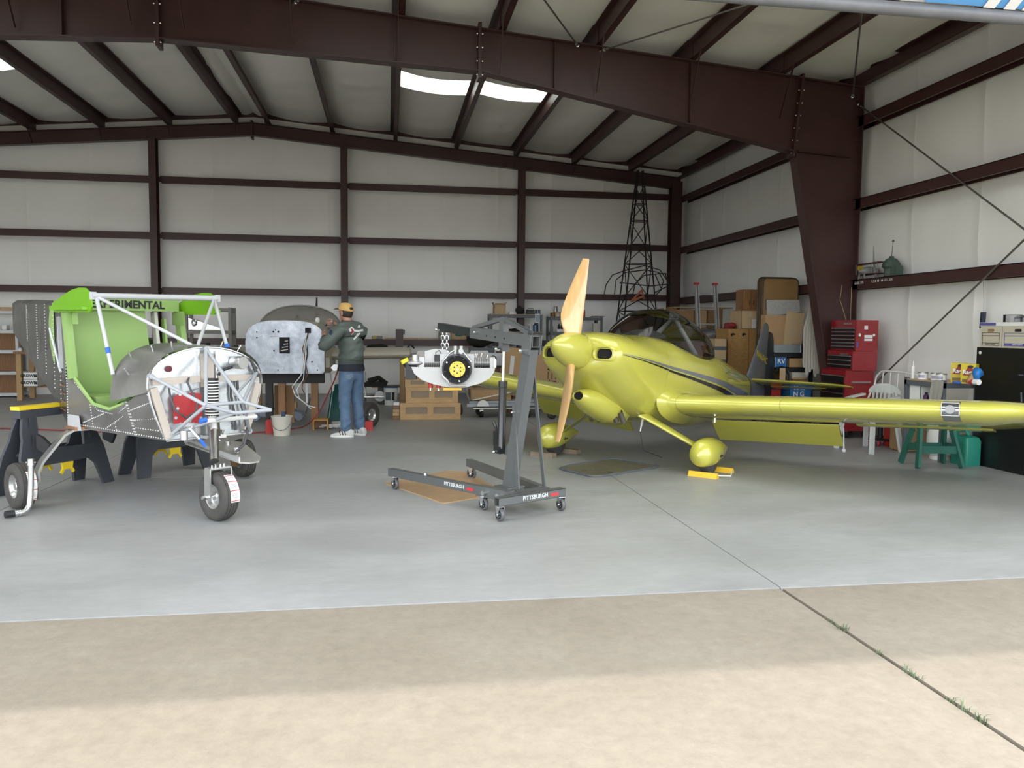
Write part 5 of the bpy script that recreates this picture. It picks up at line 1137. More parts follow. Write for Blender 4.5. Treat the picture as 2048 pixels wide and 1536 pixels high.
vs, fs = skinmesh([jp[n] for n in nj], [tuple(ij[a] for a in e_.split('-')) for e_ in 'hem-wai wai-mid mid-che che-nb nb-col nb-lsh lsh-lua lua-lel lel-lfo lfo-lwr nb-rsh rsh-rua rua-rel rel-rfo rfo-rwr'.split()], [jr[n] for n in nj], MMx, 3, 0, 6)
# blouson folds
V2 = []
for p in vs:
    lp = MMx.inverted() @ p; c = V((0, 0, lp.z)); d = V((lp.x, lp.y, 0)); 
    w = .010*math.sin(lp.z*34+lp.y*16+3*math.sin(lp.y*9))*math.sin(lp.y*21+lp.z*11) + .006*math.sin(lp.z*60+lp.x*40)
    fall = max(0, min(1, (1.42-lp.z)/.2))
    if d.length > .05: lp = lp+d.normalized()*w*(.35+.9*fall)
    V2.append(MMx @ lp)
jk = MB(); jk.add(V2, fs); jacket = jk.go('jacket', JACK, pe, 70)
def ring_at(z, rx, ry, cx=0, cy=0, n=26): return [V((cx+rx*math.cos(2*PI*k_/n), cy+ry*math.sin(2*PI*k_/n), z)) for k_ in range(n)]
MB(MMx).loft([ring_at(1.035, .135, .185), ring_at(1.02, .142, .19), ring_at(.97, .142, .19), ring_at(.955, .135, .182)]).go('waistband', mat('waist_rib', (.07, .082, .075), .85), jacket, 60)
MB(MMx).loft([ring_at(.975, .140, .184), ring_at(.90, .158, .200), ring_at(.875, .156, .197)]).go('shirt_hem', NAVY, pe, 60)
MB(MMx).loft([ring_at(1.475, .085, .105, .035), ring_at(1.53, .078, .085, .045), ring_at(1.545, .070, .078, .05)]).go('collar', mat('collar_dark', (.045, .05, .047), .8), jacket, 60)
for a, b in ((pts['lwr'], jp['lwr']), (pts['rwr'], jp['rwr'])): MB(MMx).tube([V(b), V(b).lerp(V(a), 1.3)], [.047, .038], 14).go('cuff', MT['waist_rib'], jacket, 60)
tp_ = dict(top=(0, 0, 1.01), pel=(0, 0, .90), lhi=(-.01, .10, .82), lkn=(.0, .12, .50), lca=(-.03, .13, .30), lan=(-.05, .14, .055), rhi=(-.01, -.10, .82), rkn=(.02, -.115, .50), rca=(-.01, -.12, .30), ran=(-.03, -.125, .055))
trr = dict(top=(.135, .178), pel=(.148, .185), lhi=.112, lkn=.086, lca=.080, lan=.082, rhi=.112, rkn=.086, rca=.080, ran=.082)
nt_ = list(tp_); it_ = {n: i for i, n in enumerate(nt_)}
vs, fs = skinmesh([tp_[n] for n in nt_], [tuple(it_[a] for a in e_.split('-')) for e_ in 'top-pel pel-lhi lhi-lkn lkn-lca lca-lan pel-rhi rhi-rkn rkn-rca rca-ran'.split()], [trr[n] for n in nt_], MMx, 3, 0, 8)
V2 = []
for p in vs:
    lp = MMx.inverted() @ p; sy = .13 if lp.y > 0 else -.12; d = V((lp.x, lp.y-sy, 0))
    if d.length > .03 and lp.z < .78: lp = lp+d.normalized()*(.003*math.sin(lp.z*42+lp.x*28+lp.y*20)+.003*math.sin(lp.z*75+lp.y*50)*(1.6 if lp.z < .25 else .6))
    V2.append(MMx @ lp)
jn = MB(); jn.add(V2, fs); jeans = jn.go('jeans', JEAN, pe, 70)
def stamp(name, m_, polys, par, obj, origin, ax, ay, dirn, off=.006):
    """flat print pressed onto a garment: each polygon is gridded and projected along dirn"""
    bpy.context.view_layer.update(); dg = bpy.context.evaluated_depsgraph_get(); inv = obj.matrix_world.inverted()
    for poly in polys:
        n = len(poly); cx = sum(a for a, b in poly)/n; cy = sum(b for a, b in poly)/n; P = []; lv = 4
        for k_ in range(1, lv+1):
            for i in range(n):
                for s_ in range(3):
                    a = poly[i]; b = poly[(i+1) % n]; x = a[0]+(b[0]-a[0])*s_/3; y = a[1]+(b[1]-a[1])*s_/3; P.append((cx+(x-cx)*k_/lv, cy+(y-cy)*k_/lv))
        P.append((cx, cy)); W_ = []
        for x, y in P:
            o0 = V(origin)+V(ax)*x+V(ay)*y; ok, loc, nrm, idx = obj.ray_cast(inv @ (o0-V(dirn)*.5), (inv.to_3x3() @ V(dirn)).normalized())
            W_.append((obj.matrix_world @ loc if ok else o0)-V(dirn)*off)
        N3 = n*3; F = [(k_*N3+i, k_*N3+(i+1) % N3, (k_+1)*N3+(i+1) % N3, (k_+1)*N3+i) for k_ in range(lv-1) for i in range(N3)]+[(i, (i+1) % N3, len(P)-1) for i in range(N3)]
        MB().add(W_, F).go(name, m_, par, 60)
rgt_ = -mlf; vw = V((.02, 1, 0))
so = at(713, 661, 10.75)
wx = lambda x, y: ((x-713)*10.75/F_PX, -(y-661)*10.75/F_PX)
PRW = mat('print_white', (.72, .73, .74), .7)
poly = lambda L: [wx(*p) for p in L]
stamp('jacket_print', PRW, [poly([(698, 659), (703, 653), (708, 658), (705, 662), (700, 664)]), poly([(706, 659), (716, 660), (724, 658), (725, 662), (716, 664), (706, 663)]), poly([(714, 667), (720, 665), (719, 668), (709, 679), (706, 678)]), poly([(714, 655), (716, 649), (720, 654), (717, 656)]), poly([(702, 668), (706, 663), (708, 664), (703, 670)])], jacket, jacket, so, (1, 0, 0), (0, 0, 1), vw)
stamp('print_stripe', mat('print_red', (.30, .02, .03), .7), [poly([(702, 658), (704, 657), (708, 663), (702, 670), (701, 668), (705, 663)])], jacket, jacket, so, (1, 0, 0), (0, 0, 1), vw, .010)
stamp('sleeve_patch', mat('patch_navy', (.03, .04, .08), .8), [[((x-664)*10.75/F_PX+(664-713)*10.75/F_PX, -(y-665)*10.75/F_PX-(665-661)*10.75/F_PX) for x, y in [(664+3.4*math.cos(2*PI*k_/10), 665+5.5*math.sin(2*PI*k_/10)) for k_ in range(10)]]], jacket, jacket, so, (1, 0, 0), (0, 0, 1), vw, .006)
stamp('back_pocket', mat('worn_denim', (.17, .23, .32), .8), [[((x-713)*10.85/F_PX, -(y-661)*10.85/F_PX) for x, y in [(693, 748), (706, 744), (707, 752), (700, 757), (692, 754)]]], jeans, jeans, at(713, 661, 10.85), (1, 0, 0), (0, 0, 1), vw, .005)
SHOE = mat('white_trainer', (.60, .60, .58), .6, var=.08, vs=20)
for sg, a, to in ((1, pts['lan'], V((-.98, .12, 0))), (-1, pts['ran'], V((-.75, .60, 0)))):
    c = MMx @ V((a[0], a[1], 0)); d = to.normalized(); s_ = V((-d.y, d.x, 0)); R = []
    for t, w, hgt in ((-.10, .030, .075), (-.085, .038, .10), (-.03, .042, .115), (.03, .044, .095), (.09, .048, .070), (.15, .046, .052), (.19, .036, .040), (.21, .018, .028)):
        R.append([c+d*t+s_*(w*sgp(math.cos(2*PI*k_/16), .7))+V((0, 0, .024+max(0, (hgt-.024))*max(0, math.sin(2*PI*k_/16))**.6-.004*max(0, -math.sin(2*PI*k_/16)))) for k_ in range(16)])
    sh = MB().loft(R).go('shoe', SHOE, pe, 50)
    MB().loft([[p.copy()+V((0, 0, z-p.z)) for p in [c+d*(.055+.155*math.cos(2*PI*k_/20))+s_*(.05*math.sin(2*PI*k_/20)) for k_ in range(20)]] for z in (.0, .026)]).go('sole', PAPER, sh, 40)
    for k_ in range(3):
        t0 = .0+.035*k_; MB().bar(c+d*(t0+.0)-s_*-.046+V((0, 0, .03)), c+d*(t0+.02)-s_*-.036+V((0, 0, .085)), .004, .014, d).go('shoe_stripe', BLK, sh, 0)
        MB().bar(c+d*(t0+.0)+s_*-.046+V((0, 0, .03)), c+d*(t0+.02)+s_*-.036+V((0, 0, .085)), .004, .014, d).go('shoe_stripe', BLK, sh, 0)
# air tool held in the right hand
tl0 = thing('air_tool', 'slim white and black hand tool held against the bare firewall', 'hand tool', tuple(MMx @ V((.43, -.04, 1.50))))
ta, tb = at(664, 642, 11.30), at(646, 655, 11.40); dv = (tb-ta)
MB().tube([ta, ta+dv*.42], .016, 10).go('tool_body', WPL, tl0); MB().tube([ta+dv*.42, ta+dv*.72], [.015, .009], 10).go('tool_grip', BLK, tl0); MB().tube([ta+dv*.72, tb], [.007, .003], 8).go('tool_tip', ALUD, tl0)
# ------------------------------------------------------------------ things round the man and along the back wall
def span(x0, x1, yt, yb, Y):
    """box extents at depth Y from picture edges: x0, x1, z0, z1"""
    ym = (yt+yb)/2; xm = (x0+x1)/2
    return at(x0, ym, Y).x, at(x1, ym, Y).x, at(xm, yb, Y).z, at(xm, yt, Y).z
LBP = mat('label_paper', (.62, .62, .60), .7); INK = mat('black_ink', (.02, .02, .02), .7); TAPE = mat('packing_tape', (.52, .42, .28), .35)
def carton(lab, x0, x1, z0, z1, Y, dep, m=CARD, flaps=False, tape=True, tag_=None, grp=None, name='carton', a=0.):
    cx, cy = (x0+x1)/2, Y+dep/2; t = thing(name, lab, 'box', (cx, cy, z0), grp); w, d_, hh = x1-x0, dep, z1-z0; M = xf((cx, cy, z0), a)
    e_ = .006
    MB(M).bb(-w/2, w/2, -d_/2, d_/2, 0, e_).bb(-w/2, w/2, -d_/2, -d_/2+e_, 0, hh).bb(-w/2, w/2, d_/2-e_, d_/2, 0, hh).bb(-w/2, -w/2+e_, -d_/2, d_/2, 0, hh).bb(w/2-e_, w/2, -d_/2, d_/2, 0, hh).go('carton_body', m, t, 0)
    if flaps:
        for sg in (-1, 1):
            MB(M).bar((sg*w/2, 0, hh), (sg*(w/2+.10*w), 0, hh+.22*w), d_*.96, e_, (0, 0, 1)).go('flap', m, t, 0)
        MB(M).bar((0, -d_/2, hh), (0, -d_/2-.12*d_, hh+.1*d_), w*.95, e_).go('flap', m, t, 0)
    else:
        MB(M).bb(-w/2, w/2, -d_/2, -.002, hh-.002, hh+.003).go('flap', m, t, 0); MB(M).bb(-w/2, w/2, .002, d_/2, hh-.002, hh+.003).go('flap', m, t, 0)
    if tape and not flaps: MB(M).bb(-w*.02-.02, w*.02+.02, -d_/2-.002, -d_/2, hh*.65, hh).go('tape', TAPE, t, 0)
    if tag_: MB(M).bb(-w/2+w*tag_[0], -w/2+w*tag_[1], -d_/2-.002, -d_/2, hh*tag_[2], hh*tag_[3]).go('paper_label', LBP, t, 0)
    return t
# bucket
bk = fl(562, 872)
t = thing('bucket', 'off-white plastic bucket with wire handle standing on the floor', 'bucket', (bk.x, bk.y+.1, 0)); c = V((bk.x, bk.y+.1, 0))
OFFW = mat('offwhite_plastic', (.58, .55, .48), .5)
mm = MB().lathe([(.105, 0), (.135, .245), (.142, .245), (.142, .26), (.132, .262), (.126, .25), (.10, .012)], c, (0, 0, 1), 28); mm.f = mm.f[:-2]; mm.go('bucket_wall', OFFW, t); MB().lathe([(0, .004), (.106, .004), (.106, .014), (0, .014)], c, (0, 0, 1), 28).go('bucket_base', OFFW, t)
MB().tube([c+V((.138*math.cos(a), -.03-.11*math.sin(a)*.9, .235-.16*math.sin(a))) for a in [PI*i/12 for i in range(13)]], .004, 6).go('wire_handle', GREYM, t)
solo(MB().box(c+V((.02, .02, .19)), (.05, .04, .25)), 'spray_brush', mat('navy_box', (.03, .05, .12), .5), 'dark blue packet sticking out of the white bucket', 'packet')
rc = fl(541, 866); t = thing('jerry_can', 'small red plastic can behind the white bucket', 'can', (rc.x, rc.y, 0))
MB().loft([[V((rc.x+x*w, rc.y+y*.06, z)) for x, y in rrect(.055, .9, .02)] for z, w in ((0, 1), (.16, 1), (.19, .7))]).go('can_body', RED, t); MB().tube([(rc.x, rc.y, .19), (rc.x, rc.y, .225)], .02, 10).go('cap', BLK, t)
# floor jack with wood blocks
jl, jr_ = at(500, 826, 12.9), at(608, 830, 12.9); t = thing('floor_jack', 'silver-blue trolley jack lying on the floor under the stripped aeroplane', 'jack', ((jl.x+jr_.x)/2, 12.9, 0)); JB = mat('jack_blue_grey', (.22, .25, .30), .4, .4)
for yy in (12.84, 13.02): MB().prism([(jl.x, .07), (jr_.x-.05, .04), (jr_.x, .06), (jr_.x-.02, .12), (jr_.x-.25, .17), (jl.x, .16)], (0, yy, 0), (1, 0, 0), (0, 0, 1), .012).go('jack_side_plate', JB, t, 0)
for x, r in ((jr_.x-.07, .06), (jl.x+.10, .05)):
    for yy in (12.80, 13.06): MB().lathe([(0, -.015), (r, -.015), (r, .015), (0, .015)], (x, yy, r), (0, 1, 0), 20).go('jack_wheel', JB, t)
MB().bb(jl.x+.15, jr_.x-.2, 12.85, 13.0, .15, .19).go('jack_lift_arm', BLK, t, 0); MB().tube([(jr_.x+.02, 12.93, .10), (jr_.x+.10, 12.95, .35)], .014, 8).go('handle_socket', GREYM, t)
for i, (x, w, z, hh) in enumerate(((-1.72, .05, .19, .10), (-1.63, .06, .19, .10), (-1.50, .09, .19, .09))): solo(MB().bb(x, x+w, 12.86, 12.99, z, z+hh), 'wood_block', WOOD, ['short pale wood block on the trolley jack, leftmost of three', 'middle pale wood block on the trolley jack', 'wider wood block on the trolley jack, rightmost of three'][i], 'wood block', 'wood blocks on the trolley jack', 0)
# yellow wooden box, white cable heap, tyre and red block
yb = fl(640, 860); t = thing('wooden_stool_box', 'small open yellow-stained wooden box on its side near the shoes', 'box', (yb.x, yb.y, 0)); YW = mat('amber_wood', (.45, .24, .04), .5, var=.12)
w_ = .21; MB().bb(yb.x-.10, yb.x+w_/2+.01, yb.y, yb.y+.22, .13, .15).go('box_top', YW, t, 0)
for x in (yb.x-.10, yb.x+w_/2-.01): MB().bb(x, x+.02, yb.y, yb.y+.22, 0, .13).go('box_side', YW, t, 0)
MB().bb(yb.x-.08, yb.x+w_/2-.01, yb.y+.19, yb.y+.21, 0, .13).go('box_back', DWOOD, t, 0)
cb = fl(672, 857); t = thing('white_cable', 'tangled white cable heaped on the floor behind the shoes', 'cable', (cb.x, cb.y, 0)); random.seed(3)
for i in range(4): MB().tube([cb+V((-.14+.05*i+.10*math.sin(k_*1.9+i), .05*math.cos(k_*1.4+i), .012+.05*abs(math.sin(k_*1.1+i*2)))) for k_ in range(9)], .008, 6).go('cable_loop', WPL, t, 60)
MB().box(cb+V((.02, .10, .05)), (.20, .10, .10), .3).go('cable_box', ALUD, t, 0)
ty = at(738, 828, 11.75); t = thing('spare_wheel', 'black spare tyre standing behind the shoes of the person', 'wheel', (ty.x, 11.75, 0))
wheel((ty.x, 11.78, .19), (.80, -.6, 0), .19, .13, t)
solo(MB().box((fl(738, 859).x, 11.52, .065), (.11, .10, .13)), 'red_block', RED, 'red plastic block against the spare tyre', 'block', sm=0)
# teal panel leaning under the stripped aeroplane
TEAL = mat('teal_gloss', (.012, .085, .080), .25, coat=.5); t = thing('teal_fairing', 'dark teal glossy fairing panel leaning below the stripped aeroplane', 'panel', (at(668, 824, 12.2).x, 12.2, 0))
P = [at(652, 825, 12.2), at(690, 825, 12.15), at(691, 790, 12.3), at(676, 768, 12.35), at(664, 770, 12.4)]; P[0].z = P[1].z = 0
MB().add(P+[p+V((.02, .03, 0)) for p in P], [(0, 1, 2, 3, 4), (9, 8, 7, 6, 5)]+[(i, (i+1) % 5, 5+(i+1) % 5, 5+i) for i in range(5)]).go('fairing_sheet', TEAL, t, 0)
MB().bar(P[0]+V((.03, -.01, 0)), P[4]+V((.02, -.01, 0)), .004, .015).go('white_edge', WPL, t, 0)
# red air hose along the floor and up to the man
HOSE = mat('red_hose', (.25, .03, .04), .5)
hp_ = [fl(-60, 857), fl(60, 860), fl(200, 865), fl(360, 869), fl(480, 868), fl(560, 863), fl(600, 857)]
hp_ = [p+V((0, 0, .012)) for p in hp_]+[at(620, 845, 11.35), at(640, 820, 11.3), at(655, 790, 11.25), at(668, 762, 11.2), at(677, 738, 11.15)]
mm = MB(); S_ = []
for i in range(len(hp_)-1):
    p0, p1, p2, p3 = hp_[max(0, i-1)], hp_[i], hp_[i+1], hp_[min(len(hp_)-1, i+2)]
    for s_ in range(6):
        u = s_/6; S_.append(.5*((2*p1)+(p2-p0)*u+(2*p0-5*p1+4*p2-p3)*u*u+(3*p1-p0-3*p2+p3)*u**3))
solo(MB().tube(S_, .0095, 7), 'air_hose', HOSE, 'red air hose running over the floor up to the waist of the person', 'hose', sm=60)
# ---- wooden crates
def crate(lab, x0, x1, z0, z1, Y, dep, open_top=False):
    t = thing('wooden_crate', lab, 'crate', ((x0+x1)/2, Y+dep/2, z0), 'stacked pine crates'); hh = z1-z0; w = x1-x0; e_ = .02
    for x in (x0, (x0+x1)/2-.045, x1-.09): MB().bb(x, x+.09, Y-e_, Y, z0, z1).go('upright_slat', WOOD, t, 0)
    for za, zb in ((z0, z0+hh*.34), (z1-hh*.24, z1)):
        for xa, xb in ((x0+.09, (x0+x1)/2-.045), ((x0+x1)/2+.045, x1-.09)): MB().bb(xa, xb, Y-e_+.006, Y, za, zb).go('rail_board', WOOD, t, 0)
    MB().bb(x0, x1, Y, Y+.012, z0, z1).go('front_panel', mat('crate_ply', (.30, .23, .16), .7, var=.06), t, 0)
    for x in (x0, x1-.02): MB().bb(x, x+.02, Y+.012, Y+dep, z0, z1).go('side_panel', WOOD, t, 0)
    MB().bb(x0, x1, Y+dep-.015, Y+dep, z0, z1).go('back_panel', WOOD, t, 0); MB().bb(x0, x1, Y+.012, Y+dep, z0, z0+.02).go('base_board', WOOD, t, 0)
    if not open_top: MB().bb(x0, x1, Y, Y+dep, z1-.015, z1-.001).go('lid', WOOD, t, 0)
    return t
a = span(800, 921, 806, 841, 12.8); crate('pine crate at the bottom of the crate stack', a[0], a[1], 0, a[3], 12.8, .62)
b = span(811, 916, 775, 807, 12.83); crate('pine crate resting on the bottom crate below the hanging engine', b[0], b[1], a[3], b[3], 12.83, .55)
c_ = span(810, 862, 757, 776, 12.86); crate('short open pine crate on top of the crate stack', c_[0], c_[1]+.3, b[3], c_[3], 12.86, .5, True)
for i, (x, yb_, lb) in enumerate(((785, 840, 'stack of scrap timber offcuts standing left of the crates'),)):
    t = thing('timber_offcuts', lb, 'timber', (at(790, 838, 12.95).x, 12.95, 0))
    for k_ in range(5): MB().bb(at(785, 820, 12.9).x+.004*k_, at(799, 820, 12.9).x-.003*(k_ % 2), 12.85+.01*k_, 13.2, .055*k_, .055*k_+.05).go('offcut', (DWOOD, WOOD, PLY, DWOOD, ALUD)[k_], t, 0)
# ---- bench along the back wall with clutter
BEN = mat('bench_top', (.30, .19, .10), .6, var=.1); BLEG = mat('bench_leg', (.42, .27, .12), .6)
def bench(lab, x0, x1, Y, dep, z, legs, m=BEN, name='workbench'):
    t = thing(name, lab, 'workbench', ((x0+x1)/2, Y+dep/2, 0)); MB().bb(x0, x1, Y, Y+dep, z-.05, z).go('bench_top', m, t, 0)
    for x in legs:
        for yy in (Y+.03, Y+dep-.11): MB().bb(x, x+.09, yy, yy+.08, 0, z-.05).go('leg', BLEG, t, 0)
    MB().bb(x0+.05, x1-.05, Y+.05, Y+dep-.05, .25, .27).go('lower_shelf', m, t, 0); return t
bx0, bx1 = at(738, 715, 16.4).x, at(1010, 715, 16.4).x
bench('long wooden workbench along the back wall behind the hanging engine', bx0, bx1, 16.3, .66, .92, (bx0+.62, bx1-.2))
ZBn = .92
# steel column press on the bench
px_ = at(799, 690, 16.55).x; t = thing('bench_press', 'dark brown steel column clamp standing on the back workbench', 'press', (px_, 16.6, ZBn))
MB().bb(px_-.075, px_+.075, 16.55, 16.68, ZBn+.04, 1.43).go('column', STEEL, t, 0); MB().bb(px_-.14, px_+.14, 16.5, 16.75, ZBn, ZBn+.10).go('foot', GREYM, t, 0); MB().bb(px_+.075, px_+.11, 16.57, 16.62, 1.32, 1.42).go('latch', GREYM, t, 0)
MB().tube([(px_+.12, 16.6, 1.0), (px_+.22, 16.6, 1.12), (px_+.30, 16.6, 1.04)], .02, 8).go('crank', BLK, t)
bagm = mat('black_cloth', (.015, .014, .013), .85, bump=.3, bs=20)
def lump(lab, name, cat, c, r, m, seed, grp=None, n=18, mm_=12, base=None):
    random.seed(seed); o = MB(); o.ell(c, r, n=n, m=mm_)
    ph = [random.uniform(0, 6) for _ in range(6)]
    for i, p in enumerate(o.v):
        d = p-V(c); k_ = 1+.16*math.sin(d.x/r[0]*3+ph[0])+.13*math.sin(d.y/r[1]*3.5+ph[1]+d.z/r[2]*2)+.10*math.sin(d.z/r[2]*4+ph[2]+d.x/r[0]*4); q = V(c)+d*k_
        if base is not None: q.z = max(q.z, base)
        o.v[i] = q
    return solo(o, name, m, lab, cat, grp, 50)
lump('crumpled black cloth cover lying on the back bench beside the person', 'cloth_cover', 'cloth', (at(752, 703, 16.6).x, 16.7, ZBn+.07), (.24, .25, .13), bagm, 2, base=ZBn)
lump('black jacket bundled on the bench below the shelf unit', 'bundled_jacket', 'jacket', (at(963, 680, 16.7).x, 16.78, 1.235), (.28, .16, .16), bagm, 5)
x0, x1, z0, z1 = span(940, 988, 693, 704, 16.7); solo(MB().bb(x0, x1, 16.6, 17.0, ZBn, 1.06), 'dark_toolbox', GREYM, 'dark grey flat toolbox under the bundled black jacket', 'toolbox', sm=0)
x0, x1, z0, z1 = span(963, 1003, 706, 731, 15.9)
t = thing('alloy_box', 'pale aluminium panel with a round hole standing beside the engine', 'panel', ((x0+x1)/2, 15.95, .70)); MB().bb(x0-.20, x1, 15.9, 15.93, z0, z1).go('panel_face', mat('pale_alloy', (.62, .64, .67), .4, .3), t, 0)
MB().lathe([(0, -.004), (.075, -.004), (.075, .004), (0, .004)], (x1-.17, 15.9, (z0+z1)/2), (0, 1, 0), 24).go('round_hole', HOLE, t); MB().bb(x0-.02, x0, 15.88, 16.2, z0, z1).go('panel_side', ALUD, t, 0); MB().bb(x0-.25, x1+.02, 15.9, 16.28, z0-.05, z0-.005).go('support_board', BLK, t, 0)
for x in (x0-.15, x1-.12): MB().bb(x, x+.06, 15.95, 16.05, 0, z0-.05).go('support_post', DWOOD, t, 0)
junk = [(868, 890, 686, 697, 'olive folded tarpaulin on the back bench', mat('olive', (.07, .06, .03), .8)), (905, 925, 688, 699, 'small grey cardboard tray on the back bench', CARDL), (992, 1004, 692, 702, 'rolled brown rag on the back bench', CARDD)]
for i, (xa, xb, ya, yb_, lb, m_) in enumerate(junk):
    x0, x1, _, _ = span(xa, xb, ya, yb_, 16.7); lump(lb, 'bench_oddment', 'oddment', ((x0+x1)/2, 16.75, ZBn+.05), ((x1-x0)/2, .12, .055), m_, 11+i, base=ZBn)
x0, x1, z0, z1 = span(880, 893, 662, 683, 17.8); ledge = GZ[1]+.066
def onledge(lab, xa, xb, hh, m_, dep=.12, name='carton', **k_):
    x0, x1, _, _ = span(xa, xb, 670, 680, 17.85); return carton(lab, x0, x1, ledge, ledge+hh, 17.86, dep, m_, name=name, **k_)
onledge('small printed box standing on the girt left of the chain', 878, 890, .23, mat('grey_print_card', (.36, .33, .28), .8), tape=False)
ob = onledge('brown box with green picture standing on the girt behind the chain', 902, 935, .22, CARDL, tape=False)
MB().ell((at(918, 670, 17.85).x, 17.857, ledge+.11), (.10, .003, .035), n=14).go('green_picture', mat('print_green', (.06, .17, .13), .8), ob)
x0, x1, _, _ = span(744, 765, 680, 686, 17.85); t = onledge('yellow and grey tool packet lying on the girt beside the person', 744, 765, .07, mat('packet_yellow', (.55, .42, .14), .7), tape=False, name='tool_packet')
MB().bb(x0+.10, x1, 17.855, 17.859, ledge+.005, ledge+.065).go('grey_half', mat('packet_grey', (.25, .27, .29), .6), t, 0)
for i, (xa, xb, lb) in enumerate(((770, 836, 'long thin timber offcut on the girt left of the boxes'), (838, 876, 'short thin timber offcut on the girt left of the boxes'))):
    x0, x1, _, _ = span(xa, xb, 680, 684, 17.85); solo(MB().bb(x0, x1, 17.88, 17.95, ledge, ledge+.03), 'timber_strip', PLY, lb, 'timber', sm=0)
# creeper seat / hand truck and white bucket by the bench
t = thing('mobility_trolley', 'black folding trolley with chrome casters under the back bench', 'trolley', (at(752, 785, 15.4).x, 15.4, 0)); tx = at(752, 785, 15.4).x
MB().tube([(tx-.22, 15.4, .14), (tx+.2, 15.4, .14)], .016, 8).tube([(tx-.18, 15.7, .14), (tx+.2, 15.7, .14)], .016, 8).tube([(tx-.2, 15.4, .14), (tx-.2, 15.5, .62)], .014, 8).go('frame', CHR, t)
MB().loft([[V((tx+x, 15.35+y, z)) for x, y in ((-.22, 0), (.18, 0), (.2, .4), (-.2, .4))] for z in (.34, .42)]).go('seat', bagm, t, 0); MB().tube([(tx-.15, 15.5, .44), (tx+.05, 15.5, .50), (tx+.2, 15.5, .38)], .05, 8).go('cushion', bagm, t)
for x, y in ((-.22, 15.36), (.2, 15.36), (-.2, 15.7), (.2, 15.7)): MB().lathe([(0, -.014), (.05, -.014), (.05, .014), (0, .014)], (tx+x, y, .05), (1, 0, 0), 16).go('caster', GREYM, t)
MB().lathe([(0, -.02), (.10, -.02), (.10, .02), (0, .02)], (tx+.07, 15.5, .15), (0, 1, 0), 20).go('wheel', WPL, t)
x0, x1, z0, z1 = span(768, 795, 752, 786, 15.2); c = V(((x0+x1)/2, 15.3, 0)); t = thing('paint_pail', 'white pail with dark blue lid and printed label beside the crates', 'bucket', tuple(c))
MB().lathe([(0, 0), (.115, 0), (.135, .33), (.0, .33)], c, (0, 0, 1), 24).go('pail_body', WPL, t); MB().lathe([(0, .33), (.142, .33), (.142, .355), (0, .36)], c, (0, 0, 1), 24).go('lid', mat('lid_blue', (.03, .05, .12), .5), t)
MB().lathe([(.128, .10), (.133, .25)], c, (0, 0, 1), 8, -2.4, -1.6).go('label', GREYM, t); MB().lathe([(.130, .10), (.135, .25)], c, (0, 0, 1), 6, -1.45, -1.0).go('print', INK, t)
x0, x1, z0, z1 = span(762, 776, 748, 756, 15.6); solo(MB().lathe([(0, 0), (.08, 0), (.08, .30), (.06, .33), (0, .34)], ((x0+x1)/2-.05, 15.75, 0), (0, 0, 1), 18), 'grey_drum', mat('drum_grey', (.12, .12, .125), .5), 'small grey drum behind the white pail', 'drum')
# cardboard: big leaning box with arrows, box on the cart
t = thing('large_carton', 'large flat brown carton with printed arrows leaning behind the hoist post', 'box', (at(1060, 745, 13.9).x, 13.9, 0))
P = [at(1000, 790, 13.75), at(1125, 796, 13.6), at(1125, 706, 13.8), at(1008, 694, 13.95)]
MB().add(P+[p+V((.03, .35, 0)) for p in P], [(0, 1, 2, 3), (7, 6, 5, 4)]+[(i, (i+1) % 4, 4+(i+1) % 4, 4+i) for i in range(4)]).go('carton_body', CARD, t, 0)
nrm = (P[1]-P[0]).cross(P[3]-P[0]).normalized(); nrm = nrm if nrm.y < 0 else -nrm
ex = (P[1]-P[0]).normalized(); ey = (P[3]-P[0]).normalized()
for yy in (739, 763):
    o = pl(1104, yy, P[0], nrm)+nrm*.004; MB().prism([(-.09, 0), (-.04, .035), (-.04, .01), (.07, .01), (.07, -.01), (-.04, -.01), (-.04, -.035)], o, ex, ey, .001).go('printed_arrow', INK, t, 0)
for i in range(3): o = pl(1096+8*i, 751, P[0], nrm)+nrm*.004; MB().prism([(-.008, -.07), (.008, -.07), (.008, .07), (-.008, .07)], o, ex, ey, .001).go('printed_bar', mat('faded_ink', (.10, .06, .03), .8), t, 0)
MB().bar(pl(1018, 785, P[0], nrm)+nrm*.004, pl(1026, 712, P[0], nrm)+nrm*.004, .003, .07, ex).go('worn_tape', LBP, t, 0)
for x in (at(1015, 800, 13.9).x, at(1105, 800, 13.9).x): MB().bb(x, x+.08, 13.8, 13.9, 0, .42).go('prop_leg', DWOOD, t, 0)
# platform cart with casters carrying alloy rails
c0x, c1x = at(930, 820, 13.1).x, at(1092, 820, 13.0).x; t = thing('platform_cart', 'low grey platform cart on casters loaded with alloy rails behind the hoist', 'cart', ((c0x+c1x)/2, 13.2, 0))
MB().bb(c0x+.15, c1x-.1, 13.0, 13.6, .14, .17).go('cart_deck', GREYM, t, 0); MB().tube([(c0x+.12, 12.98, .15), (c1x-.08, 12.98, .15)], .018, 8).go('cart_bumper', ALUD, t)
for x in (c0x+.26, c1x-.3): 
    for y in (13.02, 13.5): MB().lathe([(0, -.018), (.06, -.018), (.06, .018), (0, .018)], (x, y, .06), (.9, .3, 0), 20).go('caster', BLK, t); MB().bb(x-.03, x+.03, y-.03, y+.03, .10, .14).go('caster_plate', CHR, t, 0)
for i in range(4): MB().bar((c0x+.02+.05*i, 13.05+.12*i, .20+.035*(i % 2)), (c1x-.03*i, 13.08+.12*i, .21+.035*(i % 2)), .08, .05).go('alloy_rail', mat('rail_grey', (.33, .35, .38), .4, .5), t, 0)
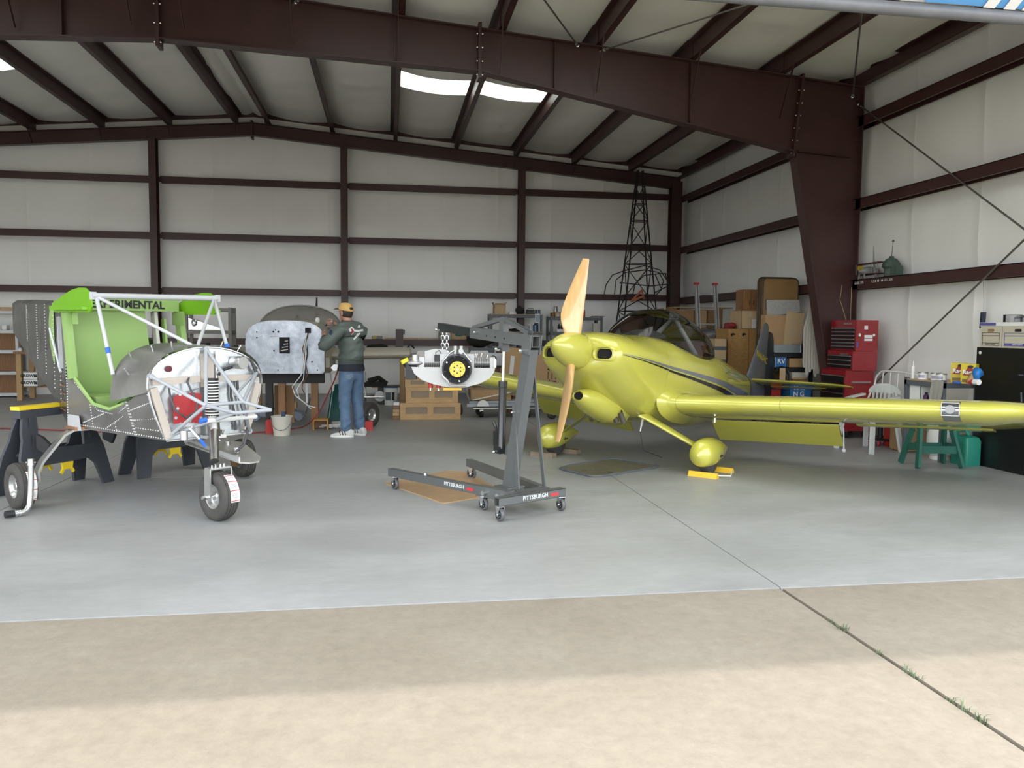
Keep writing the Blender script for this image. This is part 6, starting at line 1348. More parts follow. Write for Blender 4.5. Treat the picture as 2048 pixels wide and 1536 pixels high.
MB().lathe([(.0, 0), (.10, 0), (.10, .012), (0, .012)], (c0x+.28, 12.96, .19), (0, -1, 0), 20, 0, PI).go('white_gauge', WPL, t)
MB().bar((c0x+.12, 13.1, .28), (c1x-.5, 13.15, .42), .05, .012).go('pale_slat', WPL, t, 0); MB().bar((c0x-.05, 13.2, .65), (c0x+.08, 13.1, .25), .03, .03, (0, 1, 0)).go('support_strut', GREYM, t, 0)
solo(MB().lathe([(.05, -.06), (.10, -.07), (.115, -.04), (.115, .04), (.10, .07), (.05, .06)], (c0x-.14, 13.15, .118), (.9, .4, 0), 22), 'cart_tyre', RUB, 'small black tyre at the left end of the platform cart', 'tyre')
x0, x1, z0, z1 = span(940, 1022, 779, 806, 13.25); carton('long brown carton lying on the platform cart', x0, x1, .265, z1, 13.2, .4, CARD, tape=False)
ty = at(1104, 824, 12.75); t = thing('trolley_wheel', 'black rubber wheel standing by the flap of the yellow aeroplane', 'wheel', (ty.x, 12.75, 0)); wheel((ty.x, 12.75, .115), (.75, -.66, 0), .115, .085, t)
# ---- grey steel shelf units against the back wall
def shelfunit(lab, x0, x1, Y, dep, zs, m=GREYM, wood=None, name='shelf_unit', pw=.045, grp=None):
    t = thing(name, lab, 'shelf', ((x0+x1)/2, Y+dep/2, 0), grp)
    for x in (x0, x1-pw):
        for y in (Y, Y+dep-pw): MB().bb(x, x+pw, y, y+pw, 0, zs[-1]+.01).go('post', m, t, 0)
    for z in zs:
        s_ = MB().bb(x0+.004, x1-.004, Y+.006, Y+dep-.006, z-.065, z-.004).go('shelf', m, t, 0)
        if wood: MB().bb(x0, x1, Y-.004, Y+dep, z-.004, z+.008).go('shelf_board', wood, s_, 0)
    return t
u0, u1, _, _ = span(981, 1085, 630, 640, 17.0); zt = at(1030, 629, 17.0).z; zm = at(1030, 664, 17.0).z
shelfunit('grey steel shelf unit with wooden top shelf behind the hoist boom', u0, u1, 17.0, .5, (.3, .75, zm, zt), wood=PLY)
w0, w1, _, _ = span(1101, 1206, 630, 640, 17.1); zt2 = at(1150, 634, 17.1).z; zm2 = at(1150, 664, 17.1).z
shelfunit('grey steel shelf unit right of the propeller against the back wall', w0, w1, 17.1, .48, (.3, .75, zm2, zt2))
def jar(lab, name, cat, x, z, Y, r, hh, m, capm=None, grp=None, neck=.5):
    t = thing(name, lab, cat, (x, Y, z), grp); MB().lathe([(0, 0), (r, 0), (r, hh*.72), (r*neck, hh*.86), (r*neck, hh*.92), (0, hh*.92)], (x, Y, z), (0, 0, 1), 14).go('body', m, t)
    MB().lathe([(0, 0), (r*neck*1.15, 0), (r*neck*1.15, hh*.12), (0, hh*.12)], (x, Y, z+hh*.90), (0, 0, 1), 12).go('cap', capm or BLK, t); return t
X17 = lambda x: at(x, 640, 17.15).x
zt += .008; zm += .008
carton('open tall carton on top of the shelf unit behind the boom', X17(988), X17(1010), zt, zt+.20, 17.08, .28, CARDL, flaps=True, tape=False)
solo(MB().bb(X17(1018), X17(1028), 17.08, 17.2, zt, zt+.05), 'white_packet', PAPER, 'small white packet on top of the shelf unit beside the black bag', 'packet', sm=0)
lump('rounded black bag on top of the shelf unit behind the boom', 'black_bag', 'bag', (X17(1039), 17.2, zt+.08), (.105, .12, .085), bagm, 21, base=zt)
t = thing('radio', 'small black radio with knobs on top of the shelf unit', 'radio', (X17(1060), 17.15, zt)); MB().bb(X17(1053), X17(1068), 17.1, 17.22, zt, zt+.10).go('radio_case', BLK, t, 0); MB().tube([(X17(1054), 17.15, zt+.10), (X17(1056), 17.15, zt+.125), (X17(1066), 17.15, zt+.125), (X17(1067), 17.15, zt+.10)], .006, 6).go('handle', BLK, t)
for i in range(4): MB().lathe([(0, 0), (.012, 0), (.012, .012), (0, .012)], (X17(1055)+.035*i, 17.1, zt+.03), (0, -1, 0), 10).go('knob', GREYM, t)
jar('left small glass jar on top of the shelf unit behind the boom', 'jar', 'jar', X17(1072), zt, 17.15, .03, .10, mat('jar_dark', (.08, .10, .13), .2), GREYM, 'jars by the radio', .9)
jar('right small glass jar at the end of the shelf unit top', 'jar', 'jar', X17(1077.5), zt, 17.12, .028, .10, MT['jar_dark'], GREYM, 'jars by the radio', .9)
jar('white spray bottle on the middle shelf behind the boom', 'spray_bottle', 'bottle', X17(1062), zm, 17.2, .032, .20, WPL, WPL, neck=.35)
jar('clear slim bottle left of the white spray bottle on the middle shelf', 'slim_bottle', 'bottle', X17(1057.5), zm, 17.15, .025, .15, mat('clear_blue', (.22, .27, .33), .2), WPL, neck=.5)
jar('blue jug of fluid on the middle shelf behind the boom', 'fluid_jug', 'jug', X17(1072), zm, 17.2, .06, .20, mat('jug_blue', (.03, .08, .16), .2), BLK, neck=.4)
t = thing('leaning_card', 'pale blue printed card leaning at the right end of the shelf unit', 'card', (X17(1072), 17.0, zm+.12)); MB().box((X17(1072), 16.985, zt-.085), (.10, .006, .19), .05).go('card', PAPER, t, 0); MB().box((X17(1072), 16.98, zt-.085), (.075, .004, .15), .05).go('picture', mat('card_blue', (.30, .40, .48), .6), t, 0)
lump('dark tools heaped on the middle shelf left of the bottles', 'tool_heap', 'tools', (X17(1030), 17.25, zm+.03), (.22, .12, .035), bagm, 31, base=zm)
zt2 -= .004; zm2 -= .004; X18 = lambda x: at(x, 640, 17.25).x
carton('left small carton on the shelf unit right of the propeller', X18(1102), X18(1108), zt2, zt2+.09, 17.2, .15, CARDD, tape=False); carton('middle carton with paper label on the shelf unit right of the propeller', X18(1108.5), X18(1120), zt2, zt2+.11, 17.2, .2, CARD, tag_=(.3, .8, .1, .6)); carton('right carton with white front on the shelf unit right of the propeller', X18(1120.5), X18(1131), zt2, zt2+.10, 17.2, .2, CARDL, tag_=(.1, .9, .1, .6))
t = thing('metal_pitcher', 'dented metal pitcher standing on the cartons by the propeller', 'pitcher', (X18(1112), 17.3, zt2+.115)); MB().lathe([(0, 0), (.05, 0), (.045, .06), (.038, .11), (.048, .12)], (X18(1112), 17.3, zt2+.115), (0, 0, 1), 16).go('pitcher_body', ALUD, t); MB().tube([(X18(1112)-.04, 17.3, zt2+.22), (X18(1112)-.07, 17.3, zt2+.19), (X18(1112)-.05, 17.3, zt2+.13)], .006, 6).go('handle', ALUD, t)
jar('red-banded jar on top of the shelf unit right of the propeller', 'red_jar', 'jar', X18(1167), zt2, 17.3, .05, .16, RED, GREYM, neck=.8)
for i in range(3): solo(MB().box((X18(1192)+.03*i, 17.3, zt2+.006+.011*i), (.24, .2, .010), .15*i), 'magazine', (PAPER, CARDD, mat('mag_red', (.30, .08, .05), .6))[i], ['pale bottom magazine on the shelf unit right of the propeller', 'brown middle magazine on the shelf unit right of the propeller', 'reddish top magazine on the shelf unit right of the propeller'][i], 'magazine', 'magazines on the shelf', 0)
for i, (x, hh, r, m_, lb) in enumerate(((1104, .15, .025, CARDD, 'thin brown bottle on the middle shelf left of the propeller'), (1118, .18, .03, BLK, 'left tall black bottle on the middle shelf by the propeller'), (1124, .18, .03, BLK, 'right tall black bottle on the middle shelf by the propeller'), (1130, .13, .028, mat('bottle_brown', (.10, .05, .02), .3), 'short brown bottle on the middle shelf by the propeller'))): jar(lb, 'bottle', 'bottle', X18(x), zm2, 17.25, r, hh, m_, GREYM, 'bottles by the propeller', .5)
t = thing('square_tin', 'white square tin with black spout on the shelf right of the propeller', 'tin', (X18(1193), 17.3, zm2)); MB().bb(X18(1187), X18(1199.5), 17.25, 17.38, zm2, zm2+.20).go('tin_body', OFFW, t, 0); MB().tube([(X18(1191), 17.3, zm2+.20), (X18(1191), 17.3, zm2+.26)], .016, 10).go('spout', BLK, t)
solo(MB().bb(X18(1113), X18(1127), 17.14, 17.2, zm2, zm2+.06), 'small_white_box', PAPER, 'small white box in front of the black bottles by the propeller', 'box', sm=0)
# ---- left: white shelf unit, timber bench, plastic shelving, aluminium wedge
WSH = mat('white_shelf', (.62, .63, .63), .5)
s0 = at(36, 700, 17.3).x; zz = [at(10, y, 17.3).z for y in (786, 743, 700, 660, 621)]
shelfunit('white steel shelf unit at the left end of the back wall', s0-2.2, s0, 17.3, .5, zz, WSH)
for i, (ya, lb) in enumerate((('b', 'sheet of dark brown panelling stored on the white shelf second from the top'), ('c', 'sheet of dark brown panelling stored on the white shelf third from the top'), ('d', 'sheet of dark brown panelling stored on the second lowest white shelf'))):
    z0 = (zz[2], zz[1], zz[0])[i]; solo(MB().bb(s0-2.1, s0-.06, 17.55, 17.6, z0, z0+.36), 'panelling_sheet', DWOOD, lb, 'panel', 'panels on the white shelves', 0)
x0, x1, _, _ = span(1, 12, 650, 657, 17.3); carton('small white carton on the upper white shelf at the left', x0, x1, zz[3], zz[3]+.09, 17.34, .12, PAPER, tape=False)
solo(MB().bb(s0-2.0, s0-.10, 17.35, 17.6, zz[4], zz[4]+.07), 'timber_plank', PLY, 'wooden plank lying on the top white shelf at the left', 'timber', sm=0)
jar('small white bottle standing on the left timber bench', 'white_bottle', 'bottle', at(40, 696, 16.8).x, at(60, 703, 16.6).z, 16.8, .035, .07, WPL, WPL)
g0, g1 = at(31, 710, 16.7).x, at(170, 710, 16.7).x; t = bench('timber workbench with green tubes below beside the left shelves', g0, g1, 16.6, .7, at(60, 703, 16.6).z, (g0+.03, g0+.95), DWOOD)
for a, b in (((g0+.1, 16.9, .30), (g0+.75, 16.9, .85)), ((g0+.2, 16.95, .27), (g0+1.0, 16.9, .55)), ((g0+.35, 16.8, .28), (g0+.45, 16.9, .02))): pass
tgr = thing('green_tube_frame', 'bundle of lime green steel tubes stored under the left timber bench', 'tubes', (g0+.5, 16.9, .27))
for i in range(5): MB().tube([(g0+.06+.05*i, 16.78+.05*i, .29), (g0+.50+.11*i, 16.8+.05*i, .58-.05*(i % 2))], .016, 8).go('green_tube', BGRN, tgr)
for i in range(2):
    x0 = at(47, 755, 16.65).x; z0 = .27+.20*i if False else at(55, 767-9*i, 16.65).z
    t = carton(['white printed battery box, lower of the pair under the left bench', 'white printed battery box, upper of the pair under the left bench'][i], x0, x0+.26, .27+.135*i, .27+.135*i+.13, 16.63, .3, PAPER, tape=False, grp='battery boxes under the left bench')
    text('CROWN', 'box_lettering', INK, t, (x0+.10, 16.626, .27+.135*i+.07), (1, 0, 0), (0, 0, 1), .075, .0008, bold=.003); MB().prism([(0, -.03), (.06, -.03), (.03, .035)], (x0+.19, 16.627, .27+.135*i+.07), (1, 0, 0), (0, 0, 1), .001).go('triangle_mark', INK, t, 0)
TAUP = mat('taupe_plastic', (.20, .185, .165), .55)
p0, p1 = at(368, 640, 15.6).x, at(463, 640, 15.6).x; zt = at(450, 616, 15.6).z; zm = at(450, 661, 15.6).z
shelfunit('taupe plastic shelf unit behind the kit aeroplane', p0, p1, 15.6, .45, (.3, .72, zm, zt), TAUP, pw=.06)
wx0, wx1 = at(375, 650, 15.55).x, at(441, 650, 15.55).x; A = []
t = thing('alloy_tip', 'polished aluminium wing-tip wedge lying on the taupe plastic shelf', 'panel', ((wx0+wx1)/2, 15.7, zm)); MB().loft([[V((wx0+(wx1-wx0)*u, 15.62+y*.25, zm+.01+z*(.19*(1-u)+.03))) for y, z in ((0, 0), (0, 1), (.3, 1.05), (1, .6), (1, 0))] for u in (0, .5, .9, 1)]).go('wedge_skin', ALU, t, 30)
lump('crumpled foil stuck on the aluminium wedge', 'foil', 'foil', (at(387, 650, 15.55).x, 15.60, zm+.14), (.06, .02, .06), CHR, 8)
x0, x1, z0, z1 = span(375, 412, 668, 690, 15.6); carton('black equipment box on the shelf below the aluminium wedge', p0+.08, x1, .72, .72+.42, 15.64, .35, BLK, tape=False, name='black_box')
t = thing('stored_wheel', 'dark wheel standing beside the taupe plastic shelf', 'wheel', (at(470, 690, 15.2).x, 15.2, 0)); zq = .92
bench('low dark table holding bags beside the taupe shelf', at(440, 720, 15.0).x, at(520, 720, 15.0).x, 15.0, .5, .80, (at(445, 720, 15.0).x, at(505, 720, 15.0).x), BLK, 'low_table')
t.location = (at(470, 690, 15.2).x, 15.25, .80); ORG[t.name] = V(t.location); wheel((t.location.x, 15.25, .80+.16), (.9, .3, 0), .16, .10, t)
lump('maroon and grey bag lying left of the dark wheel', 'sports_bag', 'bag', (at(446, 688, 15.2).x, 15.3, .90), (.16, .15, .10), mat('maroon_cloth', (.10, .03, .035), .8), 41, base=.80)
lump('olive rolled blanket lying right of the dark wheel', 'rolled_blanket', 'blanket', (at(488, 692, 15.2).x, 15.3, .88), (.15, .15, .085), mat('olive', (.07, .06, .03), .8), 43, base=.80)
# ------------------------------------------------------------------ right-hand back corner: welded tube frame standing on end
TUB = mat('black_tube', (.012, .011, .010), .5)
tw_ = thing('tube_fuselage_frame', 'tall black welded tube fuselage frame standing on end in the back corner', 'frame', (at(1278, 640, 16.4).x, 16.5, 0))
ctr = at(1278, 640, 16.4).x; zt = at(1278, 338, 16.4).z
def tw(i, z):
    t = z/zt; hw_ = .52*(1-t)+.05*t; hd2 = .40*(1-t)+.04*t; lean = -.03+.06*t
    sx, sy = ((-1, -1), (1, -1), (1, 1), (-1, 1))[i]; return V((ctr+sx*hw_*(1.0 if t < .42 else 1.0)+lean*.4, 16.55+sy*hd2, z))
for i in range(4): MB().tube([tw(i, 0), tw(i, zt*.5), tw(i, zt)], .016, 6).go('longeron', TUB, tw_)
lv = [.0, .55, 1.05, 1.45, 1.85, 2.20, 2.85, 3.25, 3.75, 4.10, 4.5]
for j, z in enumerate(lv[1:]):
    for i in range(4): MB().tube([tw(i, z), tw((i+1) % 4, z)], .010, 5).go('cross_tube', TUB, tw_)
for j in range(len(lv)-1):
    for i in range(4):
        a, b = (tw(i, lv[j]), tw((i+1) % 4, lv[j+1])) if (i+j) % 2 else (tw((i+1) % 4, lv[j]), tw(i, lv[j+1])); MB().tube([a, b], .010, 5).go('diagonal_tube', TUB, tw_)
lp_ = thing('tail_frame_hoops', 'black bent-tube tail frames hung round the standing fuselage frame', 'frame', (ctr, 16.1, 1.9))
for P in ([(1207, 597), (1212, 570), (1225, 550), (1250, 541), (1290, 531), (1320, 540), (1335, 562), (1343, 590)], [(1228, 597), (1232, 560), (1250, 545), (1290, 540), (1318, 545), (1327, 562), (1322, 580), (1305, 598)], [(1265, 592), (1270, 568), (1288, 551), (1320, 547), (1340, 548), (1347, 553)], [(1240, 565), (1300, 572), (1347, 567)], [(1310, 585), (1346, 567)], [(1330, 545), (1343, 597)], [(1310, 548), (1322, 576)]):
    MB().tube([at(x, y, 16.0) for x, y in P], .011, 6).go('hoop_tube', TUB, lp_, 60)
MB().tube([at(1240, 566, 16.0), at(1242, 566, 16.2)], .012, 6).tube([at(1310, 572, 16.0), at(1306, 572, 16.2)], .012, 6).go('hanging_lug', TUB, lp_)
ob_ = thing('orange_bracket', 'orange metal bracket hanging in the black tube frame', 'bracket', tuple(at(1270, 600, 15.95))); ORM = mat('dull_orange', (.40, .12, .06), .6)
for P in ([(1284, 580), (1288, 598)], [(1284, 580), (1262, 603)], [(1262, 603), (1288, 592)]): MB().tube([at(x, y, 15.95) for x, y in P], .022, 6).go('bracket_arm', ORM, ob_)
MB().tube([at(1284, 580, 15.95), at(1284, 580, 16.15)], .012, 6).go('bracket_pin', ORM, ob_)
# ---- dark rack with cartons near the right wall
X145 = lambda x: at(x, 640, 14.5).x
zr = at(1400, 657, 14.5).z
r0, r1 = X145(1325), X145(1452)
shelfunit('dark steel rack carrying cartons behind the bubble canopy', r0, r1, 14.5, .75, (.3, .9, zr), GREYM)
carton('open brown carton on the dark rack left of the ladder', X145(1331), X145(1354), zr, at(1350, 622, 14.5).z, 14.55, .5, CARDD, flaps=True, tape=False)
carton('brown carton with pale side on the dark rack behind the ladder', X145(1356), X145(1392), zr, at(1350, 620, 14.5).z, 14.6, .5, CARDD, tape=False)
carton('amber carton on the dark rack right of the open one', X145(1393.5), X145(1416), zr, at(1400, 621, 14.5).z, 14.55, .45, CARD, tape=False)
carton('dark carton at the right end of the dark rack', X145(1418), X145(1449), zr, at(1400, 616, 14.5).z, 14.6, .45, CARDD, tape=False)
for i, (xa, xb, yy, lb) in enumerate(((1340, 1412, 619, 'flattened carton sheet lying on the cartons left of the ladder'), (1352, 1470, 612, 'long flattened carton sheet lying across the cartons behind the ladder'))):
    zf = at(1400, (622, 616)[i], 14.5).z+.012; solo(MB().box(((X145(xa)+X145(xb))/2, 14.8, zf), (X145(xb)-X145(xa), .4, .016), .04), 'cardboard_sheet', CARD, lb, 'cardboard', sm=0)
# aluminium ladder
la = thing('ladder', 'aluminium ladder with red end caps standing among the cartons', 'ladder', (at(1415, 720, 13.4).x, 13.4, 0)); LAD = mat('ladder_alloy', (.45, .46, .47), .4, .5)
for xt, yt, xb_, yb_ in ((1393, 569, 1399, 700), (1430, 570, 1437, 700)):
    tp, bt = at(xt, yt, 13.75), at(xb_, yb_, 13.62); d = (bt-tp); bt = tp+d*(tp.z/(tp.z-bt.z))
    for o in (-.022, .022): MB().bar(tp+V((o, 0, 0)), bt+V((o, 0, 0)), .018, .07, (0, 1, 0)).go('rail', LAD, la, 0)
    MB().box(tp+V((0, 0, .015)), (.075, .09, .04)).go('end_cap', RED, la, 0)
    if xt < 1400: A0, A1 = tp, bt
    else: B0, B1 = tp, bt
for k_ in range(9):
    t = .075+.118*k_; MB().tube([A0.lerp(A1, t), B0.lerp(B1, t)], .017, 8).go('rung', LAD, la)
# chipboard crate with carton and cupboard stacked on it
OSB = mat('chipboard', (.30, .155, .045), .7, col2=(.42, .25, .09), vs=22, stretch=(1, 1, 2))
X123 = lambda x: at(x, 680, 12.75).x
o0, o1 = X123(1456), X123(1521); zo = at(1490, 658, 12.75).z; t = thing('chipboard_crate', 'tall chipboard crate with hand holes behind the grey fin', 'crate', ((o0+o1)/2, 13.0, 0))
MB().bb(o0, o1, 12.75, 13.25, 0, zo).go('crate_body', OSB, t, 0); MB().bb(o0+.36, o0+.372, 12.742, 12.75, 0, zo).go('joint_strip', DWOOD, t, 0)
for x, y in ((1466, 670), (1488, 670)): p = at(x, y, 12.745); MB().lathe([(0, 0), (.035, 0), (.035, .004), (0, .004)], p, (0, -1, 0), 12, 0, PI*1.3).go('hand_hole', HOLE, t)
MB().bb(o0-.01, o1+.01, 12.735, 12.75, .52, .56).go('batten', OSB, t, 0)
zc = at(1500, 622, 12.8).z
carton('brown carton with barcode label on top of the chipboard crate', X123(1484), X123(1519), zo, zc, 12.8, .45, CARDL, tag_=(.62, .95, .05, .55))
cu = thing('wood_cupboard', 'small brown wooden cupboard with two doors on the stacked carton', 'cupboard', (X123(1505), 13.0, zc)); c0, c1 = X123(1490), X123(1521); zc2 = at(1500, 579, 12.85).z
MB().bb(c0, c1, 12.86, 13.15, zc, zc2).go('cupboard_body', DWOOD, cu, 0)
for xa, xb in ((c0+.012, (c0+c1)/2-.004), ((c0+c1)/2+.004, c1-.012)):
    dd = MB().bb(xa, xb, 12.842, 12.86, zc+.02, zc2-.012).go('cupboard_door', DWOOD, cu, 0); MB().tube([(xb-.03 if xa < (c0+c1)/2-.01 else xa+.03, 12.835, zc+.10), (xb-.03 if xa < (c0+c1)/2-.01 else xa+.03, 12.822, zc+.14), (xb-.03 if xa < (c0+c1)/2-.01 else xa+.03, 12.835, zc+.18)], .006, 6).go('door_handle', BLK, dd)
lump('red and black bundle of straps on the dark rack beside the carton', 'strap_bundle', 'straps', (at(1462, 652, 12.95).x, 13.0, zo+.05), (.12, .12, .06), mat('strap_red', (.22, .02, .02), .7), 51, base=zo)
x0, x1, z0, z1 = span(1429, 1454, 678, 722, 12.6); t = carton('buff carton with grey tape bands left of the chipboard crate', x0, x1, .0, z1, 12.62, .4, CARDL, tape=False)
for f in (.70, .86): MB().bb(x0, x1, 12.616, 12.62, z1*f, z1*f+.06).go('grey_tape', GREYM, t, 0)
lump('grey plastic cover draped over the stored goods left of the chipboard crate', 'dust_cover', 'cover', (at(1425, 668, 13.7).x, 13.75, 1.36), (.25, .15, .10), mat('dust_grey', (.16, .16, .15), .5), 57)
solo(MB().bb(at(1398, 700, 13.6).x, at(1440, 700, 13.6).x, 13.62, 13.95, 0, 1.29), 'grey_locker', mat('locker_grey', (.10, .10, .10), .5), 'dark grey locker under the draped plastic cover', 'locker', sm=0)
# folding tables stood on end, white board and big carton
TBB = mat('table_brown', (.27, .155, .055), .6, var=.05); TBE = mat('table_edge', (.06, .035, .02), .5)
for i, (xa, xb, yt, Yt, lb) in enumerate(((1516, 1588, 556, 12.36, 'brown folding table stood on end, rearmost of three'), (1521, 1594, 556, 12.28, 'brown folding table stood on end, middle of three'), (1526, 1600, 557, 12.19, 'brown folding table stood on end with white board, foremost of three'))):
    x0, x1 = at(xa, 600, Yt).x, at(xb, 600, Yt).x; x1 = min(x1, 6.56); zt_ = at((xa+xb)/2, yt, Yt).z; t = thing('folding_table', lb, 'table', ((x0+x1)/2, Yt, 0), 'folding tables stood on end')
    P = [((x0+x1)/2+a, zt_/2+b) for a, b in rrect((x1-x0)/2, zt_/2, .07)]; MB().prism(P, (0, Yt+.022, 0), (1, 0, 0), (0, 0, 1), .022).go('table_top', TBB, t, 0)
    MB().tube([(x, Yt+.011, z) for x, z in P], .016, 6, False, True).go('table_edge', TBE, t, 60)
    if i == 2:
        for xo in (x0+.04, x1-.16): MB().bb(xo, xo+.12, Yt-.012, Yt, zt_-.50, zt_-.34).go('leg_bracket', GREYM, t, 0)
Yw = 12.12; P = [at(1534, 600, Yw), at(1599, 600, Yw), at(1600, 624, Yw), at(1560, 630, Yw), at(1550, 632, Yw), at(1534, 637, Yw)]
mm = MB(); n = len(P); mm.add(P+[p+V((0, .02, 0)) for p in P], [tuple(range(n)), tuple(range(n, 2*n))[::-1]]+[(i, (i+1) % n, n+(i+1) % n, n+i) for i in range(n)]); solo(mm, 'white_board', mat('speckled_white', (.40, .39, .37), .7, var=.12, vs=30), 'speckled white torn board leaning on the foremost folding table', 'board', sm=0)
t = thing('tall_carton', 'tall open brown carton in front of the folding tables beside the fin', 'box', (at(1575, 690, 11.9).x, 11.95, 0)); x0, x1 = at(1530, 660, 11.92).x, min(6.52, at(1612, 660, 11.92).x); za, zb = at(1560, 630, 11.92).z, at(1595, 625, 11.92).z
MB().bb(x0, x1-.16, 11.92, 11.94, 1.13, za).go('carton_front', CARD, t, 0); MB().bar((x1-.20, 11.90, 1.13), (x1-.16, 11.88, zb), .02, .30, (1, 0, 0)).go('side_flap', CARDL, t, 0); MB().bb(x0, x1, 12.07, 12.08, 1.13, za).go('carton_back', CARDD, t, 0); MB().bb(x0, x0+.01, 11.94, 12.07, 1.13, za).bb(x1-.01, x1, 11.94, 12.07, 1.13, za).go('carton_sides', CARD, t, 0)
# rack below with silver case, blue box, cable coil and basket
k0, k1 = at(1541, 720, 11.5).x, min(6.45, at(1632, 720, 11.5).x)
shelfunit('black low rack with boxes behind the tailplane of the yellow aeroplane', k0, k1, 11.45, .62, (.15, .62, .90, 1.125), BLK)
x0, x1, z0, z1 = span(1548, 1608, 693, 708, 11.4); t = thing('silver_case', 'silver metal case lying on the black low rack', 'case', ((x0+x1)/2, 11.55, 1.127)); MB().bb(x0, x1-.02, 11.46, 11.75, 1.129, 1.25).go('case_body', mat('case_silver', (.36, .39, .41), .35, .5), t, 0); MB().bb(x0-.02, x0, 11.45, 11.76, 1.129, 1.26).go('case_edge', CHR, t, 0); MB().bb(x1-.02, x1, 11.45, 11.76, 1.129, 1.26).go('case_edge', CHR, t, 0)
RVB = mat('rv_blue', (.03, .16, .42), .6)
def bluebox(lab, x0, x1, z0, z1, Y, txt):
    t = carton(lab, x0, x1, z0, z1, Y, .3, RVB, tape=False); MB().bb(x0, x0+(x1-x0)*.22, Y-.003, Y, z0, z1).go('white_end', PAPER, t, 0); text(txt, 'box_lettering', PAPER, t, (x0+(x1-x0)*.62, Y-.004, (z0+z1)/2), (1, 0, 0), (0, 0, 1), (z1-z0)*.55, .0006, bold=.002); return t
bluebox('blue and white printed box on the black rack below the silver case', at(1543, 725, 11.48).x, at(1573, 725, 11.48).x, .902, 1.09, 11.47, 'RV')
carton('brown carton beside the blue box on the black rack', at(1577, 730, 11.48).x, at(1606, 730, 11.48).x, .902, 1.04, 11.47, .3, CARD, tape=False)
cc = thing('cable_coil', 'coil of black cable hanging at the front of the black rack', 'cable', (at(1560, 755, 11.4).x, 11.4, .62))
for i in range(7): MB().tube([V((at(1560, 755, 11.4).x+(.115+.004*i)*math.cos(a), 11.40-.008*i+.01*math.sin(a*2+i), .77+(.135+.003*i)*math.sin(a))) for a in [2*PI*j/20 for j in range(20)]], .006, 5, False, True).go('cable_turn', BLK, cc, 60)
MB().bb(at(1556, 755, 11.4).x, at(1567, 755, 11.4).x, 11.345, 11.352, .60, .90).go('brown_tag', CARDL, cc, 0)
bs_ = thing('wicker_basket', 'woven basket with striped cloth lining on the black rack', 'basket', (at(1600, 760, 11.45).x, 11.6, .622)); bxc = at(1600, 760, 11.45).x
for k_ in range(4): MB().loft([[V((bxc+x*(.105+.008*k_), 11.55+y*(.10+.006*k_), .625+.035*k_+dz)) for x, y in rrect(1, 1, .25, 4)] for dz in (0, .028)], False, False).go('woven_band', (DWOOD, CARDL)[k_ % 2], bs_, 60)
MB().loft([[V((bxc+x*w, 11.55+y*w*.95, z)) for x, y in rrect(1, 1, .25, 4)] for z, w in ((.76, .135), (.83, .145))], False, False).go('cloth_rim', mat('striped_cloth', (.42, .40, .36), .8, col2=(.60, .58, .50), vs=9, stretch=(14, 14, .1)), bs_, 60)
MB().box((bxc, 11.55, .86), (.16, .01, .10), .1).go('paper_sheet', PAPER, bs_, 0)
for i, (xa, xb, m_, lb, tx_) in enumerate(((1521, 1534, RVB, 'small blue box low behind the tailplane, leftmost of the row', ''), (1536, 1563, RED, 'red and black box low behind the tailplane beside the blue boxes', ''), (1577, 1625, RVB, 'wide blue box with white letters low behind the tailplane', 'N G'))):
    x0, x1, _, _ = span(xa, xb, 785, 796, 11.4); x1 = min(x1, 6.4)
    t = carton(lb, x0, x1, .152, .56, 11.38 if i == 2 else 11.42, .3, m_, tape=False)
    if tx_: text(tx_, 'box_lettering', PAPER, t, ((x0+x1)/2-.03, 11.376, .50), (1, 0, 0), (0, 0, 1), .10, .0006, bold=.003)
# webbing straps hung by the column
st = thing('webbing_straps', 'cream webbing straps hanging in long loops beside the tapered column', 'straps', (6.25, 11.15, .95)); WEB = mat('cream_webbing', (.42, .39, .34), .8)
MB().tube([(6.60, 11.15, 2.12), (6.20, 11.12, 2.14)], .010, 6).go('hook_bar', GREYM, st)
for i in range(7):
    xa = at(1616+2.2*i, 580, 11.12).x; xb = at(1606+4.6*i, 700, 11.12).x; zb = at(1620, 735+3.0*((i*5) % 7), 11.12).z; yy = 11.10-.012*i
    P = [V((xa if False else 6.28+.012*i-.03, yy, 2.13)), V((xb, yy, 1.5)), V((xb+.005, yy, zb+.06)), V((xb+.02, yy, zb)), V((xb+.04, yy+.01, zb+.06)), V((xb+.035, yy+.01, 1.5)), V((6.30+.012*i-.03, yy+.01, 2.13))]
    A = [[p+V((-.016, 0, 0)), p+V((.016, 0, 0)), p+V((.016, .004, 0)), p+V((-.016, .004, 0))] for p in P]; MB().loft(A).go('strap', WEB, st, 60)
# ---- red tool chest
RTC = mat('tool_chest_red', (.27, .012, .018), .32, coat=.4); TRIM = mat('drawer_trim', (.48, .49, .50), .3, .8)
tc_ = thing('tool_chest', 'tall red rolling tool chest with black drawers beside the tapered column', 'tool chest', (6.35, 10.35, 0))
za, zb, zc = at(1708, 640, 10.0).z, at(1708, 702, 10.0).z, at(1700, 741, 10.05).z
def chest(x0, x1, y0, y1, z0, z1, name):
    o = MB().bb(x0, x1, y0, y1, z0, z1).go(name, RTC, tc_, 0); return o
def drawers(par, x0, y0, y1, z0, z1, n):
    hgt = (z1-z0)/n
    for i in range(n):
        d = MB().bb(x0-.012, x0, y0+.03, y1-.03, z0+hgt*i+.004, z0+hgt*(i+1)-.004).go('drawer', mat('drawer_black', (.008, .008, .009), .4), par, 0)
        MB().bb(x0-.022, x0-.010, y0+.03, y1-.03, z0+hgt*(i+1)-.018, z0+hgt*(i+1)-.006).go('drawer_pull', TRIM, d, 0)
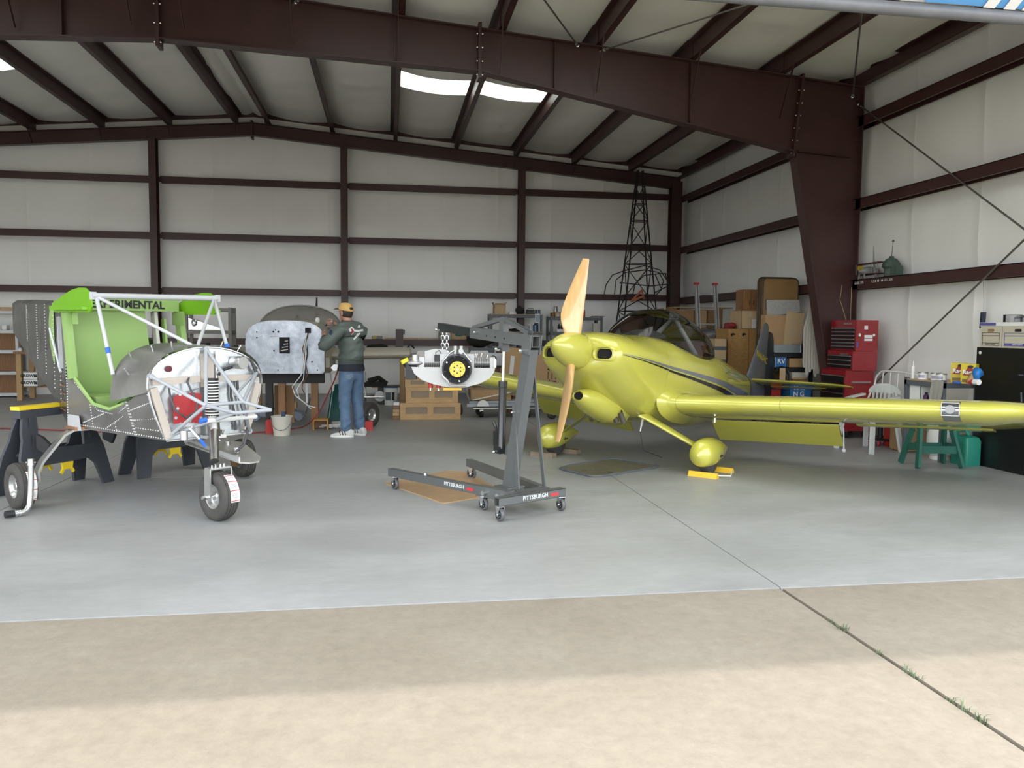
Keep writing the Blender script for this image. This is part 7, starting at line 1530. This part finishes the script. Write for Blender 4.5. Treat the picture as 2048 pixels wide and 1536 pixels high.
ct_ = chest(6.24, 6.56, 10.0, 10.62, zb, za, 'top_chest'); drawers(ct_, 6.24, 10.0, 10.62, zb+.02, za-.10, 6)
cm_ = chest(6.20, 6.56, 10.0, 10.62, zc, zb-.003, 'middle_chest'); drawers(cm_, 6.20, 10.0, 10.62, zc+.02, zb-.06, 3)
cb_ = chest(6.14, 6.56, 10.06, 10.68, .10, zc-.003, 'roller_cabinet'); drawers(cb_, 6.14, 10.06, 10.68, .50, zc-.07, 3); drawers(cb_, 6.14, 10.06, 10.68, .13, .49, 2)
for o, x in ((ct_, 6.236), (cm_, 6.196)): MB().bb(x-.004, x, 10.12, 10.30, (za if o is ct_ else zb)-.06, (za if o is ct_ else zb)-.035).go('name_plate', ALUD, o, 0)
MB().bar((6.22, 10.035, zc-.16), (6.50, 10.035, zc-.16), .02, .02).go('side_handle', TRIM, cb_, 0); MB().bb(6.20, 6.52, 10.055, 10.06, .30, zc-.10).go('side_door', RTC, cb_, 0)
for x, z, w, hh in ((6.38, za-.10, .05, .05), (6.42, za-.22, .12, .04), (6.42, za-.265, .12, .03), (6.50, za-.20, .03, .03), (6.29, za-.20, .03, .04)): MB().bb(x-w/2, x+w/2, 9.997, 10.0, z-hh/2, z+hh/2).go('sticker', PAPER, ct_, 0)
MB().bb(6.25, 6.27, 9.996, 10.0, za-.36, za-.30).go('blue_tag', BLUE, ct_, 0)
for x in (6.2, 6.5):
    for y in (10.12, 10.62): MB().lathe([(0, -.02), (.05, -.02), (.05, .02), (0, .02)], (x, y, .05), (1, 0, 0), 16).go('caster', BLK, tc_); MB().bb(x-.02, x+.02, y-.03, y+.03, .06, .10).go('caster_bracket', CHR, tc_, 0)
# ---- models on the girt
gz_ = 2.20
mp_ = thing('model_biplane', 'red model biplane with yellow engine resting on the right wall girt', 'model', (6.68, 10.4, gz_)); MRD = mat('model_red', (.10, .018, .016), .5); MGY = mat('model_grey', (.22, .23, .23), .6)
MB().bb(6.60, 6.74, 10.12, 10.74, gz_+.205, gz_+.215).go('upper_wing', MRD, mp_, 0); MB().bb(6.60, 6.74, 10.16, 10.70, gz_+.055, gz_+.065).go('lower_wing', MRD, mp_, 0)
for y in (10.18, 10.30, 10.54, 10.68): MB().tube([(6.63, y, gz_+.06), (6.62, y, gz_+.21)], .005, 5).go('wing_strut', MGY, mp_)
MB().ell((6.66, 10.42, gz_+.11), (.16, .05, .055), n=14).go('fuselage', MGY, mp_); MB().tube([(6.545, 10.42, gz_+.14), (6.50, 10.42, gz_+.14)], .035, 10).go('engine', mat('model_yellow', (.40, .27, .03), .5), mp_); MB().bar((6.55, 10.36, gz_+.06), (6.55, 10.36, gz_+.0), .01, .02).bar((6.55, 10.48, gz_+.06), (6.55, 10.48, gz_+.0), .01, .02).go('undercarriage', MGY, mp_, 0)
MB().tube([(6.70, 10.30, gz_), (6.70, 10.38, gz_+.22), (6.70, 10.40, gz_+.46)], [.03, .016, .006], 4).go('mast', MGY, mp_)
gm = thing('green_model', 'weathered green domed metal model with thin mast on the right wall girt', 'model', (6.68, 9.92, gz_)); GRM = mat('verdigris', (.06, .09, .075), .7, var=.25, vs=20)
MB().lathe([(0, .0), (.09, 0), (.09, .10), (.12, .13), (.11, .18), (.07, .23), (.03, .25), (.03, .27), (0, .275)], (6.68, 9.95, gz_), (0, 0, 1), 14).go('dome', GRM, gm); MB().bb(6.62, 6.72, 9.76, 9.88, gz_, gz_+.13).go('side_block', GRM, gm, 0); MB().tube([(6.68, 9.95, gz_+.27), (6.68, 9.93, gz_+.46)], .005, 5).ell((6.68, 9.93, gz_+.47), .016, n=8, m=5).go('mast', GRM, gm)
text('Gold .776', 'chalk_writing', PAPER, wr, (6.594, 10.55, 2.145), (0, -1, 0), (0, 0, 1), .055, .0006); text('1 Z & 10   44 1/2 L SSA', 'chalk_writing', PAPER, wr, (6.594, 10.02, 2.15), (0, -1, 0), (0, 0, 1), .05, .0006)
# ---- white iron headboard against the right wall
hb_ = thing('iron_headboard', 'white tubular iron headboard leaning against the right wall', 'headboard', (6.5, 9.5, 0)); zh = at(1790, 744, 9.5).z
P = [(6.50, 9.98, 0), (6.52, 9.98, zh-.22), (6.53, 9.95, zh-.08), (6.54, 9.86, zh-.01), (6.54, 9.75, zh), (6.54, 9.35, zh), (6.54, 9.12, zh-.02), (6.53, 9.05, zh-.10), (6.50, 9.04, 0)]; MB().tube(P, .014, 8).go('hoop', WPL, hb_, 60)
for y in (9.82, 9.66, 9.50, 9.34, 9.18): MB().tube([(6.505, y, .25), (6.54, y, zh)], .007, 6).go('spindle', WPL, hb_)
MB().tube([(6.505, 9.98, .25), (6.505, 9.04, .25)], .010, 6).go('rail', WPL, hb_)
# ---- steel shelf with tins
X0s, Y0s, Y1s = 6.10, 8.06, 8.74; ztop = at(1812, 757, 8.72).z
sh_ = thing('tin_shelf', 'low dark steel shelf with wooden top holding tins by the right wall', 'shelf', (6.3, 8.4, 0))
for x in (X0s, 6.51):
    for y in (Y0s, Y1s-.04): MB().bb(x, x+.04, y, y+.04, 0, ztop+.02).go('post', GREYM, sh_, 0)
for z in (.62, ztop): o = MB().bb(X0s, 6.55, Y0s, Y1s, z-.07, z-.012).go('shelf', GREYM, sh_, 0); MB().bb(X0s+.01, 6.54, Y0s+.01, Y1s-.01, z-.012, z).go('shelf_board', PLY, o, 0)
def onS(x): return atX(x, 748, 6.22)
for i, xx in enumerate((1846, 1866, 1883)):
    p = onS(xx); t = thing('filler_tin', ['white and grey filler tin on the low shelf, leftmost of three', 'white and grey filler tin on the low shelf, middle of three', 'white and grey filler tin on the low shelf, rightmost of three'][i], 'tin', (6.22+.04*(i == 1), p.y, ztop), 'filler tins'); c = V((6.22+.04*(i == 1), p.y, ztop)); MB().lathe([(0, 0), (.055, 0), (.055, .075), (0, .075)], c, (0, 0, 1), 20).go('tin_body', WPL, t); MB().lathe([(0, 0), (.057, 0), (.057, .012), (0, .014)], c+V((0, 0, .073)), (0, 0, 1), 20).go('lid', ALUD, t); MB().lathe([(.0556, .02), (.0556, .055)], c, (0, 0, 1), 10, 3.0, 4.4).go('label', mat('tin_label', (.35, .33, .45), .6), t)
p = onS(1829); t = thing('sealant_tube', 'white sealant cartridge standing at the far end of the low shelf', 'tube', (6.2, p.y, ztop)); MB().lathe([(0, 0), (.022, 0), (.022, .14), (.008, .155), (.006, .19), (0, .19)], (6.2, p.y, ztop), (0, 0, 1), 14).go('cartridge', WPL, t); MB().lathe([(0, .19), (.008, .19), (.005, .205), (0, .205)], (6.2, p.y, ztop), (0, 0, 1), 10).go('nozzle_cap', PAPER, t)
YBX = mat('rag_box_yellow', (.58, .46, .03), .6); 
for i, (x, zx, lb, an) in enumerate(((1918, 6.30, 'yellow box of rags leaning on the low shelf, left of two', .10), (1940, 6.22, 'yellow box of rags leaning on the low shelf, right of two', -.15))):
    p = atX(x, 735, zx); M = xf((zx, p.y, ztop), -PI/2*.55+an); t = thing('rag_box', lb, 'box', (zx, p.y, ztop), 'rag boxes'); MB(M).bb(-.075, .075, -.04, .04, 0, .215).go('box_body', YBX, t, 0)
    fr_ = M.to_3x3() @ V((0, -1, 0)); rx_ = M.to_3x3() @ V((1, 0, 0))
    text('Rags' if i == 0 else 'Rags', 'box_lettering', PAPER, t, M @ V((0, -.042, .125)), rx_, (0, 0, 1), .062, .0006, bold=.002); MB(M).prism([(-.06, .09), (.0, .19), (.05, .16), (.06, .09)], (0, -.0405, 0), (1, 0, 0), (0, 0, 1), .0008).go('red_panel', mat('box_red', (.30, .03, .02), .6), t, 0); MB(M).ell((.02, -.0415, .185), (.03, .001, .016), n=12).go('oval_mark', INK, t); MB(M).bb(-.06, .03, -.0415, -.0405, .015, .05).go('small_print', mat('box_photo', (.22, .13, .05), .7), t, 0)
p = atX(1955, 738, 6.18); lump('crumpled blue glove stuffed beside the rag boxes', 'blue_glove', 'glove', (6.17, p.y-.02, ztop+.12), (.05, .05, .06), mat('glove_blue', (.02, .17, .50), .5), 61); lump('crumpled brown paper bag in front of the rag boxes', 'paper_bag', 'bag', (6.17, p.y+.04, ztop+.05), (.06, .06, .075), CARD, 63, base=ztop)
p = atX(1915, 756, 6.13); MBt = thing('blue_disc', 'flat blue plastic disc lying on the low shelf below the rag boxes', 'disc', (6.16, p.y, ztop)); MB().lathe([(0, 0), (.055, 0), (.06, .018), (0, .02)], (6.16, p.y+.02, ztop), (0, 0, 1), 18).go('lid_disc', BLUE, MBt)
p = atX(1938, 757, 6.12); t = thing('red_bottle', 'red and white bottle lying on its side on the low shelf', 'bottle', (6.14, p.y, ztop)); MB().tube([(6.135, p.y+.02, ztop+.032), (6.135, p.y-.06, ztop+.032)], .030, 14).go('bottle_body', RED, t); MB().tube([(6.135, p.y-.06, ztop+.032), (6.135, p.y-.13, ztop+.032)], .030, 14).go('bottle_label', WPL, t)
t = thing('shelf_rag', 'grey cloth draped over the front edge of the low shelf', 'cloth', (6.09, 8.2, ztop)); A = []
for i in range(9):
    u = i/8; A.append([V((6.10-.012-.02*v-.012*math.sin(u*17+v*3)*v, 8.24-.20*u, ztop+.012-.26*v)) for v in dense(0, 1, 6)])
MB().loft([[V((6.16, p_[0].y, ztop+.012))]+p_ for p_ in A], False, False, False).go('cloth_sheet', mat('grey_rag', (.33, .31, .28), .85), t, 60)
x0 = 6.16; carton('white box with red stripes stored on the low shelf', 6.13, 6.40, .632, .632+.22, 8.48, .2, PAPER, tape=False)
jar('large white spray bottle on the lower level of the tin shelf', 'white_sprayer', 'bottle', 6.18, .63, 8.28, .055, .26, WPL, PAPER, neck=.3); jar('small purple bottle on the lower level of the tin shelf', 'purple_bottle', 'bottle', 6.16, .63, 8.42, .03, .13, mat('purple', (.07, .02, .09), .4), BLK, neck=.5)
# ---- white plastic chair
cx, cy = 5.86, 9.04; ca = -1.30; CM_ = xf((cx, cy, 0), ca); ch = thing('plastic_chair', 'white moulded plastic garden chair behind the wing', 'chair', (cx, cy, 0)); CW = mat('chair_white', (.56, .57, .55), .4)
MB(CM_).loft([[V((x*.23, y*.22, .42+z)) for x, y in rrect(1, 1, .3, 4)] for z in (0, .015)]).go('seat', CW, ch, 40)
for sx in (-1, 1):
    for sy in (-1, 1): MB(CM_).bar((sx*.27, sy*.25, 0), (sx*.22, sy*.19, .43), .055, .035, (1, 0, 0)).go('leg', CW, ch, 0)
    arm = [V((sx*.26, -.22, .0)), V((sx*.265, -.20, .60)), V((sx*.265, .0, .645)), V((sx*.26, .18, .67))]; A = [[p+V((-.03, 0, -.012)), p+V((.03, 0, -.012)), p+V((.03, 0, .012)), p+V((-.03, 0, .012))] for p in arm[1:]]; MB(CM_).loft(A).go('armrest', CW, ch, 40)
    MB(CM_).bar(arm[1], V((sx*.25, -.2, .42)), .05, .02, (1, 0, 0)).go('arm_support', CW, ch, 0)
zb_ = .81
MB(CM_).loft([[V((.25*math.cos(a)*(1 if k_ else .86), .21+.05*(zq_-.6), zq_)) for zq_, a in ((.45+(zb_-.45)*max(0, math.sin(t))**.7*1.0, t) for t in dense(0, PI, 18))] for k_ in (0, 1)], False, False, False).go('back_rim', CW, ch, 60)
for i in range(6): x = -.15+.06*i; MB(CM_).bar((x, .20, .44), (x, .225, .74+.03*math.cos(i-2.5)), .03, .008, (1, 0, 0)).go('back_slat', CW, ch, 0)
MB(CM_).prism([(.24*math.cos(t), .70+.12*math.sin(t)) for t in dense(0, PI, 14)], (0, .235, 0), (1, 0, 0), (0, 0, 1), -.012).go('back_top', CW, ch, 0)
# ---- round creeper stool
s_ = fl(1765, 888)+V((-.07, -.05, 0)); cs_ = thing('roller_stool', 'round black roller stool base with red casters behind the wing', 'stool', (s_.x, s_.y, 0))
MB().lathe([(.13, .075), (.185, .07), (.19, .085), (.17, .10), (.13, .09)], s_, (0, 0, 1), 28).go('ring_base', BLK, cs_); MB().lathe([(0, .09), (.03, .09), (.03, .33), (0, .33)], s_, (0, 0, 1), 12).go('post', BLK, cs_); MB().lathe([(0, .33), (.18, .33), (.185, .36), (.16, .40), (0, .40)], s_, (0, 0, 1), 28).go('seat', BLK, cs_)
for k_ in range(5):
    a = 2*PI*k_/5+.3; c = s_+V((.17*math.cos(a), .17*math.sin(a), .033)); MB().bar(s_+V((0, 0, .085)), s_+V((.16*math.cos(a), .16*math.sin(a), .082)), .03, .015).go('spoke', BLK, cs_, 0)
    MB().lathe([(.012, -.013), (.033, -.013), (.033, .013), (.012, .013)], c, (math.cos(a+1.3), math.sin(a+1.3), 0), 16).go('red_caster', mat('caster_red', (.45, .04, .06), .5), cs_); MB().tube([c, c+V((0, 0, .05))], .008, 6).go('caster_stem', CHR, cs_)
# ---- green wooden trestle
gx, gy = 5.84, 7.86; GT = mat('green_timber', (.015, .105, .075), .6, var=.1); gt = thing('green_trestle', 'small green painted wooden trestle under the wing tip', 'trestle', (gx, gy, 0)); GM = xf((gx, gy, 0), -.12)
for sx in (-1, 1):
    for sy in (-1, 1): MB(GM).bar((sx*.24, sy*.18, .012), (sx*.16, sy*.05, .50), .07, .03, (1, 0, 0)).go('leg', GT, gt, 0)
    MB(GM).bar((sx*.205, -.12, .22), (sx*.205, .12, .22), .02, .06).go('end_brace', GT, gt, 0)
MB(GM).bb(-.22, .22, -.055, .055, .48, .52).go('top_board', GT, gt, 0)
for sy in (-1, 1): MB(GM).bar((-.20, sy*.13, .20), (.20, sy*.13, .20), .022, .08).go('side_rail', GT, gt, 0)
# ---- gas bottle, watering/gas can
p = fl(1908, 921); t = thing('gas_bottle', 'white propane gas bottle behind the green trestle', 'gas bottle', (6.30, 8.30, 0)); c = V((6.30, 8.32, 0))
MB().lathe([(.0, .02), (.10, .03), (.145, .07), (.15, .12), (.15, .26), (.13, .32), (.08, .36), (.03, .375), (0, .375)], c, (0, 0, 1), 26).go('tank', WPL, t); MB().lathe([(.11, 0), (.115, 0), (.115, .04), (.11, .04)], c, (0, 0, 1), 24).go('foot_ring', WPL, t); MB().lathe([(.09, .36), (.095, .36), (.095, .45), (.09, .45)], c, (0, 0, 1), 20, .4, 5.6).go('collar', WPL, t); MB().tube([c+V((0, 0, .37)), c+V((0, 0, .43))], .02, 8).go('valve', mat('brass', (.40, .27, .08), .4, .8), t)
cg = V((6.31, 7.93, 0)); t = thing('fuel_can', 'teal green plastic can with moulded handle beside the black cabinet', 'can', tuple(cg)); GC = mat('can_green', (.02, .22, .155), .45)
MB(xf(cg, .0)).loft([[V((x*.095*w, y*.13*w, z)) for x, y in rrect(1, 1, .25, 4)] for z, w in ((0, .97), (.02, 1), (.27, 1), (.31, .85), (.325, .55))]).go('can_body', GC, t, 40)
MB().tube([cg+V((-.05, .09, .30)), cg+V((-.05, .07, .37)), cg+V((-.03, -.03, .385)), cg+V((-.03, -.09, .33))], .02, 10).go('handle', GC, t, 60)
for k_ in range(5): MB().bb(cg.x-.1, cg.x-.085, cg.y-.09, cg.y+.05, .06+.045*k_, .08+.045*k_).go('moulded_rib', GC, t, 0)
bx_ = carton('brown carton with curved arrow print behind the white chair', 6.20, 6.50, 0, .26, 8.85, .28, CARD, tape=False); MB().tube([V((6.30+.07*math.cos(a), 8.847, .14+.045*math.sin(a))) for a in [PI*1.15+PI*.7*i/8 for i in range(9)]], .008, 5).go('smile_print', INK, bx_)
solo(MB().bb(6.3, 6.5, 9.2, 9.4, 0, .24), 'red_crate', RED, 'red plastic crate on the floor behind the roller stool', 'crate', sm=0)
# ---- black cabinet with archive boxes
BC = mat('cabinet_black', (.006, .006, .006), .35); zc_ = at(1962, 694, 8.0).z; cb = thing('black_cabinet', 'tall black cabinet against the right wall at the picture edge', 'cabinet', (6.5, 7.6, 0))
MB().bb(6.43, 6.80, 7.22, 7.98, 0, zc_).go('cabinet_body', BC, cb, 0); MB().bb(6.424, 6.43, 7.24, 7.96, .06, zc_-.01).go('cabinet_door', BC, cb, 0); MB().lathe([(0, 0), (.018, 0), (.018, .004), (0, .004)], (6.424, 7.92, zc_-.06), (-1, 0, 0), 14).go('paper_dot', PAPER, cb); MB().tube([(6.42, 7.30, .75), (6.41, 7.30, .85)], .008, 6).go('door_handle', GREYM, cb)
MB().bb(6.420, 6.424, 7.30, 7.36, 1.02, 1.03).go('scratch', GREYM, cb, 0)
ARC = mat('archive_card', (.52, .48, .38), .75); PUR = mat('archive_purple', (.10, .09, .30), .6)
for i, (y1, y0) in enumerate(((7.95, 7.64), (7.63, 7.20))):
    t = thing('archive_box', ['cream archive box with black print on the black cabinet', 'cream archive box with purple print on the black cabinet'][i], 'box', (6.6, (y0+y1)/2, zc_), 'archive boxes'); m_ = (INK, PUR)[i]; hz = .235
    MB().bb(6.44, 6.79, y0, y1, zc_, zc_+hz).go('box_body', ARC, t, 0); MB().bb(6.432, 6.795, y0-.004, y1+.004, zc_+hz-.005, zc_+hz+.035).go('lid', (PAPER, PAPER)[i], t, 0)
    ym = (y0+y1)/2; MB().loft([[V((6.436+d, ym+x, zc_+hz-.05+z)) for x, z in rrect(.045, .014, .012, 3)] for d in (0, .004)]).go('hand_hole', CARDD if i == 0 else HOLE, t)
    for (a, b, c, d) in ((y0+.03, y1-.03, .155, .160), (y0+.03, y1-.03, .125, .13), (y0+.03, y1-.03, .02, .025), (y0+.03, y1-.03, .045, .05)): MB().bb(6.437, 6.44, a, b, zc_+c, zc_+d).go('printed_line', m_, t, 0)
    for yy in (y0+.03, y1-.035): MB().bb(6.437, 6.44, yy, yy+.005, zc_+.02, zc_+.16).go('printed_line', m_, t, 0)
    if i == 1: MB().bb(6.4365, 6.44, y0+.03, y1-.03, zc_+.02, zc_+.048).go('printed_band', PUR, t, 0)
    text('OFFICE DEPOT', 'box_lettering', (PAPER if i else INK), t, (6.4355, ym, zc_+.035), (0, -1, 0), (0, 0, 1), .022, .0004)
    if i == 0: MB().bb(6.428, 6.432, y0+.08, y1, zc_+hz, zc_+hz+.03).go('purple_strip', PUR, t, 0)
zt_ = zc_+.235+.037; t = thing('clear_packaging', 'clear plastic packaging shell on top of the archive boxes', 'packaging', (6.6, 7.45, zt_)); CLP = glass('clear_plastic', (.72, .72, .74), rough=.12)
MB().lathe([(.0, 0), (.09, 0), (.09, .075), (.095, .08), (.0, .085)], (6.58, 7.66, zt_), (0, 0, 1), 22).go('round_tub', CLP, t); MB().loft([[V((6.58+x*.09*w, 7.42+y*.15*w, zt_+z)) for x, y in rrect(1, 1, .3, 4)] for z, w in ((0, 1), (.05, .95), (.07, .6))]).go('shell', CLP, t, 50)
bw_ = thing('black_bar', 'short black bar hanging on a wire above the archive boxes', 'bar', (6.75, 8.02, zc_+.1)); p0 = atX(1967, 624, 6.72); p1 = atX(1964, 657, 6.72); MB().bar(p0, p1, .05, .03, (0, 1, 0)).go('bar', mat('bar_navy', (.02, .03, .05), .5), bw_, 0); MB().tube([p0, atX(1968, 600, 6.74), atX(1966, 560, 6.76)], .002, 4).go('hanging_wire', GREYM, bw_)
# wires down the column
cwr = thing('hanging_cord', 'thin pale cord hanging down the tapered column', 'cord', (6.4, 10.68, 1.6)); MB().tube([at(1684, 570, 10.67), at(1680, 600, 10.67), at(1684, 612, 10.67), at(1692, 640, 10.67)], .003, 4).go('cord', CARDL, cwr); MB().tube([at(1703, 575, 10.67), at(1701, 640, 10.67)], .003, 4).go('cord', CARDL, cwr)
# ------------------------------------------------------------------ grass tufts in the apron joint
GRS = mat('grass_blade', (.10, .14, .07), .7, var=.3, vs=30)
for i, (x, y, n, hh) in enumerate(((1668, 1248, 10, .03), (1692, 1262, 26, .045), (1757, 1312, 10, .03), (1810, 1350, 14, .045), (1823, 1360, 12, .04), (1887, 1410, 14, .035), (1911, 1424, 12, .045), (1945, 1447, 18, .05))):
    p = fl(x, y, -.012); p.x = 2.2; random.seed(100+i); mm = MB()
    for b_ in range(n):
        a = random.uniform(0, 2*PI); l = hh*random.uniform(.5, 1.1); w = .0022; d = V((math.cos(a), math.sin(a), 0)); s_ = V((-d.y, d.x, 0)); q0 = p+V((random.uniform(-.01, .01), random.uniform(-.03, .03), -.03)); q1 = q0+d*l*.35+V((0, 0, .03+l*.6)); q2 = q0+d*l*.95+V((0, 0, .03+l*.75))
        mm.add([q0-s_*w, q0+s_*w, q1+s_*w*.8, q1-s_*w*.8, q2], [(0, 1, 2, 3), (3, 2, 4)])
    solo(mm, 'grass_tuft', GRS, ['tiny grass tuft in the apron joint nearest the hangar floor', 'densest round grass tuft in the apron joint', 'sparse lone grass tuft midway along the apron joint', 'upper of the two close grass tufts midway along the apron joint', 'lower of the two close grass tufts midway along the apron joint', 'low spread grass tuft above the lower end of the apron joint', 'thin upright grass tuft second from the lower end of the apron joint', 'tall grass tuft in the apron joint nearest the picture corner'][i], 'grass', 'grass tufts in the joint', 60)
